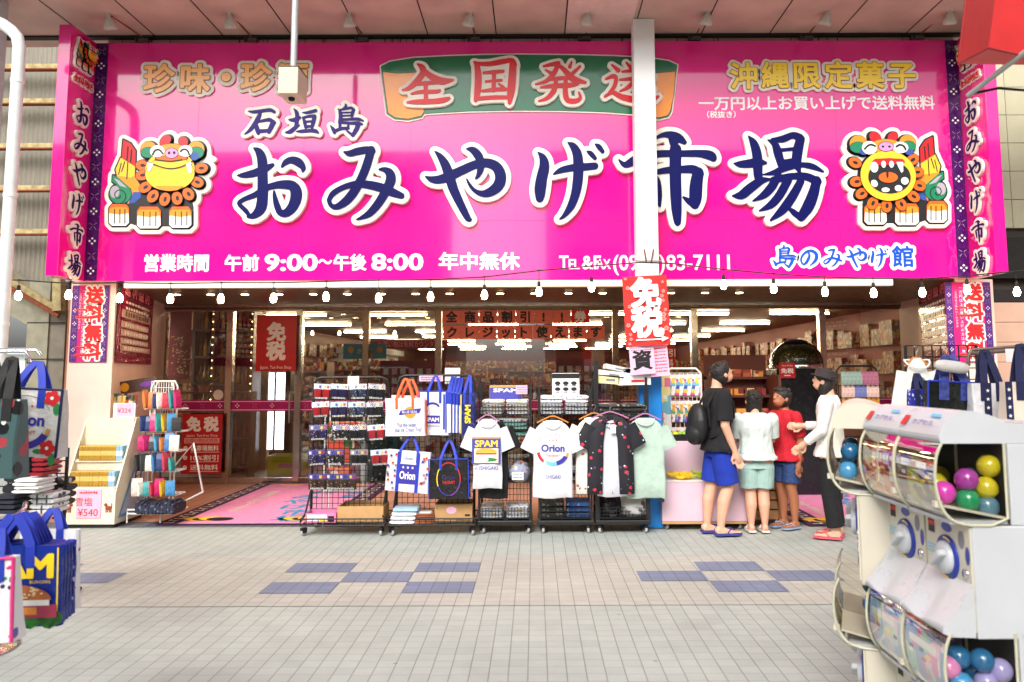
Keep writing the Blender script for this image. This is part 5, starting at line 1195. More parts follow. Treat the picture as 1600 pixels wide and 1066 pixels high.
for k in range(4): bag_at(f'white blue-trimmed bag, {ORD[k]} of four hanging edge on in the bag rack', 702+5*k, 613+k, 712+5*k, 676, YBG+.04, d=.16, body=WBAG, hand=BLUEF, hh=.16, trim=BLUEF, rz=rad(-20))
def prC(p, w_, h, y): p.text('SPAM', 0, h*.5, w_*.5, INKY, y, None, .04, Matrix.Translation((0, 0, h*.5)) @ Matrix.Rotation(rad(-90), 4, 'Y') @ Matrix.Translation((0, 0, -h*.5))); p.quad(-w_*.46, -w_*.4, 0.02, h*.95, y, INKY)
bag_at('navy shopping bag with yellow lettering running down its side', 722, 613, 746, 680, YBG+.02, d=.2, body=NBAG, hand=BLUEF, prt=prC, hh=.17, rz=rad(-8))
def prD(p, w_, h, y):
    rnd = random.Random(2)
    for k in range(26):
        x, z = rnd.choice((-1, 1))*w_*rnd.uniform(.27, .46), h*rnd.uniform(.06, .94); p.disc(x, z, .012, .012, y, rnd.choice((INKR, GREYM, INKB)), 8); p.arc(x, z, .02, .02, .003, y, INKR, 200, 330, 6)
    p.quad(-w_*.2, w_*.2, h*.2, h*.68, y, INKB); [motif_star(p, k*.045, h*.6, .014, y-.001, INKW) for k in (-1, 0, 1)]; p.text('Orion', 0, h*.42, h*.26, INKW, y-.001, w_*.36, .03)
    for sx in (-1, 1): p.quad(sx*w_*.22-.016, sx*w_*.22+.016, .0, h*.97, y-.0008, BLUEF)
    p.text('Orion', 0, h*.83, h*.1, INKB, y, w_*.2)
bag_at('white patterned bag with blue centre panel and two blue straps', 602, 704, 672, 768, YBG, d=.11, body=WBAG, hand=BLUEF, prt=prD, hh=.14, tilt=rad(4), rz=rad(-5))
def prE(p, w_, h, y):
    for k, m in enumerate((INKR, INKY, INKB, mat('violet print', (120, 60, 160), .5, var=0), INKR)): p.arc(0, h*.5, .115, .155, .009, y, m, 72*k+60, 72*k+134, 16)
    p.text('THE DRAFT', 0, h*.42, .04, INKR, y, .12, .02); p.text('Orion', 0, h*.55, .06, mat('dark violet print', (56, 46, 110), .5, var=0), y, .12)
NVP = patmat('blue patterned edge', (30, 40, 150), [((210, 214, 236), 40, .35)])
bag_at('black laminated bag with a rainbow oval and blue straps', 672, 716, 735, 778, YBG, d=.16, body=BLB, hand=BLUEF, prt=prE, hh=.17, trim=BLUEF, side=NVP, rz=rad(-3), tilt=rad(-1))
# loose clothes hanging behind the grid of racks one and two
HC = [patmat('hanging print a', (60, 74, 70), [((230, 226, 210), 18, .2), ((160, 60, 50), 14, .16)]), mat('grey print cloth', (196, 196, 196), .8), patmat('hanging print b', (196, 190, 176), [((50, 60, 90), 12, .25)]), mat('dark teal cloth', (30, 62, 66), .8)]
for k, (x, m) in enumerate(((582, HC[1]), (594, HC[0]), (626, HC[3]), (650, HC[2]))):
    shirt(f'{["grey printed","dark patterned","dark teal","pale patterned"][k]} shirt hanging edge on behind the first two racks', at(x, 650, 8.2).x, at(x, 655, 8.2).z, 8.2, .3, .62, m, .12, seed=k+20, rz=rad(60), name='hanging_shirt', cat='shirt')
paper('small white price card on top of the sock rack', 543, 588, 561, 603, 7.95, WHITEP, lambda p, w_, h, y: scrib(p, w_, h, y, GREYM, 4, 1)); paper('pink price card on top of the bag rack', 655, 587, 692, 596, 7.95, PINKP, lambda p, w_, h, y: scrib(p, w_, h, y, INKR, 2, 2)); paper('grey white card behind the top of the bag rack', 695, 575, 719, 600, 8.1, WHITEP)
# --- three basket racks
def basket_rack(label, px0, px1, ptop, shelves, tall=0):
    x0, x1 = at(px0, 760, 7.85).x, at(px1, 760, 7.85).x; zt_ = at(px0, ptop, 7.85).z; cx = (x0+x1)/2; L = (x1-x0)/2
    t = thing('basket_rack', label, 'display rack', (cx, 8.05, 0)); mb = MB()
    for sx in (-1, 1):
        for y in (-.2, .2): mb.box((sx*L-.011, y-.011, .11), (sx*L+.011, y+.011, zt_), BLACK)
    if tall: mb.box((-L-.02, -.225, .1), (-L+.02, -.19, zt_+.16), BLACK).box((L-.02, -.225, .1), (L+.02, -.19, zt_-.1), BLACK)
    mb.build('frame', t)
    mb = MB().box((-L-.02, -.24, .085), (L+.02, .22, .125), BLACK); mb.build('base', t, bevel=.006)
    for i, z in enumerate(shelves):
        m2 = MB(); gridh(m2, -L, L, -.2, .2, z, 14, 6, .0028, BLACK); grid(m2, -L, L, z, z+.1, -.2, 16, 3, .0028, BLACK)
        for sx in (-1, 1): m2.box((sx*L-.004, -.2, z), (sx*L+.004, .2, z+.006), BLACK).box((sx*L-.004, -.2, z+.094), (sx*L+.004, .2, z+.1), BLACK)
        m2.build('basket', t)
    grid(MB(), -L, L, .13, zt_, .2, 14, 22, .0025, BLACK).build('back_grid', t)
    casters(t, [(sx*(L-.03), y) for sx in (-1, 1) for y in (-.2, .18)])
    return t, cx, L
zs = lambda py: at(835, py, 7.85).z
sh3 = [.14, zs(752), zs(694), zs(672), zs(648)]
t3, cx3, L3 = basket_rack('black basket rack with folded shirts and a violet can sign', 749, 829, 600, sh3)
t4, cx4, L4 = basket_rack('black basket rack with a white chart sign on top', 843, 924, 606, [.14, zs(752), zs(648)])
t5, cx5, L5 = basket_rack('tall black rack loaded with white trays and striped cloth', 933, 1012, 590, [.14, zs(652)], 1)
FB = [patmat('yellow burger print cloth', (238, 232, 220), [((226, 180, 60), 14, .3), ((60, 60, 130), 22, .2)]), patmat('mint print cloth', (150, 214, 200), [((240, 240, 240), 20, .3)]), patmat('orange print cloth', (236, 220, 200), [((226, 120, 50), 16, .35), ((200, 50, 50), 24, .2)]),
      patmat('blue spotted cloth', (242, 242, 244), [((50, 60, 150), 30, .3)]), patmat('red blue print cloth', (238, 238, 242), [((90, 160, 210), 12, .3), ((190, 50, 60), 16, .2)]), patmat('grey striped cloth', (70, 66, 66), [((226, 224, 218), 26, .32)], aniso=(.2, 1, 2)), patmat('dark leaf cloth', (48, 52, 50), [((130, 128, 116), 22, .33)]), patmat('blue check cloth', (44, 84, 150), [((130, 170, 220), 34, .3), ((20, 30, 60), 30, .2)]),
      patmat('navy cloth', (28, 36, 84), [((200, 60, 60), 10, .12)]), patmat('white printed cloth', (228, 228, 236), [((50, 60, 120), 14, .25), ((230, 190, 60), 11, .2)])]
def stack(cx, L, z, n, cols, what, where, h=.034, mats=None, grp=None):
    for c in range(cols):
        for k in range(n):
            x = cx - L + 2*L*(c+.5)/cols
            m = mats[(c+k) % len(mats)]; side = ['left', 'right', 'third'][c] if cols > 1 else 'single'
            fold_thing(f'{what}, {["lowest","second","third","fourth","fifth"][k]} {"in the "+side+" stack " if cols > 1 else ""}{where}', x + random.uniform(-.01, .01), 8.03, z+.004+k*(h+.002), 2*L/cols*.9, .34, h, m, grp, k+c*7)
stack(cx3, L3, sh3[4], 4, 2, 'burger print folded shirt', 'under the violet sign', mats=[FB[0], FB[9], FB[0]])
stack(cx3, L3, sh3[3], 3, 1, 'mint print folded shirt', 'in the upper basket of the can sign rack', mats=[FB[1], FB[1], FB[4]])
stack(cx3, L3, sh3[2], 3, 1, 'orange print folded shirt', 'in the middle basket of the can sign rack', mats=[FB[2], FB[2], FB[1]])
stack(cx3, L3, sh3[1]+.0, 4, 1, 'navy folded shirt', 'in the lower basket of the can sign rack', mats=[FB[8], FB[9]])
stack(cx3, L3, sh3[0], 3, 2, 'white printed folded shirt', 'at the bottom below the violet sign', mats=[FB[9], FB[3]])
stack(cx4, L4, zs(648), 5, 2, 'blue spotted folded shirt', 'under the chart sign', mats=[FB[3], FB[4], FB[3]])
stack(cx4, L4, zs(752), 3, 1, 'pale folded shirt', 'in the lower chart rack basket', mats=[FB[9], FB[6]])
for c, m, nm in ((0, FB[6], 'dark leaf'), (1, FB[7], 'blue check')):
    for k in range(3): fold_thing(f'{nm} folded shirt, {["lowest","second","topmost"][k]} at the bottom of the chart rack', cx4 - L4*.5 + c*L4, 8.03, .145+.05*k, L4*.95, .34, .048, m, None, k+c)
stack(cx5, L5, zs(652), 3, 2, 'striped grey folded shirt', 'on the tall rack', mats=[FB[5], FB[6]], h=.04)
# violet can sign, price cards, chart sign
paper('violet cardboard sign with white block lettering above folded shirts', 765, 602, 815, 628, 8.0, mat('ochre card', (200, 160, 100), .6), lambda p, w_, h, y: spam_label(p, 0, h*.46, w_*.98, h*.9, y, False), name='shop_card')
paper('pinkish blank price card beside the violet can sign', 806, 602, 824, 616, 7.9, PINKP, lambda p, w_, h, y: scrib(p, w_, h, y, GREYM, 3, 4))
def chart(p, w_, h, y):
    p.quad(-w_*.5, w_*.5, h*.8, h*.98, y, INKK); scrib(p, w_*.8, h*.14, y-.001, INKW, 1, 3)
    for k in (-1, 0, 1): p.disc(k*w_*.3, h*.62, .03, .02, y, INKK, 10); p.disc(k*w_*.3, h*.4, .03, .02, y, INKK, 10); p.quad(k*w_*.3-.02, k*w_*.3+.02, h*.5, h*.55, y, GREYM); p.quad(k*w_*.3-.02, k*w_*.3+.02, h*.26, h*.31, y, GREYM)
paper('white printed chart with black title bar standing over spotted shirts', 863, 583, 905, 625, 8.0, WHITEP, chart)
# --- garments
WT = mat('white jersey', (222, 222, 226), .85, var=.02, bump=.3, bscale=7); BT = mat('black jersey', (20, 20, 22), .85, bump=.3, bscale=7)
ALO = patmat('dark aloha cloth', (22, 20, 30), [((196, 44, 70), 15, .25), ((228, 220, 224), 17, .13), ((70, 110, 90), 13, .12), ((80, 60, 110), 10, .12)]); WFL = patmat('white floral cloth', (228, 222, 214), [((170, 90, 90), 14, .2), ((90, 100, 80), 16, .16)]); MINT = mat('pale green jersey', (178, 200, 186), .85, bump=.3, bscale=7); LGT = mat('light grey jersey', (206, 208, 216), .8); BRN = mat('blouse pink', (214, 190, 190), .8)
WOODH = mat('wooden hanger', (214, 132, 50), .45); PNKH = mat('mauve plastic hanger', (180, 120, 160), .35)
def hang(label, xn, yn, hem, bw_px, Y, fab, hm, hlabel, **k):
    p_ = at(xn, yn, Y); L = p_.z - at(xn, hem, Y).z; bw = bw_px*Y/F
    if hm: hanger(p_.x, Y-.004, p_.z+.034, bw*.8, hm, hlabel, None)
    return shirt(label, p_.x, p_.z, Y, bw, L, fab, **k)
hang('black t-shirt half hidden behind the white burger tee', 772, 655, 779, 44, 7.74, BT, None, '', seed=3)
hang('white t-shirt with a burger can print on the front', 762, 655, 763, 45, 7.64, WT, PNKH, 'mauve hanger in the white burger tee', seed=4, prt=lambda p, y: (spam_label(p, -.01, -.29, .27, .25, y), p.text('in ISHIGAKI', -.01, -.45, .05, INKB, y, .22)))
hang('white t-shirt with stars and a ribbon roundel print', 863.5, 657, 778, 61, 7.66, WT, WOODH, 'orange wooden hanger in the white roundel tee', seed=9, prt=lambda p, y: (orion(p, 0, -.28, .27, y), p.text('ISHIGAKI', 0, -.52, .055, INKB, y, .15)))
hang('white floral shirt half hidden by the dark floral shirt', 928, 652, 772, 58, 7.74, WFL, WOODH, 'orange wooden hanger in the white floral shirt', seed=11)
hang('pale green t-shirt with a tiny chest emblem', 1008, 653, 778, 60, 7.74, MINT, PNKH, 'mauve hanger in the pale green tee', seed=12, prt=lambda p, y: (p.disc(-.02, -.2, .012, .008, y, GREYM, 8), p.quad(.12, .165, -.79, -.75, y+.012, INKK)))
hang('light grey t-shirt inside the open dark floral shirt', 955, 655, 776, 46, 7.68, LGT, None, '', seed=13, sl=.02, hd=.03)
hang('dark floral shirt hanging open over a grey tee', 953, 650, 772, 72, 7.66, ALO, PNKH, 'mauve hanger in the dark floral shirt', seed=14, opened=.15, name='aloha_shirt', cat='shirt', prt=lambda p, y: p.quad(.0, .05, -.16, -.08, y-.006, INKW))
# trays of papers on the tall rack, clear bags below
for i, (x0, y0, x1, y1, m, nm, tl_) in enumerate(((932, 586, 968, 600, mat('pale yellow box', (240, 226, 160), .6), 'yellow', 4), (966, 588, 1017, 602, WHITEP, 'white', -1), (935, 580, 975, 590, WHITEP, 'slanted white', 7), (974, 575, 1016, 588, mat('pale blue box', (206, 222, 236), .6), 'pale blue', -2), (945, 572, 985, 580, mat('grey sheet stack', (206, 206, 202), .6), 'grey', 12))):
    a, b, c, d = R(x0, y0, x1, y1, 7.86); t = MB().box((-(b-a)/2, 0, 0), ((b-a)/2, .3, d-c), m).quad(-(b-a)*.1, (b-a)*.3, (d-c)*.3, (d-c)*.6, -.0012, INKR if i == 1 else GREYM).build('paper_tray', None, ((a+b)/2, 7.86, c), bevel=.003, label=f'{nm} flat paper box heaped on top of the tall black rack', cat='box'); t.rotation_euler.y = rad(tl_)
CLB = patmat('crumpled clear bag', (40, 38, 44), [((226, 226, 230), 9, .3), ((150, 60, 70), 14, .15)], rough=.12); CLW = patmat('pale crumpled bag', (206, 206, 204), [((120, 116, 116), 12, .3), ((240, 240, 240), 9, .3)], rough=.12)
def lump(label, x0, y0, x1, y1, Y, m, seed, name='plastic_bag', cat='plastic bag'):
    a, b, c, d = R(x0, y0, x1, y1, Y); rnd = random.Random(seed); o = MB().ell((0, 0, (d-c)/2), ((b-a)/2, .15, (d-c)/2), m, None, 22, 14)
    me_v = [Vector((p.x*(1+rnd.uniform(-.12, .12)), p.y*(1+rnd.uniform(-.16, .16)), max(0, p.z*(1+rnd.uniform(-.12, .12))))) for p in o.v]; o.v = me_v
    return o.build(name, None, ((a+b)/2, Y, c), label=label, cat=cat)
lump('black patterned clear bag at the bottom left of the tall rack', 929, 770, 975, 810, 8.0, CLB, 1); lump('pale crumpled clear bag at the bottom right of the tall rack', 965, 768, 1014, 810, 7.98, CLW, 2)
lump('grey printed plastic bag in the lower basket of the can sign rack', 794, 722, 829, 754, 7.84, patmat('grey pack', (150, 156, 176), [((226, 190, 60), 10, .28), ((180, 50, 60), 12, .22)], rough=.2), 3)
paper('white price label across the grey printed plastic bag', 800, 738, 818, 750, 7.66, WHITEP, lambda p, w_, h, y: scrib(p, w_, h, y, GREYM, 2, 7))
# ================================================================ pink counter, fruit, crate, small goods
PNKC = mat('pale pink painted board', (222, 190, 204), .55, var=.04, scale=4)
a, b, c, d = R(1035, 752, 1166, 815, 7.95)
t = thing('sales_counter', 'pale pink two-step counter on castors behind the boy in black', 'counter', ((a+b)/2, 7.95, 0)); W_ = (b-a)/2
MB().box((-W_, 0, c), (W_, .55, d), PNKC).build('lower_box', t, bevel=.004)
MB().box((-W_+.02, .2, d), (W_, .6, at(1100, 690, 8.15).z), PNKC).build('upper_box', t, bevel=.004)
MB().box((-W_-.006, -.008, d-.002), (W_+.006, .2, d+.006), WHITE).build('ledge', t); MB().box((-W_, .002, c-.025), (W_, .5, c-.001), CARD).build('plinth', t)
casters(t, [(-W_+.05, .08), (W_-.06, .08), (W_-.06, .45)])
BAN = mat('banana yellow', (236, 196, 40), .5, var=.1)
def bananas(label, px, py, n, Y, m, seed):
    p_ = at(px, py, Y); rnd = random.Random(seed); mb = MB()
    for k in range(n):
        a = rnd.uniform(-.8, .8); o_ = Vector((rnd.uniform(-.09, .09), rnd.uniform(-.04, .04), .016+rnd.uniform(0, .05))); dx, dy = math.cos(a), math.sin(a)
        mb.tube([o_ + Vector((dx*(q-.5)*.13, dy*(q-.5)*.13, .03*(4*(q-.5)**2))) for q in (0, .12, .3, .5, .7, .88, 1)], [.005, .012, .018, .019, .018, .011, .005], m, 8)
    return mb.build('banana_bunch', None, (p_.x, Y, p_.z), label=label, cat='bananas')
bananas('heap of yellow bananas on the ledge of the pink counter', 1064, 750, 16, 8.05, BAN, 1)
bananas('small greenish banana bunch at the right end of the counter ledge', 1094, 750, 7, 8.05, mat('green banana', (170, 186, 50), .5), 2)
p_ = at(1064, 689, 8.3); t = thing('fruit_tray', 'dark tray with green and yellow fruit on top of the pink counter', 'tray', (p_.x+.04, 8.3, at(1064, 690, 8.2).z)); MB().box((-.13, -.08, 0), (.13, .1, .012), BLACK).box((-.13, -.08, .012), (.13, -.072, .07), BLACK).box((-.13, .092, .012), (.13, .1, .07), BLACK).box((-.13, -.072, .012), (-.122, .092, .07), BLACK).box((.122, -.072, .012), (.13, .092, .07), BLACK).build('tray', t)
mb = MB()
for k in range(9): mb.ell((-.1+.05*(k % 5), -.03+.06*(k//5), .06+.01*(k % 2)), .03, mat('green mango', (150, 190, 50), .4) if k % 3 else mat('yellow mango', (236, 210, 60), .4), None, 10, 7)
mb.build('fruit', t)
a, b, c, d = R(1166, 752, 1222, 812, 8.2); WD = mat('crate board', (168, 122, 78), .7, bump=.2, var=.15)
t = thing('wooden_crate', 'brown wooden crate standing beside the pink counter behind the child in white', 'crate', ((a+b)/2, 8.2, c)); W_ = (b-a)/2
mb = MB()
for k in range(4): mb.box((-W_, 0, .01+k*(d-c)/4), (W_, .3, .0+(k+1)*(d-c)/4-.006), WD)
mb.box((-W_, -.012, 0), (-W_+.05, 0, d-c), WD).box((W_-.05, -.012, 0), (W_, 0, d-c), WD); mb.build('boards', t)
# stand of key rings and pouches right of the column
TOYC = [confetti('toy goods a', [(230, 90, 150), (240, 240, 240), (60, 90, 190), (250, 210, 60), (40, 40, 46), (120, 190, 220)], 26), confetti('toy goods b', [(70, 110, 200), (240, 236, 230), (230, 170, 60), (150, 80, 160), (90, 170, 120)], 30), confetti('toy goods c', [(240, 220, 120), (200, 50, 60), (240, 240, 236), (80, 150, 210)], 28), confetti('toy goods d', [(130, 90, 170), (230, 230, 236), (60, 60, 70), (240, 150, 180)], 28)]
x0, x1 = at(1042, 640, 8.9).x, at(1096, 640, 8.9).x; t = thing('goods_stand', 'white wire stand with rows of small colourful packets right of the blue column', 'display rack', ((x0+x1)/2, 8.9, 0)); L = (x1-x0)/2; zt_ = at(1065, 576, 8.9).z
mb = MB().tube([(-L, 0, .0), (-L, 0, zt_-.05), (-L+.05, 0, zt_), (L-.05, 0, zt_), (L, 0, zt_-.05), (L, 0, 0)], .012, WHITE, 8); mb.build('frame', t); grid(MB(), -L, L, .3, zt_-.05, 0, 8, 14, .003, WHITE).build('grid_panel', t)
pp = None
for r in range(3):
    for c in range(4):
        if pp is None:
            pp = thing('toy_packet', 'x', 'packet', (0, 0, 0), 0, 'small packets on the white stand'); MB().box((-.05, -.03, 0), (.05, -.006, .2), TOYC[0]).build('packet', pp, bevel=.01); MB().box((-.05, -.006, .2), (.05, -.002, .235), WHITEP).build('header', pp); o = pp
        else:
            o = dup(pp); me = o.children[0] if o.children[0].name.startswith('packet') else o.children[1]
            me.data = me.data.copy(); me.data.materials[0] = TOYC[(r+c*3+c) % 4]
        o.location = (t.location.x - L + .06 + c*(2*L-.12)/3, 8.9, zt_-.3-r*.29); o['label'] = f'colourful packet, {ORD[c]} from left in the {["top","middle","lowest"][r]} row of the white stand'
a, b, c, d = R(1022, 582, 1041, 690, 8.6); t = thing('promo_panel', 'tall narrow pale blue printed panel between column and packets', 'panel', ((a+b)/2+.05, 8.65, .3)); MB().box((-(b-a)/2, 0, 0), ((b-a)/2, .02, d-.3), confetti('promo print', [(120, 190, 214), (90, 170, 204), (236, 226, 150), (230, 120, 150), (240, 240, 236)], 9)).build('board', t)
# stepped snack shelf and its trays of goods behind the people
WDD = mat('dark shelf wood', (92, 44, 32), .6)
x0, x1 = at(1118, 640, 9.4).x, at(1222, 640, 9.4).x; t = thing('snack_shelf', 'dark red stepped shelf of snack trays behind the people', 'shelf', ((x0+x1)/2, 9.4, 0)); L = (x1-x0)/2
mb = MB()
for k in range(6): mb.box((-L, .0+.09*k, .35+.22*k), (L, .3+.09*k, .38+.22*k), WDD)
mb.box((-L, .6, 0), (L, .63, 1.75), WDD).box((-L, 0, 0), (-L+.03, .63, 1.5), WDD).box((L-.03, 0, 0), (L, .63, 1.5), WDD).box((-L, .02, 0), (L, .04, .35), WDD); mb.build('shelves', t)
SN = confetti('snack trays', [(150, 70, 44), (196, 96, 60), (220, 150, 60), (120, 40, 40), (90, 90, 60), (226, 190, 150), (150, 50, 60)], 11)
mb = MB()
for k in range(6):
    for j in range(5): mb.box((-L+.05+j*(2*L-.1)/5, .03+.09*k, .38+.22*k), (-L+.05+(j+.85)*(2*L-.1)/5, .24+.09*k, .43+.22*k+.05*random.random()), SN)
g = mb.build('goods', t); g['kind'] = 'stuff'
# glass dome machine at the open door
x0, x1 = at(1204, 560, 10.4).x, at(1284, 560, 10.4).x; rr = (x1-x0)/2; zb_ = at(1244, 570, 10.4).z; t = thing('dome_machine', 'big glass dome with navy cap on a black cabinet in the doorway', 'machine', ((x0+x1)/2, 10.4, 0))
MB().box((-rr-.02, -rr, 0), (rr+.02, rr, zb_-.05), mat('black cabinet', (28, 26, 30), .25)).build('cabinet', t, bevel=.02)
MB().lathe([(rr*1.02, -.05), (rr*1.03, 0), (rr*.98, .02)], CHROME, 40, Matrix.Translation((0, 0, zb_))).build('ring', t)
MB().lathe([(rr*math.cos(a_), rr*.92*math.sin(a_)+.02) for a_ in [k*.105 for k in range(13)]], glass('dome glass', (.9, .93, .9), 1.5, 0, 1.6), 40, Matrix.Translation((0, 0, zb_))).build('dome', t)
MB().lathe([(rr*.93*math.cos(a_), rr*.62*math.sin(a_)+.025) for a_ in [k*.15 for k in range(11)]], patmat('green dome contents', (46, 50, 26), [((96, 100, 40), 22, .3), ((190, 180, 90), 30, .16), ((150, 80, 40), 17, .14)]), 36, Matrix.Translation((0, 0, zb_))).build('contents', t)
MB().lathe([(rr*.5, rr*.8), (rr*.46, rr*.9), (rr*.2, rr*.99), (.01, rr*1.0)], NAVYF, 32, Matrix.Translation((0, 0, zb_))).build('cap', t)
a, b, c, d = R(1219, 568, 1241, 591, 10.0); tf_poster('small red sign with two white characters on the black dome cabinet', 1218, 567, 1242, 591, 10.4-rr-.03, lambda p, w_, h: (p.text('Tax Free', 0, h*.82, h*.13, INKW, -.0012, w_*.7), p.text('免税', 0, h*.48, h*.34, INKW, -.0012, w_*.8, .03), p.quad(-w_*.2, w_*.2, h*.14, h*.2, -.0012, INKW)))
# black snack rack by the right window
x0, x1 = at(1313, 600, 9.6).x, at(1376, 600, 9.6).x; L = (x1-x0)/2; t = thing('snack_rack', 'black wire rack with three rows of snack pouches by the right window', 'display rack', ((x0+x1)/2, 9.7, 0)); zt_ = at(1345, 572, 9.6).z
MB().tube([(-L, 0, 0), (-L, 0, zt_-.05), (-L+.05, 0, zt_), (L-.05, 0, zt_), (L, 0, zt_-.05), (L, 0, 0)], .013, BLACK, 8).build('frame', t)
mb = MB(); zr = [at(1345, y, 9.5).z for y in (602, 622, 641, 662, 684)]
for z in zr: gridh(mb, -L, L, -.12, .06, z-.01, 8, 3, .004, BLACK)
mb.build('shelves', t)
SC = [(190, 120, 150), (160, 190, 180), (220, 160, 90), (120, 130, 190), (230, 200, 190), (206, 150, 60)]
pm = [mat(f'pouch {k}', c, .3, var=.2, scale=30) for k, c in enumerate(SC)]; pp = None; rn = ['pink and green', 'blue and pale', 'orange', 'orange', 'tan']
for r in range(3):
    for k in range(9):
        m = [pm[(0 if k > 4 else 1)], pm[3 if 2 < k < 6 else 4], pm[5 if k % 3 else 2]][r]
        if pp is None: pp = MB().loft([chamf(.03, -.02, .02, .008) and [(x, y, z) for x, y in chamf(.032*s_, -.022*s2, .022*s2, .008*s2)] for z, s_, s2 in ((0, 1, .6), (.03, 1, 1), (.1, 1, 1), (.14, 1, .2), (.155, 1, .15))], m, False).build('snack_pouch', None, cat='snack pouch', group='snack pouches on the black rack'); o = pp
        else: o = dup(pp); o.data = o.data.copy(); o.data.materials[0] = m
        o.location = (t.location.x-L+.05+k*(2*L-.1)/8, 9.62, zr[r]+.006); o['label'] = f'snack pouch, {ORD[k]} from left in the {["top","middle","lower"][r]} row by the right window'

# ================================================================ left: cream stand, wire racks
CRM = mat('cream painted board', (236, 226, 200), .55, var=.05, scale=4)
p0 = gnd(95, 826); p1 = gnd(178, 826); yy0 = p1.y; W_ = p1.x-p0.x; D_ = .62; zt_ = at(178, 660, yy0+.3).z
t = thing('sweets_stand', 'cream stepped display stand with gold packets and a pink handwritten card', 'display stand', (p0.x, yy0, .04))
prof = [(0, .0), (0, .38), (.12, .40), (.14, .70), (.26, .72), (.30, .98), (.62, 1.02), (.62, 0)]
mb = MB(); 
zmap = lambda z: z*(zt_/1.02)
for sx in (0, W_-.015): mb.add([(x, y*D_/.62, zmap(z)) for x in (sx, sx+.015) for y, z in [(0, 0), (0, .30), (.36, 1.02), (.62, 1.02), (.62, 0)]], [(0, 1, 2, 3, 4), (9, 8, 7, 6, 5), (0, 5, 6, 1), (1, 6, 7, 2), (2, 7, 8, 3), (3, 8, 9, 4), (4, 9, 5, 0)], CRM)
mb.build('side_panel', t)
mb = MB().box((.015, .005, 0), (W_-.015, .02, zmap(.36)), CRM)
steps = [(.04, .36, .42), (.17, .60, .70), (.33, .84, .98)]
for y, z0_, z1_ in steps[:2]: mb.box((.015, y, zmap(z0_)-.012), (W_-.015, y+.16, zmap(z0_)), CRM).box((.015, y+.15, zmap(z0_)), (W_-.015, y+.162, zmap(z0_+.26)), CRM)
mb.box((.015, .33, zmap(.84)), (W_-.015, .345, zmap(1.02)), CRM).box((.015, .345, zmap(1.0)), (W_-.015, D_, zmap(1.02)), CRM); mb.build('steps', t)
MB().box((.02, .03, -.035), (W_-.02, D_-.03, 0), BLACK).build('plinth', t)
p = MB(); T = Matrix.Translation((W_+.001, 0, 0)) @ Matrix.Rotation(rad(90), 4, 'Z'); SB = mat('sky blue panel', (112, 164, 206), .5); SBL = mat('pale blue panel', (196, 212, 232), .5)
p.add([(.06, -.001, zmap(.05)), (.58, -.001, zmap(.05)), (.58, -.001, zmap(.9))], [(0, 1, 2)], SB, False, T); p.add([(.12, -.002, zmap(.08)), (.56, -.002, zmap(.08)), (.56, -.002, zmap(.8))], [(0, 1, 2)], SBL, False, T)
p.disc(.44, zmap(.42), .07, .085, -.003, INKK, 20, T); p.text('塩', .44, zmap(.42), .1, INKW, -.004, None, .02, T); p.text('ちんすこう', .47, zmap(.30), .06, BROWN, -.0035, None, .02, T, True, .055); p.text('雪', .5, zmap(.56), .07, BROWN, -.0035, None, .02, T)
p.build('side_print', t)
PAPR = [ (W_*.3, W_*.7)]
p = MB(); p.box((W_*.28, -.004, zmap(.06)), (W_*.74, .003, zmap(.34)), PINKP); p.text('雪塩', W_*.42, zmap(.22), .09, INKR, -.0055); p.text('¥540', W_*.5, zmap(.12), .1, INKR, -.0055); q = MB(); scrib(q, W_*.4, .06, -.0055, INKR, 1, 3); p.add([(v.x+W_*.5, v.y, v.z+zmap(.28)) for v in q.v], q.f, INKR)
for cx_ in (W_*.12, W_*.88):                                       # little brown dogs
    p.ell((cx_, .001, zmap(.16)), (.035, .004, .022), BROWN, None, 12, 6); p.ell((cx_+(.03 if cx_ < W_/2 else -.03), .001, zmap(.16)+.03), (.018, .004, .017), BROWN, None, 10, 6)
    for k in (-.024, -.008, .012, .026): p.box((cx_+k-.004, -.001, zmap(.16)-.045), (cx_+k+.004, .003, zmap(.16)-.012), BROWN)
    p.box((cx_+(-.034 if cx_ < W_/2 else .026), -.001, zmap(.16)+.01), (cx_+(-.026 if cx_ < W_/2 else .034), .003, zmap(.16)+.045), BROWN)
p.build('front_print', t)
GOLDP = mat('gold sweets wrapper', (206, 160, 62), .28, .3, var=.25, scale=24); BLS = mat('blue white wrapper', (150, 196, 226), .35, var=.2, scale=40)
pk = None
for r, (y, z0_, z1_) in enumerate(steps[:2]):
    for k in range(14):
        blue = k >= 12
        if pk is None or False: pk = MB().box((-.016, 0, 0), (.016, .13, .15), GOLDP).box((-.0162, -.001, .05), (.0162, .03, .1), mat('gold label', (226, 196, 110), .4)).build('sweets_packet', None, cat='packet', group='gold packets on the cream stand', bevel=.004); o = pk
        else: o = dup(pk)
        if blue: o.data = o.data.copy(); o.data.materials[0] = BLS; o.data.materials[1] = INKW
        o.location = (p0.x + .06 + k*(W_-.12)/13, yy0+y+.008+random.uniform(0, .006), .04+zmap(z0_)+.001); o['label'] = f'{"blue and white" if blue else "gold"} packet, {ORD[k] if k < 12 else "last" if k == 13 else "last but one"} in the {["lower","upper"][r]} row of the cream stand'
# pink price card on a grey board above the stand
paper('grey white board with a pink price card above the cream stand', 175, 630, 212, 682, 8.55, WHITEP, lambda p, w_, h, y: (p.quad(-w_*.35, w_*.45, h*.6, h*.98, y, PINKP), p.text('¥324', 0, h*.78, h*.2, INKR, y-.001)), name='price_board')
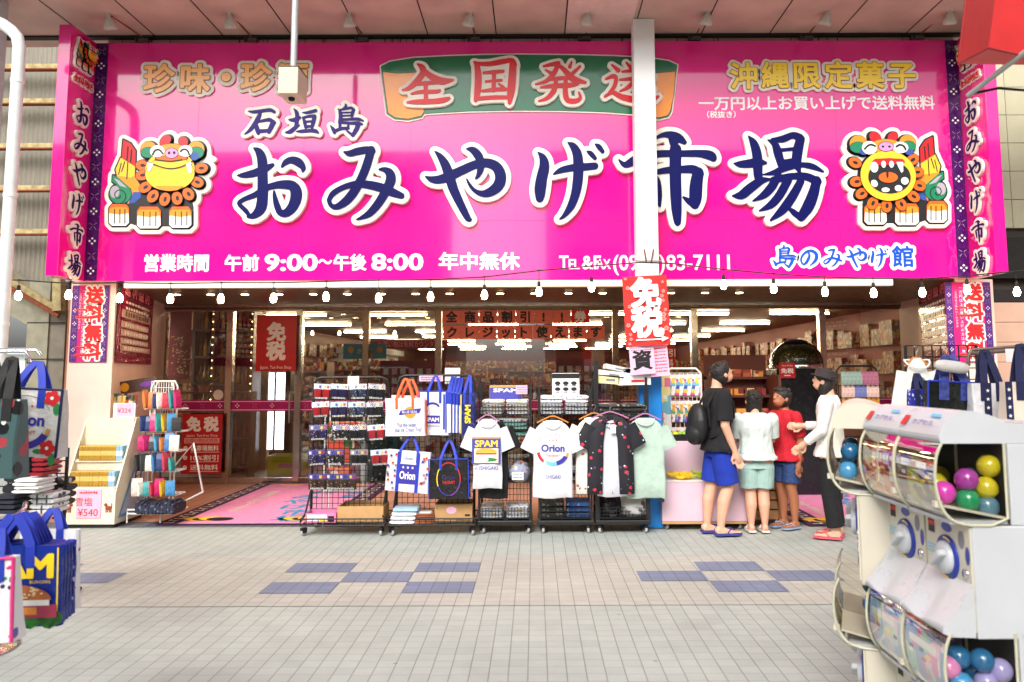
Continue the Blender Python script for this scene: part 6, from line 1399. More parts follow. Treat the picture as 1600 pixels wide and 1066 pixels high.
# black wire racks behind it with hanging white cloths
def wall_rack(label, px0, px1, py0, py1, Y, m=BLACK):
    a, b, c, d = R(px0, py0, px1, py1, Y); t = thing('wire_rack', label, 'display rack', ((a+b)/2, Y, 0)); L = (b-a)/2
    grid(MB(), -L, L, c, d, 0, max(4, int(L*2/.06)), max(3, int((d-c)/.08)), .004, m).build('grid_panel', t); mb = MB()
    for sx in (-1, 1): mb.tube([(sx*L, .0, 0), (sx*L, 0, d)], .012, m, 8).tube([(sx*L, -.2, .02), (sx*L, .25, .02)], .012, m, 8)
    mb.build('frame', t); return t, L, c, d
t, L, c, d = wall_rack('black wire rack on the left before the pink pillar', 100, 168, 604, 800, 8.85)
GOODS = [confetti('shelf goods a', [(196, 90, 60), (236, 226, 200), (60, 100, 120), (70, 110, 70), (230, 190, 90), (50, 50, 56), (150, 90, 140)], 16), confetti('shelf goods b', [(210, 150, 60), (240, 232, 214), (120, 60, 40), (80, 120, 170), (190, 60, 60), (90, 80, 60)], 18)]
for k in range(7):
    p_ = at(108+9*k, 650, 8.75); hanger(p_.x, 8.75, p_.z+.06, .2, WOODH, f'wooden hanger, {ORD[k]} from left on the rack behind the cream stand', 'wooden hangers on the left rack') if k % 2 == 0 else None
    shirt(f'white t-shirt, {ORD[k]} from left in the row behind the cream stand', p_.x, p_.z+.06, 8.75+.01*(k % 2), .3, .78, WT, .1, seed=40+k, rz=rad(66), name='hanging_shirt', cat='shirt')
for k, (x0, x1, y0, y1, m, lb) in enumerate(((110, 140, 640, 652, GOODS[0], 'row of small brown goods on the left black rack'), (138, 170, 618, 636, GOODS[1], 'row of boxed goods at the middle of the left rack'), (166, 208, 615, 634, GOODS[0], 'row of gold wrapped goods right of the boxed goods'))):
    a, b, c, d = R(x0, y0, x1, y1, 8.65); n = max(3, int((b-a)/.05)); mb = MB()
    for j in range(n): mb.box((-(b-a)/2+(b-a)*j/n, 0, 0), (-(b-a)/2+(b-a)*(j+.88)/n, .12, (d-c)*random.uniform(.75, 1)), m)
    MB().box((-(b-a)/2, -.01, -.012), ((b-a)/2, .14, -.001), WHITE).build('shelf', tag(mb.build('goods_row', None, ((a+b)/2, 8.65, c), bevel=.003), lb, 'goods'))
a, b, c, d = R(189, 592, 247, 612, 8.9); t = thing('header_board', 'slanted dark header board with an orange flower over the pouch rack', 'board', ((a+b)/2, 8.9, c)); t.rotation_euler.y = rad(-9); MB().box((-(b-a)/2, 0, 0), ((b-a)/2, .02, d-c), mat('dark header print', (86, 66, 58), .5, var=.3, scale=30)).build('board', t); MB().disc(-(b-a)*.38, (d-c)*.5, .05, .05, -.002, mat('orange flower', (236, 170, 40), .5), 12).disc((b-a)*.25, (d-c)*.5, .09, .03, -.002, mat('violet print', (120, 60, 160), .5, var=0), 10).build('print', t)
# white wire rack of pouches
x0, x1 = at(228, 650, 8.6).x, at(263, 650, 8.6).x; zt_ = at(245, 596, 8.6).z; W_ = x1-x0
t = thing('pouch_rack', 'white sloping wire rack of colourful pouches left of the red window poster', 'display rack', (x0, 8.6, 0)); mb = MB()
for y in (0, .32): mb.tube([(0, .1+y*.3, .05), (0, .1+y*.3, zt_-.06), (.03, .1+y*.3, zt_), (W_-.03, .1+y*.3, zt_), (W_, .1+y*.3, zt_-.06), (W_, .1+y*.3, .05)], .01, WHITE, 8)
mb.tube([(W_, .1, .5), (W_+.28, .0, .8), (W_+.36, .1, .28), (W_, .1, .1)], .012, WHITE, 8).tube([(0, -.3, .12), (W_+.2, -.3, .12), (W_+.2, .1, .12)], .01, WHITE, 8).tube([(0, -.3, .03), (0, -.3, .16), (W_+.1, -.3, .16), (W_+.1, -.3, .03)], .01, WHITE, 8); mb.build('frame', t)
mb = MB(); grid(mb, 0, W_, .9, zt_, .1, 9, 8, .003, WHITE)
zl = [at(245, y, 8.4).z for y in (640, 676, 707, 738, 776)]
for i, z in enumerate(zl): gridh(mb, 0, W_+.16, -.04-.03*i, .12, z-.005, 8, 3, .004, WHITE)
mb.build('shelves', t)
PC = [(226, 130, 70), (70, 120, 170), (240, 226, 214), (40, 60, 110), (200, 60, 80), (60, 160, 160), (200, 40, 110), (226, 170, 40), (80, 150, 200), (60, 60, 60)]
PCn = ['orange', 'blue', 'cream', 'navy', 'red', 'teal', 'magenta', 'yellow', 'sky blue', 'dark']; pp = None
for r, z in enumerate(zl):
    for k in range(7):
        ci = (r*3 + (k//2)*2 + (k % 3 == 2)) % 10; m = mat('pouch '+PCn[ci], PC[ci], .35, var=.2, scale=30)
        if pp is None: pp = MB().loft([[(x, y, zz) for x, y in chamf(.05*s_, -.016*s2, .016*s2, .006*s2)] for zz, s_, s2 in ((0, .95, .5), (.03, 1, 1), (.12, 1, .9), (.17, .97, .3), (.185, .95, .2))], m, False).build('cosmetic_pouch', None, cat='pouch', group='pouches on the white rack'); o = pp
        else: o = dup(pp); o.data = o.data.copy(); o.data.materials[0] = m
        o.location = (x0 + .04 + k*(W_+.1)/6, 8.52-.03*r+random.uniform(-.01, .01), z+.006); o.rotation_euler = (rad(-8), 0, rad(random.choice((15, 30, 62, 75))+random.uniform(-12, 12))); o.scale = (random.uniform(.85, 1.15), 1, random.uniform(.75, 1.1)); o['label'] = f'{PCn[ci]} pouch, {ORD[k]} from left in the {["top","second","third","fourth","lowest"][r]} row of the white rack'
a, b, c, d = R(225, 778, 285, 800, 8.35); mb = MB(); NVS = patmat('navy bundles', (30, 34, 54), [((90, 100, 130), 24, .3)])
for k in range(11): folded(mb, -(b-a)/2+(b-a)*(k+.5)/11, 0, 0, (b-a)/11*.95, .3, (d-c)*random.uniform(.75, 1), NVS, k)
mb.build('towel_bundle', None, ((a+b)/2, 8.3, c), label='row of navy rolled cloths in the tray of the white rack', cat='cloths')
paper('white label hanging on the white pouch rack', 244, 652, 252, 664, 8.5, WHITEP)

# ================================================================ left foreground bag racks
BAGP = mat('white laminate bag', (214, 212, 208), .35, bump=.4, bscale=12)
def prF(p, w_, h, y):
    orion(p, -.0, h*.48, .27, y)
    for x, z in ((w_*.36, h*.87), (w_*.36, h*.14), (-w_*.36, h*.14)):
        for k in range(5): p.disc(x+.026*math.cos(1.26*k), z+.026*math.sin(1.26*k), .02, .02, y-.0004*k, INKR, 10)
        p.disc(x, z, .01, .01, y-.003, INKW, 8); p.disc(x+.03, z-.06, .02, .035, y, INKG, 8); p.disc(x-.05, z-.02, .03, .014, y, INKG, 8)
    p.quad(w_*.47, w_*.5, 0, h, y, NAVYF)
bag_at('white shopping bag with red hibiscus corners on the left rack', -12, 606, 104, 712, 4.5, d=.12, body=BAGP, hand=BLUEF, prt=prF, hh=.15, hw=.04, tilt=rad(3), trim=NAVYF)
LEO = patmat('teal animal print', (70, 96, 96), [((30, 30, 34), 9, .32), ((170, 60, 70), 6, .2), ((226, 226, 220), 8, .12)], rough=.3)
bag_at('dark teal animal print bag with long black straps at far left', -30, 622, 41, 744, 4.2, d=.14, body=LEO, hand=RUBBER, hh=.22, hw=.05, tilt=rad(2))
bag_at('black bag hanging behind the teal animal print bag', -60, 600, 20, 690, 4.35, d=.12, body=mat('black nylon', (22, 22, 24), .5), hand=RUBBER, hh=.16, hw=.06)
zr_ = at(40, 549, 4.5).z
t = thing('bag_stand', 'chrome bag stand at far left holding the large shopping bags', 'stand', (at(20, 560, 4.55).x, 4.6, 0)); mb = MB()
xr = at(46, 549, 4.5).x - t.location.x
mb.tube([(-1.2, -.1, zr_), (xr-.02, -.1, zr_), (xr, -.1, zr_-.03), (xr, -.1, zr_-.07)], .011, CHROME, 10).tube([(-1.2, .05, zr_+.01), (xr-.05, .05, zr_+.01), (xr-.03, .05, zr_-.02)], .011, CHROME, 10).tube([(-.25, 0, 0), (-.25, 0, zr_)], .018, CHROME, 10).tube([(-.25, -.1, zr_), (-.25, .05, zr_+.01)], .01, CHROME, 8); mb.build('rails', t)
MB().lathe([(.3, 0), (.3, .012), (.02, .03)], STEEL, 24, Matrix.Translation((-.25, 0, .002))).build('foot', t)
t, L, c, d = wall_rack('black wire rack loaded with dark goods under the hibiscus bag', -20, 106, 700, 800, 5.6); 
for k, (x0, y0, x1, y1, m, lb, Y) in enumerate(((20, 700, 62, 770, patmat('dark floral cloth', (28, 26, 34), [((190, 40, 50), 7, .25)]), 'dark floral cloth bundle under the hibiscus bag', 5.4), (62, 712, 84, 742, mat('dark red pack', (150, 26, 40), .4), 'dark red packet under the hibiscus bag', 5.35), (34, 745, 74, 768, WHITEP, 'stack of white cards below the dark red packet', 5.3), (60, 768, 98, 800, patmat('zebra cloth', (230, 230, 230), [((60, 70, 90), 18, .34)], aniso=(3, 1, .4)), 'striped cloth bundle right of the white cards', 5.4), (0, 770, 40, 800, mat('dark cloth heap', (40, 44, 56), .8, var=.3), 'dark cloth heap at the far left edge', 5.3), (78, 745, 108, 790, patmat('grid goods', (50, 50, 56), [((200, 200, 204), 16, .3)]), 'dark boxed goods beside the striped cloth bundle', 5.7))):
    a, b, c, d = R(x0, y0, x1, y1, Y); mb = MB(); n = 4
    for j in range(n): folded(mb, random.uniform(-.01, .01), 0, (d-c)*j/n, (b-a), .2, (d-c)/n*.95, m, j+k)
    mb.build('cloth_bundle', None, ((a+b)/2, Y, c), label=lb, cat='goods')
# lower rack close to the camera
t = thing('low_bag_rack', 'chrome bag rack with hooks close by at the lower left', 'stand', (at(-60, 900, 3.3).x, 3.3, 0)); o_ = Vector(t.location); mb = MB()
mb.tube([at(-120, 822, 3.1)-o_, at(0, 812, 3.15)-o_, at(25, 806, 3.2)-o_, at(38, 795, 3.3)-o_, at(40, 786, 3.4)-o_], .009, CHROME, 10).tube([at(-120, 838, 3.0)-o_, at(10, 826, 3.05)-o_, at(24, 818, 3.1)-o_], .008, CHROME, 10).tube([(0, 0, 0), (0, 0, at(0, 812, 3.3).z)], .016, CHROME, 10)
for x in (14, 22): mb.tube([at(x, 812, 3.15)-o_, at(x, 806, 3.12)-o_, at(x+3, 824, 3.1)-o_], .006, CHROME, 6)
mb.build('rails', t); MB().lathe([(.26, .002), (.26, .014), (.02, .03)], STEEL, 24).build('foot', t)
SES = mat('bun crust', (186, 104, 52), .5, var=.25, scale=18); SESD = mat('sesame seed', (244, 222, 170), .6); HAM = mat('pink meat print', (176, 56, 86), .5, var=.2); EGG = mat('egg yolk print', (240, 150, 60), .5, var=.2); LET = mat('lettuce print', (40, 120, 40), .5, var=.5, scale=30)
def prG(p, w_, h, y):
    p.text('SPAM', 0, h*.76, h*.40, INKY, y, w_*.86, .045); p.quad(w_*.46, w_*.475, h*.1, h*.97, y, INKY); p.text('BURGERS', w_*.3, h*.55, h*.05, INKY, y, w_*.2)
    for k in range(16): p.disc(-w_*.45+w_*.9*k/15, h*.10+.012*math.sin(k*2.1), .03, .026, y-.0003*(k % 4)-.0004, LET, 9)
    p.box((-w_*.36, y-.003, h*.11), (w_*.47, y-.002, h*.27), HAM); p.box((-w_*.4, y-.0038, h*.15), (w_*.28, y-.0029, h*.24), EGG); p.box((-w_*.4, y-.0046, h*.26), (w_*.4, y-.0037, h*.33), INKW); p.disc(0, h*.33, w_*.42, h*.2, y-.005, SES, 32, None, 0, 180); rnd = random.Random(8)
    for k in range(60):
        a, r_ = rnd.uniform(.25, 2.9), rnd.uniform(.2, .93); p.disc(w_*.42*r_*math.cos(a), h*.34+h*.19*r_*math.sin(a), .006, .0035, y-.006, SESD, 6)
NB = mat('royal blue laminate', (16, 44, 140), .22, var=.05, bump=.4, bscale=10)
for k in range(4): bag_at(f'blue laminated bag, {ORD[k]} behind the burger bag at the lower left', -60+4*(k+1), 848-2*k, 105+5*(k+1), 970-4*k, 3.02+.035*(k+1), d=.03, body=NB, hand=BLUEF, hh=.1, hw=.035, trim=NVP if k == 3 else None, rz=rad(-3))
bag_at('blue shopping bag with yellow lettering and a burger print at lower left', -66, 852, 108, 978, 2.98, d=.03, body=NB, hand=BLUEF, prt=prG, hh=.11, hw=.035, rz=rad(-3), tilt=rad(-2))
bag_at('white flowered bag behind the blue bags at the lower left', 30, 825, 128, 950, 3.45, d=.06, body=patmat('white flowered', (238, 236, 238), [((214, 60, 120), 16, .14), ((70, 90, 180), 13, .1)], rough=.35), hand=BLUEF, hh=.08, hw=.03)
FLW = patmat('white tropical print', (238, 238, 240), [((220, 60, 110), 13, .22), ((40, 110, 190), 11, .2), ((60, 150, 90), 15, .16), ((50, 40, 90), 17, .12)], rough=.35); PKB = mat('hot pink edge', (232, 60, 140), .35)
bag_at('white tropical print bag with hot pink edges at the lower left corner', -40, 868, 38, 1000, 2.8, d=.08, body=FLW, hand=BLUEF, hh=.09, hw=.03, trim=PKB, prt=lambda p, w_, h, y: (p.quad(w_*.46, w_*.5, 0, h, y, PKB), p.quad(-w_*.1, w_*.02, 0, h, y, PKB)), tilt=rad(-2))

# ================================================================ right background bag rack
a, b, c, d = R(1422, 536, 1522, 700, 5.6); t, L, c, d = wall_rack('black wire rack behind the bags on the right', 1422, 1525, 540, 700, 5.9)
zr_ = at(1560, 545, 5.0).z; t = thing('bag_stand', 'brown steel bag stand at the right edge holding blue and white bags', 'stand', (at(1590, 560, 5.1).x, 5.1, 0)); o_ = Vector(t.location); RSTL = mat('brown steel rail', (120, 100, 90), .35, .6); mb = MB()
mb.tube([Vector((at(1513, 570, 5.1).x, 5.1, at(1513, 572, 5.1).z))-o_, Vector((at(1513, 556, 5.1).x, 5.1, at(1513, 556, 5.1).z))-o_, at(1518, 547, 5.1)-o_, at(1700, 534, 5.1)-o_], .012, RSTL, 8).tube([at(1512, 553, 5.25)-o_, at(1700, 540, 5.25)-o_], .012, RSTL, 8).tube([(.2, 0, 0), (.2, 0, zr_)], .018, RSTL, 8); mb.build('rails', t); MB().lathe([(.28, .002), (.28, .014), (.02, .03)], STEEL, 24, Matrix.Translation((.2, 0, 0))).build('foot', t)
def prH(p, w_, h, y): p.disc(w_*.38, h*.1, .13, .16, y, INKW, 28); p.arc(w_*.38, h*.1, .12, .148, .012, y-.001, INKR, 0, 360, 30); motif_star(p, w_*.36, h*.18, .03, y-.001, INKB)
bag_at('black glossy bag with blue edging and a white round badge', 1441, 596, 1518, 700, 4.9, d=.14, body=mat('black glossy bag', (26, 30, 28), .15, bump=.2, bscale=12), hand=mat('printed blue strap', (60, 72, 150), .5, var=.4, scale=60), prt=prH, hh=.16, hw=.06, trim=BLUEF, tilt=rad(3))
bag_at('navy strap bag peeping out left of the black glossy bag', 1421, 608, 1450, 700, 5.05, d=.1, body=NVP, hand=NAVYF, hh=.1, hw=.03)
def prI(p, w_, h, y):
    for x, m in ((-w_*.12, NAVYF), (w_*.42, NAVYF)):
        p.quad(x-.022, x+.022, 0, h, y, m)
        for k in range(7): motif_star(p, x, h*(.1+.13*k), .012, y-.001, INKW)
bag_at('white bag with navy star stripes beside the black glossy bag', 1515, 598, 1568, 700, 4.8, d=.12, body=WBAG, hand=NAVYF, prt=prI, hh=.2, hw=.045, tilt=rad(1))
bag_at('cream bag with navy edge at the far right', 1566, 596, 1640, 700, 4.6, d=.12, body=mat('cream bag', (232, 214, 196), .5), hand=NAVYF, prt=lambda p, w_, h, y: (p.quad(-w_*.5, -w_*.36, 0, h, y, NAVYF), [motif_star(p, -w_*.43, h*(.1+.13*k), .012, y-.001, INKW) for k in range(7)], p.quad(w_*.05, w_*.25, 0, h*.95, y, NAVYF)), hh=.22, hw=.05)
p_ = at(1432, 560, 5.6); hanger(p_.x, 5.6, p_.z, .17, WOODH, 'orange wooden hanger in the small white tee on the right'); shirt('small white long sleeved tee with green print on the right rack', p_.x, p_.z, 5.6, .16, .42, mat('soft white jersey', (232, 230, 224), .8), .1, seed=61, prt=lambda p, y: (p.disc(.01, -.15, .025, .02, y-.002, mat('teal print', (110, 170, 160), .6), 10)), hd=.03, long=True)
t = thing('arm_rest', 'pale grey rounded cushion hanging among the bags on the right', 'cushion', at(1487, 573, 4.8)); MB().loft([[(x, .03*math.cos(a_)*s_, .036*math.sin(a_)*s_) for a_ in [k*.5236 for k in range(12)]] for x, s_ in ((-.1, .4), (-.085, .8), (-.05, 1), (.05, 1), (.09, .8), (.1, .4))], mat('grey foam', (206, 202, 198), .6)).build('pad', t); t.rotation_euler.y = rad(8)
paper('small white card hanging on the right bag rail', 1572, 545, 1588, 566, 4.9, WHITEP)
# ================================================================ shop interior: gondolas, fridge, far walls
IG = [confetti('interior goods a', [(136, 48, 35), (180, 144, 96), (168, 96, 48), (96, 40, 32), (188, 171, 136), (72, 80, 48), (144, 32, 32), (184, 120, 56)], 15), confetti('interior goods b', [(160, 72, 40), (192, 176, 144), (96, 56, 40), (152, 32, 35), (48, 72, 88), (184, 152, 72), (64, 40, 32)], 17),
      confetti('interior goods c', [(152, 32, 40), (188, 160, 120), (184, 120, 48), (120, 24, 32), (72, 48, 40), (192, 184, 168)], 13)]
SHW = mat('shop shelf board', (150, 104, 74), .5); HDR = mat('dark red header', (150, 26, 32), .5, var=.1)
def gondola(label, x0, x1, Y, h, d=.5, hdr=None, seed=0):
    rnd = random.Random(seed); t = thing('shop_shelf', label, 'shelf', ((x0+x1)/2, Y, .006), 0); L = (x1-x0)/2
    mb = MB().box((-L, d*.45, 0), (L, d*.55, h), SHW); n = int(h/.34)
    for k in range(n+1): mb.box((-L, 0, .1+k*h/(n+1)), (L, d*.45, .125+k*h/(n+1)), SHW)
    mb.box((-L-.02, 0, 0), (-L, d, h), SHW).box((L, 0, 0), (L+.02, d, h), SHW); mb.build('shelves', t)
    g = MB()
    for k in range(n+1):
        x = -L+.02
        while x < L-.05:
            w_ = rnd.uniform(.05, .14); hh = rnd.uniform(.07, .26); w_ = min(w_, L-x-.01)
            g.box((x, rnd.uniform(.0, .05), .126+k*h/(n+1)), (x+w_*.94, d*.42, .126+k*h/(n+1)+hh), IG[rnd.randrange(3)]); x += w_
    o = g.build('goods', t); o['kind'] = 'stuff'
    if hdr:
        MB().box((-L*.9, .02, h), (L*.9, .05, h+.34), HDR).build('header', t); p = MB()
        p.text(hdr, 0, h+.17, .2, INKW, .018, L*1.5); p.build('header_print', t)
gd = [(-5.2, -3.9, 15.0, 1.75, None), (-3.6, -2.2, 13.6, 1.35, None), (-1.9, -.5, 13.2, 1.4, None), (-.2, 1.0, 13.5, 1.45, None), (1.3, 2.3, 14.5, 1.5, None), (-4.8, -3.2, 18.5, 1.8, None), (-2.7, -1.1, 18.0, 1.7, 'お菓子'), (-.6, 1.2, 18.4, 1.75, 'おみやげ'), (1.8, 3.6, 19, 1.7, None), (-5.6, -3, 24, 1.9, None), (-2.4, .4, 24.5, 1.9, None), (.9, 4.2, 25, 1.9, None), (-6.2, 6.6, 33, 2.0, None)]
rowsn = ['front', 'second', 'third', 'rearmost']
for i, (x0, x1, Y, h, hd__) in enumerate(gd):
    r = 0 if Y < 15.5 else 1 if Y < 20 else 2 if Y < 30 else 3
    gondola(f'{ORD[i if r == 0 else i-5 if r == 1 else i-9 if r == 2 else 0]} shelf of boxed goods from left in the {rowsn[r]} row inside the shop', x0, x1, Y, h, seed=i)
# hanging goods along the right wall, red pictures
t = thing('wall_display', 'right interior wall display of framed prints and hanging goods', 'wall display', (6.86, 20, 0)); mb = MB(); rnd = random.Random(5)
for k in range(34):
    y = -7.5 + k*.62; 
    for z, hh in ((.5, .4), (1.0, .4), (1.5, .45), (2.05, .5)): mb.box((-.05-rnd.random()*.12, y, z), (.02, y+rnd.uniform(.3, .56), z+hh*rnd.uniform(.6, .95)), IG[rnd.randrange(3)])
o = mb.build('goods', t); o['kind'] = 'stuff'
t = thing('wall_display', 'left interior wall display of hanging goods behind the glass door', 'wall display', (-6.5, 18, 0)); mb = MB()
for k in range(24):
    y = -6 + k*.62
    for z, hh in ((.5, .4), (1.0, .4), (1.5, .45), (2.05, .5)): mb.box((-.02, y, z), (.05+rnd.random()*.12, y+rnd.uniform(.3, .56), z+hh*rnd.uniform(.6, .95)), IG[rnd.randrange(3)])
o = mb.build('goods', t); o['kind'] = 'stuff'
# bays behind the two left panes: dark glass cabinet with little lights, drinks fridge, yellow crate
DKW = mat('dark wood cabinet', (66, 38, 28), .35)
x0, x1 = at(300, 600, 12.4).x, at(392, 600, 12.4).x; t = thing('glass_cabinet', 'dark cabinet of bottles with tiny lights behind the left windows', 'cabinet', ((x0+x1)/2, 12.4, .006)); L = (x1-x0)/2; mb = MB().box((-L, .4, 0), (L, .43, 2.6), DKW)
for k in range(6): mb.box((-L, 0, .1+.42*k), (L, .4, .13+.42*k), DKW)
for x in (-L, -L/3, L/3, L): mb.box((x-.02, 0, 0), (x+.02, .4, 2.6), DKW)
mb.build('shelves', t); g = MB()
for k in range(6):
    for j in range(13):
        x = -L+.06+j*(2*L-.12)/12; g.lathe([(.03, 0), (.034, .12), (.03, .16), (.012, .2), (.012, .27)], mat('bottle '+str(j % 4), [(70, 40, 24), (180, 130, 60), (40, 60, 40), (150, 50, 40)][j % 4], .15), 8, Matrix.Translation((x, .15, .13+.42*k)))
o = g.build('bottles', t); o['kind'] = 'stuff'
LED = lamp_mat('cabinet light', (255, 200, 120), 12); lg = MB()
for x in (-L/3, L/3, L): 
    for k in range(14): lg.ell((x, -.025, .9+k*.12), .008, LED, None, 6, 4)
lg.build('lights', t)
t = thing('drinks_fridge', 'white glowing drinks fridge seen through the glass door', 'fridge', (at(424, 650, 13.2).x, 13.2, .006)); FGL = lamp_mat('fridge light', (235, 242, 255), 3.0); mb = MB().box((-.3, 0, 0), (.3, .6, .12), DKW).box((-.3, 0, 1.62), (.3, .6, 1.75), DKW).box((-.3, 0, .12), (-.22, .6, 1.62), mat('fridge cream', (214, 190, 160), .5)).box((.22, 0, .12), (.3, .6, 1.62), DKW); mb.build('case', t); MB().box((-.2, .02, .3), (.02, .04, 1.55), FGL).box((.06, .02, .3), (.2, .04, 1.55), FGL).build('lit_door', t)
t = thing('panelled_screen', 'pale panelled screen with a green poster behind the glass door', 'screen', (at(400, 650, 12.9).x, 12.95, .006)); MB().box((-.3, 0, 0), (.16, .04, 1.7), mat('pale panel', (190, 160, 130), .5)).build('panel', t); MB().box((-.1, -.006, 1.05), (.14, -.001, 1.45), mat('green poster', (90, 130, 110), .5, var=.3)).build('poster', t)
t = thing('yellow_crate', 'yellow plastic crate on the floor behind the glass door', 'crate', (at(448, 730, 12.2).x, 12.2, .006)); YC = mat('yellow plastic', (214, 190, 30), .4); MB().box((-.3, 0, 0), (.3, .4, .02), YC).box((-.3, 0, .02), (.3, .015, .3), YC).box((-.3, .385, .02), (.3, .4, .3), YC).box((-.3, .015, .02), (-.285, .385, .3), YC).box((.285, .015, .02), (.3, .385, .3), YC).build('crate', t, bevel=.004); MB().box((-.3, -.012, .27), (.3, 0, .3), YC).box((-.12, -.008, .12), (.12, .0, .18), mat('pink tag', (220, 120, 150), .5)).build('rim', t)
GRN = mat('indoor leaf', (60, 104, 40), .5, var=.2); t = thing('potted_plant', 'small green potted plant behind the left window', 'plant', (at(318, 600, 11.9).x, 11.9, at(318, 612, 11.9).z)); mb = MB(); rnd = random.Random(3)
for k in range(70):
    a, l_ = rnd.uniform(0, 6.28), rnd.uniform(.08, .2); b = Vector((rnd.uniform(-.1, .1), rnd.uniform(-.05, .05), .1)); e = b + Vector((math.cos(a)*l_, math.sin(a)*l_*.6, rnd.uniform(.0, .16))); s_ = Vector((-math.sin(a), math.cos(a), .3))*.02
    mb.add([b, (b+e)/2+s_, e, (b+e)/2-s_], [(0, 1, 2, 3)], GRN)
mb.build('leaves', t); MB().lathe([(.06, 0), (.085, .1), (.08, .1)], mat('terracotta pot', (170, 90, 60), .7), 14).build('pot', t); MB().box((-.7, -.1, -.03), (.75, .14, -.001), DKW).box((-.7, -.1, -1.38), (-.66, .14, -.03), DKW).box((.71, -.1, -1.38), (.75, .14, -.03), DKW).build('shelf', t)
t = thing('red_display', 'dark red display board with a grid of small prints behind the second rack', 'board', (at(650, 590, 12.2).x, 12.2, .01)); MB().box((-.55, 0, 0), (.45, .03, 1.72), HDR).build('board', t); p = MB()
for r in range(5):
    for c in range(7): p.quad(-.5+c*.13, -.42+c*.13, .95+r*.14, 1.04+r*.14, -.002, mat('pale pink print', (250, 170, 190), .4, var=0) if (r+c) % 2 else INKW)
p.build('print', t)
t = thing('red_display', 'dark red display board with a grid of small prints near the white column', 'board', (at(920, 590, 12.2).x, 12.2, .01)); MB().box((-.5, 0, 0), (.45, .03, 1.75), HDR).build('board', t); p = MB()
for r in range(5):
    for c in range(7): p.quad(-.46+c*.13, -.38+c*.13, .98+r*.14, 1.07+r*.14, -.002, INKW if (r+c) % 3 else mat('pale pink print', (250, 170, 190), .4, var=0))
p.build('print', t)
tf_poster('dark red strip sign inside the shop below the salmon papers', 585, 531, 700, 545, 13.0, lambda p, w_, h: p.text('お買い物は免税カウンターへ', 0, h*.5, h*.7, mat('pale pink print', (250, 170, 190), .4, var=0), -.0012, w_*.9), HDR)

# ================================================================ people
def remesh(mb, m, name, parent, vox=.006, smooth=4):
    o = mb.build('tmp'); md = o.modifiers.new('r', 'REMESH'); md.mode = 'VOXEL'; md.voxel_size = vox; sm = o.modifiers.new('s', 'SMOOTH'); sm.iterations = smooth; sm.factor = .5
    bpy.context.view_layer.update(); dg = bpy.context.evaluated_depsgraph_get(); me = bpy.data.meshes.new_from_object(o.evaluated_get(dg)); old = o.data; bpy.data.objects.remove(o); bpy.data.meshes.remove(old)
    me.materials.clear(); me.materials.append(m); me.polygons.foreach_set('use_smooth', [True]*len(me.polygons)); me.polygons.foreach_set('material_index', [0]*len(me.polygons)); me.name = name
    r = bpy.data.objects.new(name, me); COL.objects.link(r); r.parent = parent; return r
def caps(mb, pts, rs, m=None, n=14, flat=False):
    pts = [Vector(p) for p in pts]
    mb.tube(pts, rs, m or INKK, n)
    for p, r in list(zip(pts, rs))[:-1 if flat else None]: mb.ell(p, r*.995, m or INKK, None, 12, 8)
    return mb
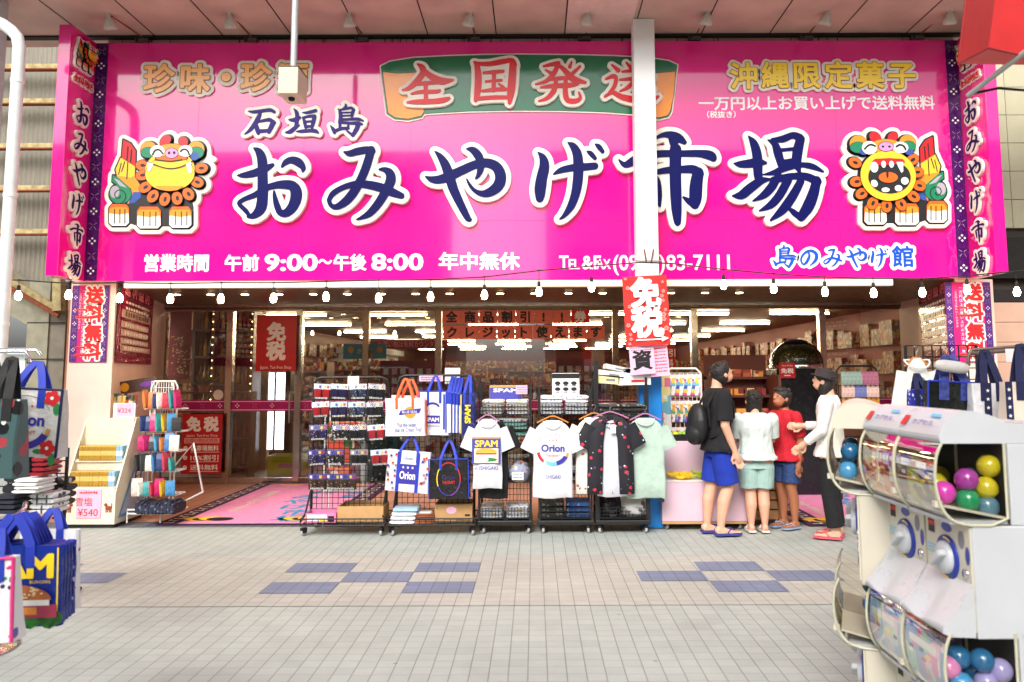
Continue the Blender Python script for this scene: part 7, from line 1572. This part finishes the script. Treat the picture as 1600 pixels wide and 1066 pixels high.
def person(label, pos, H, face, skin, hair, top, bottom, foot, arms, legs, hairlen=0, looks=0.0, girth=1.0, hat=None, long_legs=False, shirt_long=.47, bot_len=.28):
    """joint heights are fractions of the standing height; forward is -y before turning by face"""
    t = thing('person', label, 'person', pos, face); h = lambda x, y, z: Vector((x*H, y*H, z*H)); g = girth
    SK = INKK; b = MB()
    torso = [(.50, .098, .062), (.54, .1, .066), (.60, .09, .058), (.66, .092, .06), (.73, .104, .066), (.78, .108, .06), (.815, .085, .048), (.835, .05, .036)]
    def ring(z, rx, ry, e=0.0): return [h(rx*g*math.cos(a)+e*math.copysign(1, math.cos(a))*0, ry*g*math.sin(a), z) + Vector((e*math.cos(a), e*math.sin(a), 0)) for a in [2*math.pi*k/24 for k in range(24)]]
    b.loft([ring(*q) for q in torso], SK)
    hc = h(0, -.018+ -.02*looks, .925 - .006*looks)
    caps(b, [h(0, .004, .82), h(0, -.004, .88)], [.032*H, .03*H])
    tilt = Matrix.Rotation(-looks*.55, 4, 'X'); HT = Matrix.Translation(hc) @ tilt; s_ = H*.13 if H > 1.5 else H*.145     # head height
    b.ell((0, .0, .04*s_), (.36*s_, .43*s_, .46*s_), SK, HT, 20, 14); b.ell((0, -.13*s_, -.22*s_), (.27*s_, .27*s_, .28*s_), SK, HT, 16, 10); b.ell((0, -.4*s_, -.1*s_), (.06*s_, .1*s_, .09*s_), SK, HT, 10, 8); b.ell((0, -.33*s_, -.33*s_), (.12*s_, .08*s_, .05*s_), SK, HT, 10, 8)
    for sx in (-1, 1): b.ell((sx*.37*s_, .04*s_, -.06*s_), (.05*s_, .09*s_, .13*s_), SK, HT, 10, 8)
    hands = []
    for sx, (el, wr) in zip((-1, 1), arms):
        sh = h(sx*.112*g, 0, .79); el, wr = h(*el), h(*wr); caps(b, [sh, el, wr], [.034*H*g, .026*H*g, .018*H])
        d = (wr-el).normalized(); side = d.cross(Vector((0, 1, 0))).normalized() if abs(d.y) < .9 else Vector((1, 0, 0)); fr = d.cross(side)
        pc = wr + d*.03*H; caps(b, [wr, pc, wr+d*.055*H], [.017*H, .021*H, .017*H])
        for k, ln in enumerate((.036, .044, .041, .032)):
            o_ = wr + d*.055*H + fr*(k-1.5)*.0125*H; caps(b, [o_, o_+d*ln*.55*H+side*.003*H*sx, o_+d*ln*H+side*.012*H*sx], [.0075*H, .0068*H, .0055*H], None, 8)
        caps(b, [wr+d*.012*H-fr*.014*H, wr+d*.035*H-fr*.034*H, wr+d*.058*H-fr*.036*H], [.009*H, .008*H, .006*H], None, 8)
    for sx, (kn, an) in zip((-1, 1), legs):
        hp = h(sx*.05*g, 0, .51); kn, an = h(*kn), h(*an); mid = (kn*.6+an*.4) + h(0, .012, 0)
        caps(b, [hp, (hp+kn)/2, kn, mid, an], [.062*H*g, .054*H*g, .037*H*g, .037*H*g, .021*H])
        b.ell(an+h(0, .012, -.018), (.022*H, .026*H, .022*H), SK); b.loft([[an + h(x*w_, y, z) for x, z in ((-.024, -.036), (.024, -.036), (.02, zt_), (-.02, zt_))] for y, w_, zt_ in ((.03, .8, -.015), (-.01, 1, .0), (-.06, 1.15, -.018), (-.1, .9, -.026))], SK)
        for k in range(5): b.ell(an+h(sx*(-.022+.011*k)*-1, -.1-.006*(2-abs(k-1)), -.031), (.007*H, .012*H, .006*H), SK, None, 8, 6)
    remesh(b, skin, 'body', t, .0055*H/1.5, 3)
    e = MB()
    for sx in (-1, 1): e.ell((sx*.14*s_, -.375*s_, .0), (.055*s_, .035*s_, .03*s_), INKK, HT, 10, 8); e.box((sx*.14*s_-.08*s_, -.405*s_, .1*s_), (sx*.14*s_+.08*s_, -.37*s_, .125*s_), hair, HT)
    e.ell((0, -.385*s_, -.335*s_), (.09*s_, .03*s_, .018*s_), mat('lips', (170, 90, 84), .5), HT, 10, 6); e.build('face', t)
    hm = MB(); rnd = random.Random(int(H*1000)); hm.ell((0, .05*s_, .14*s_), (.42*s_, .47*s_, .44*s_), SK, HT, 18, 12); hm.ell((0, .16*s_, -.08*s_-.2*hairlen*s_), (.40*s_, .36*s_, (.4+.25*hairlen)*s_), SK, HT, 18, 12); hm.ell((0, -.2*s_, .34*s_), (.33*s_, .26*s_, .18*s_), SK, HT, 14, 8)
    for k in range(60):
        a, zz_ = rnd.uniform(-.6, 3.7), rnd.uniform(-.3, .5); rr_ = math.sqrt(max(0, 1-((zz_-.1)/.5)**2)); p_ = Vector((.4*s_*math.cos(a)*rr_, .06*s_+.44*s_*math.sin(a)*rr_, .1*s_+zz_*s_)); q_ = p_ + Vector((rnd.uniform(-.05, .05), rnd.uniform(-.02, .07), rnd.uniform(-.16, .02)))*s_; hm.tube([p_, q_], [.05*s_, .018*s_], SK, 6, False, HT)
    remesh(hm, hair, 'hair', t, .006*H/1.5, 1)
    if hat: MB().lathe([(.62*s_, .16*s_), (.6*s_, .18*s_), (.46*s_, .2*s_), (.44*s_, .48*s_), (.36*s_, .56*s_), (.02, .58*s_)], hat, 24, HT).build('hat', t)
    # clothes
    c = MB(); e_ = .012
    tr = [(shirt_long, .12, .088), (shirt_long+.018, .118, .085)] + [(z, rx*1.02, ry*1.05) for z, rx, ry in torso if z > shirt_long+.03]
    c.loft([[p + Vector((.008*math.sin(k*1.9+i), .006*math.sin(k*2.3+i*1.3), 0)) for k, p in enumerate(ring(z, rx, ry, e_+ (.012 if i < 2 else .008 if i < 4 else 0)))] for i, (z, rx, ry) in enumerate(tr)], SK)
    for sx, (el, wr) in zip((-1, 1), arms):
        sh, el, wr = h(sx*.109*g, 0, .788), h(*el), h(*wr); cut = sh + (el-sh)*(.85 if not top[1] else 1.0); caps(c, [sh, cut] if not top[1] else [sh, el, el+(wr-el)*.9], [.043*H*g, .047*H*g] if not top[1] else [.043*H*g, .035*H*g, .027*H], None, 14, True)
    remesh(c, top[0], 'shirt', t, .0065*H/1.5, 3)
    c = MB(); c.loft([ring(z, rx, ry, .008) for z, rx, ry in ((.44, .1, .07), (.49, .094, .06), (.535, .09, .056), (.555, .088, .054))], SK)
    for sx, (kn, an) in zip((-1, 1), legs):
        hp, kn, an = h(sx*.05*g, 0, .455), h(*kn), h(*an); end = hp + (kn-hp)*((.455-bot_len)/.185) if bot_len > .2 else None
        if long_legs: caps(c, [hp, kn, an+h(0, 0, .02)], [.062*H*g, .05*H*g, .046*H], None, 14, True)
        else: caps(c, [hp, hp*.5+end*.5, end], [.064*H*g, .066*H*g, .066*H*g], None, 16, True)
    remesh(c, bottom, 'trousers' if long_legs else 'shorts', t, .0065*H/1.5, 3)
    for sx, (kn, an) in zip((-1, 1), legs):
        an = h(*an); f = MB(); out = [(-.026, .038), (.026, .038), (.033, -.04), (.036, -.09), (.02, -.124), (-.014, -.124), (-.034, -.09), (-.03, -.04)]; zb = -.0365*H
        f.loft([[an + h(x, y, 0) + Vector((0, 0, z)) for x, y in out] for z in (zb-.016, zb)], foot, False)
        f.tube([an+h(.03, -.03, -.03), an+h(.018, -.055, -.008), an+h(.0, -.085, -.02)], .006, foot, 6).tube([an+h(-.03, -.03, -.03), an+h(-.018, -.055, -.008), an+h(.0, -.085, -.02)], .006, foot, 6); f.build('sandal', t)
    return t
SKIN1 = mat('fair skin', (222, 168, 140), .5, var=.04); SKIN2 = mat('tanned skin', (176, 112, 78), .5, var=.04)
HAIR = mat('black hair', (26, 20, 18), .5, bump=.4, bscale=120)
def stand(px, py): p = gnd(px, py); return (p.x, p.y, .024)
BLKT = mat('black tee', (20, 20, 24), .9, bump=.3, bscale=7); BSH = mat('royal blue shorts', (20, 50, 160), .85, bump=.3, bscale=7); WTOP = mat('white blouse', (206, 216, 212), .85, bump=.3, bscale=7); PGR = mat('pale green shorts', (160, 190, 182), .85, bump=.3, bscale=7); RTEE = mat('red tee', (186, 20, 40), .85, bump=.3, bscale=7); DNM = patmat('denim shorts', (36, 60, 110), [((50, 78, 130), 60, .4)]); BTR = mat('black trousers', (20, 20, 22), .85)
PURF = mat('violet rubber', (60, 60, 150), .6); WHF = mat('white rubber', (220, 214, 206), .6); GRF = mat('grey blue rubber', (150, 166, 196), .6); PKF = mat('pink rubber', (220, 90, 110), .6)
A = (-1, 1)
legs_n = [((-.052, -.012, .275), (-.055, .012, .042)), ((.052, -.012, .275), (.055, .012, .042))]
B1 = person('person in black t-shirt and blue shorts with a black backpack looking down', stand(1126, 836), 1.63, rad(100), SKIN1, HAIR, (BLKT, False), BSH, PURF,
       [((-.13, .01, .62), (-.12, -.05, .47)), ((.12, -.05, .62), (.07, -.2, .62))], [((-.05, -.035, .275), (-.055, .02, .042)), ((.05, .025, .275), (.05, .06, .042))], looks=.9)
B1['category'] = 'person'
bp = thing('backpack', 'black backpack worn by the person in the black t-shirt', 'backpack', B1.location, B1.rotation_euler.z); c = MB(); c.ell((0, .2, 1.02), (.15, .1, .2), INKK).ell((0, .24, .93), (.13, .08, .11), INKK); remesh(c, mat('black nylon', (22, 22, 24), .5), 'pack', bp, .01, 4)
mb = MB()
for sx in (-1, 1): mb.ribbon([(sx*.1, .13, 1.0), (sx*.1, .14, 1.2), (sx*.1, .07, 1.325), (sx*.1, -.05, 1.325), (sx*.105, -.115, 1.22), (sx*.11, -.115, 1.08), (sx*.15, .02, .95), (sx*.12, .13, .9)], .045, .01, RUBBER)
mb.build('strap', bp)
person('child in a white blouse and pale green shorts seen from behind', stand(1185, 833), 1.34, rad(176), SKIN1, HAIR, (WTOP, False), PGR, WHF, [((-.13, -.06, .64), (-.06, -.19, .66)), ((.13, -.06, .64), (.06, -.19, .66))], [((-.045, -.012, .275), (-.045, .012, .042)), ((.045, -.012, .275), (.05, .012, .042))], hairlen=1.1, looks=.6, girth=1.12, shirt_long=.50, bot_len=.30)
person('child in a red t-shirt and dark denim shorts facing left', stand(1232, 826), 1.36, rad(-62), SKIN2, HAIR, (RTEE, False), DNM, GRF, [((-.11, -.08, .63), (-.03, -.2, .64)), ((.125, .02, .62), (.12, .0, .46))], legs_n, looks=.5, bot_len=.31)
person('person in a white shirt and black trousers with a dark hat beside the capsule machines', stand(1304, 842), 1.55, rad(-118), SKIN1, HAIR, (mat('white shirt', (226, 222, 218), .8), True), BTR, PKF, [((-.125, -.05, .645), (-.09, -.17, .64)), ((.13, -.03, .63), (.11, -.13, .55))], legs_n, looks=.5, long_legs=True, hat=mat('dark hat', (40, 32, 32), .8), hairlen=.6)

# ================================================================ capsule machines at the right
GWH = mat('machine white plastic', (196, 198, 202), .3, var=.04, scale=4); GCR = mat('machine cream plastic', (208, 200, 182), .4, var=.05, scale=4)
CASE = glass('clear capsule case', (.96, .96, .93), 1.35, .02, .5)
DIALB = mat('dial blue ring', (34, 54, 150), .35); DGREY = mat('dark case back', (40, 36, 34), .6)
capc = {'purple': (170, 60, 160), 'magenta': (226, 70, 190), 'green': (30, 150, 96), 'yellow': (206, 190, 40), 'slate': (90, 130, 150), 'sky': (80, 160, 214), 'blue': (40, 110, 160), 'lilac': (170, 160, 214), 'pink': (226, 140, 190)}
def shiny(nm): return mat('capsule '+nm, capc[nm], .08, var=.04, coat=.6)
def gacha(label, X, Y, z0, poster, caps_, body=GWH, lid=True, rz=rad(-90), dx=.302):
    """front towards -y before turning; local x runs along the row"""
    t = thing('capsule_machine', label, 'capsule machine', (X, Y, z0), rz); L = dx/2-.0015
    # body box with recessed front
    mb = MB().box((-L, .085, -.02), (L, .46, .335), body).box((-L, .215, .335), (L, .46, .6), body).box((-L, .46, -.02), (L, .47, .64), body)
    mb.build('cabinet', t, bevel=.006)
    MB().box((-L+.004, .078, .0), (L-.004, .0845, .33), GCR).build('front_panel', t)
    MB().box((-L+.005, .205, .34), (L-.005, .2145, .6), DGREY).box((-L+.005, .02, .34), (L-.005, .205, .352), GWH).build('case_back', t)
    # bulging window
    pf = [(0, .6), (-.018, .56), (-.026, .50), (-.022, .44), (-.004, .385), (.03, .35), (.085, .337)]
    pf2 = smooth_pts([(*p, 0) for p in pf], 3)
    n = len(pf2); vs = [(sx*L*.99, y, z) for y, z, _ in pf2 for sx in (-1, 1)]; w_ = MB().add(vs, [(2*k, 2*k+1, 2*k+3, 2*k+2) for k in range(n-1)], CASE, True)
    for sx in (-1, 1): w_.add([(sx*L*.99, y, z) for y, z, _ in pf2] + [(sx*L*.99, .205, .337), (sx*L*.99, .205, .6)], [tuple(range(n+2))], CASE)
    w_.build('window', t)
    rim = mat('case rim', (196, 192, 168), .25)
    for sx in (-1, 1): MB().tube([(sx*L, y, z) for y, z, _ in pf2] + [(sx*L, .15, .337), (sx*L, .205, .36), (sx*L, .205, .6)], .0055, rim, 6).build('window_rim', t)
    # poster inside the window
    vs = [(x, y+.006, z) for y, z, _ in pf2[3:-5] for x in (-L*.9, L*.86)]; m_ = MB().add(vs, [(2*k, 2*k+1, 2*k+3, 2*k+2) for k in range(len(vs)//2-1)], poster, True); m_.build('poster', t)
    q = MB(); rnd = random.Random(len(label)); y_ = -.0225
    q.box((-L*.7, -.0205, .505), (L*.5, -.019, .53), INKW)
    for k in range(5): x_ = -L*.8+rnd.random()*L*1.4; z_ = .45+rnd.random()*.04; q.box((x_, -.0215, z_), (x_+.025, -.0195, z_+.012), rnd.choice((INKW, INKR, INKY, INKK)))
    q.build('poster_print', t)
    MB().box((L-.022, -.03, .395), (L-.004, -.004, .415), GCR).build('latch', t)
    # shelf inside and capsules
    MB().add([(-L*.95, .0, .395), (L*.97, .0, .395), (L*.97, .2, .355), (-L*.95, .2, .355), (-L*.95, .0, .403), (L*.97, .0, .403), (L*.97, .2, .363), (-L*.95, .2, .363)], [(0, 1, 2, 3), (4, 7, 6, 5), (0, 4, 5, 1), (1, 5, 6, 2), (2, 6, 7, 3), (3, 7, 4, 0)], GCR).build('capsule_tray', t)
    for (nm, cx_, cy_, cz_) in caps_:
        c = MB().ell((0, 0, 0), .038, shiny(nm), None, 20, 14).lathe([(.0385, -.003), (.0392, 0), (.0385, .003)], shiny(nm), 20, Matrix.Rotation(rad(30), 4, 'X')).build('capsule', None, label=None); c.parent = t; c.location = (cx_, cy_, cz_); c.rotation_euler = (cx_*30, cy_*40, 1)
    # lid
    if lid:
        top = smooth_pts([(0, .6, 0), (-.006, .625, 0), (.015, .67, 0), (.06, .70, 0), (.11, .705, 0), (.17, .69, 0), (.22, .665, 0)], 3)
        prof = [(y, z) for y, z, _ in top] + [(.46, .655), (.46, .6)]; k = len(prof)
        MB().loft([[(x, y, z) for y, z in prof] for x in (-L, L)], body, False).build('lid', t, bevel=.008)
        q = MB(); T = Matrix.Translation((0, .01, .664)) @ Matrix.Rotation(rad(-38), 4, 'X')
        q.quad(-L*.86, -L*.6, -.022, .018, -.004, INKR, T); scrib(q, L*.9, .022, -.004, INKB, 1, 4); q.text('カプセル', .02, -.004, .026, INKB, -.004, L*1.0, 0, T); q.quad(L*.3, L*.75, .022, .034, -.004, mat('sky blue print', (110, 190, 230), .5, var=0), T); q.v = [p if i < 4 or True else p for i, p in enumerate(q.v)]; q.build('lid_print', t)
    # dial, chute, stickers
    Td = Matrix.Translation((0, .078, .205)) @ Matrix.Rotation(rad(90), 4, 'X')
    MB().lathe([(.074, 0), (.074, .005), (.056, .008)], DIALB, 32, Td).build('dial_ring', t)
    MB().lathe([(.054, 0), (.054, .018), (.046, .026), (.01, .028)], GWH, 32, Td).loft([chamf(.046, -.012, .012, .005) and [(x, y, z) for x, y in chamf(.046*s, -.012*s, .012*s, .004)] for z, s in ((.02, 1), (.046, .9), (.05, .7))], GWH, False, True, Td @ Matrix.Rotation(rad(35), 4, 'Z')).build('dial', t)
    p = MB()
    for a0 in (60, 240): p.arc(0, .205, .068, .068, .006, .069, INKY, a0, a0+40, 10)
    p.quad(-L*.85, -L*.55, .27, .315, .077, INKK); p.quad(-L*.85, -L*.55, .295, .31, .0765, INKR); p.disc(0, .305, .035, .016, .077, DIALB, 16); p.disc(L*.62, .28, .02, .03, .077, GREYM, 14); p.disc(L*.85, .235, .014, .03, .077, DIALB, 14)
    for k in range(3): p.quad(-L*.95, -L*.5, .225-.012*k, .23-.012*k, .077, mat('sky blue print', (110, 190, 230), .5, var=0))
    p.quad(L*.35, L*.9, .125, .132, .077, INKY); scrib(p, L*.6, .06, .077, GREYM, 3, 8, x0=.4, x1=1.5); p.build('stickers', t)
    Tc = Matrix.Translation((-L*.3, .0785, .07)) @ Matrix.Rotation(rad(90), 4, 'X')
    MB().lathe([(.05, 0), (.05, .006), (.04, .008), (.039, .001), (.005, .0005)], CHROME, 28, Tc).build('chute_ring', t); MB().lathe([(.038, .0012), (.038, .002), (.002, .002)], RUBBER, 24, Tc).build('chute', t)
    MB().lathe([(.016, 0), (.016, .006), (.004, .007)], CHROME, 16, Matrix.Translation((L*.75, .0785, .175)) @ Matrix.Rotation(rad(90), 4, 'X')).build('coin_return', t)
    # moulded tray below
    if body is GCR: return t
    mb = MB(); N = 12; rows = []
    for i, (y, z, dpt) in enumerate(((.079, .15, 0), (.05, .1, .25), (.015, .055, .6), (-.02, .02, .35), (-.028, .0, 0), (.0, -.012, 0), (.079, -.015, 0))):
        rows.append([(-L + 2*L*k/N, y, z - .05*dpt*max(0, math.cos((k/N-.38)*math.pi*1.5))**2 + (.04*(.5-dpt) if k > 9 and 0 < i < 4 else 0)) for k in range(N+1)])
    mb.add([p for r in rows for p in r], [(r*(N+1)+k, r*(N+1)+k+1, (r+1)*(N+1)+k+1, (r+1)*(N+1)+k) for r in range(6) for k in range(N)], GWH, True)
    for k in (0, N): mb.add([r[k] for r in rows], [tuple(range(7))], GWH)
    mb.build('tray', t)
    return t
XB = at(1346, 700, 3.25).x + .02
PO = [confetti('poster orange', [(230, 120, 60), (240, 210, 180), (236, 160, 100), (190, 50, 50), (246, 236, 220)], 22, rough=.3), confetti('poster dark', [(60, 40, 46), (120, 130, 50), (90, 60, 60), (170, 170, 60), (40, 36, 40), (200, 190, 180)], 18, rough=.3), confetti('poster pastel', [(190, 220, 214), (210, 190, 226), (240, 210, 224), (150, 190, 220), (236, 226, 240)], 18, rough=.3), confetti('poster pink', [(236, 110, 170), (160, 210, 190), (246, 200, 220), (120, 160, 210), (250, 240, 246)], 18, rough=.3)]
cu = [('magenta', .09, .03, .434), ('purple', .105, .1, .478), ('green', .105, .1, .412), ('yellow', .1, .165, .45), ('slate', .1, .165, .39), ('slate', .02, .16, .47), ('yellow', .0, .05, .45), ('yellow', .09, .185, .52)]
cl = [('sky', .1, .05, .425), ('blue', .07, .06, .5), ('blue', .1, .12, .5), ('lilac', .1, .13, .43), ('pink', .1, .1, .395), ('lilac', .105, .175, .47), ('pink', .08, .02, .47), ('green', .03, .03, .5), ('blue', .04, .12, .45), ('pink', .1, .165, .395)]
zu = at(1478, 990, 2.65).z
for z0, tier, pair in ((zu, 'upper', ((2.80, PO[1], cu, 'dark green poster and bright capsules'), (3.105, PO[0], cu[3:6], 'orange poster'))), (zu-.6, 'lower', ((2.80, PO[3], cl, 'pink poster and blue capsules'), (3.105, PO[2], cl[4:8], 'pastel poster')))):
    for Y, po, cc, nm in pair: gacha(f'white capsule machine with {nm}, {tier} row', XB, Y, z0, po, cc, lid=tier == 'upper')
XA = at(1283, 690, 3.35).x + .03
for z0, tier in ((zu+.005, 'upper'), (zu-.595, 'lower')):
    for i in (0, 1): gacha(f'cream capsule machine, {["near","far"][i]} one in the {tier} row beside the people', 1.285+.302*.375*i, 3.46+.302*.927*i, z0, PO[i+1], cl[:2] if tier == 'upper' else cl[2:4], body=GCR, lid=tier == 'upper', rz=rad(-112))
t = thing('machine_stand', 'white base boxes under the two stacks of capsule machines', 'stand', (XB, 3.0, 0)); zb2 = zu-.6-.021
MB().box((.09, -.36, .004), (.47, .26, zb2), GWH).build('base', t); MB().box((-.15, .09, .004), (.452, .46, zb2), GCR, Matrix.Translation((1.285-XB+.302*.375, .46+.302*.927, 0)) @ Matrix.Rotation(rad(-112), 4, 'Z')).build('base', t)
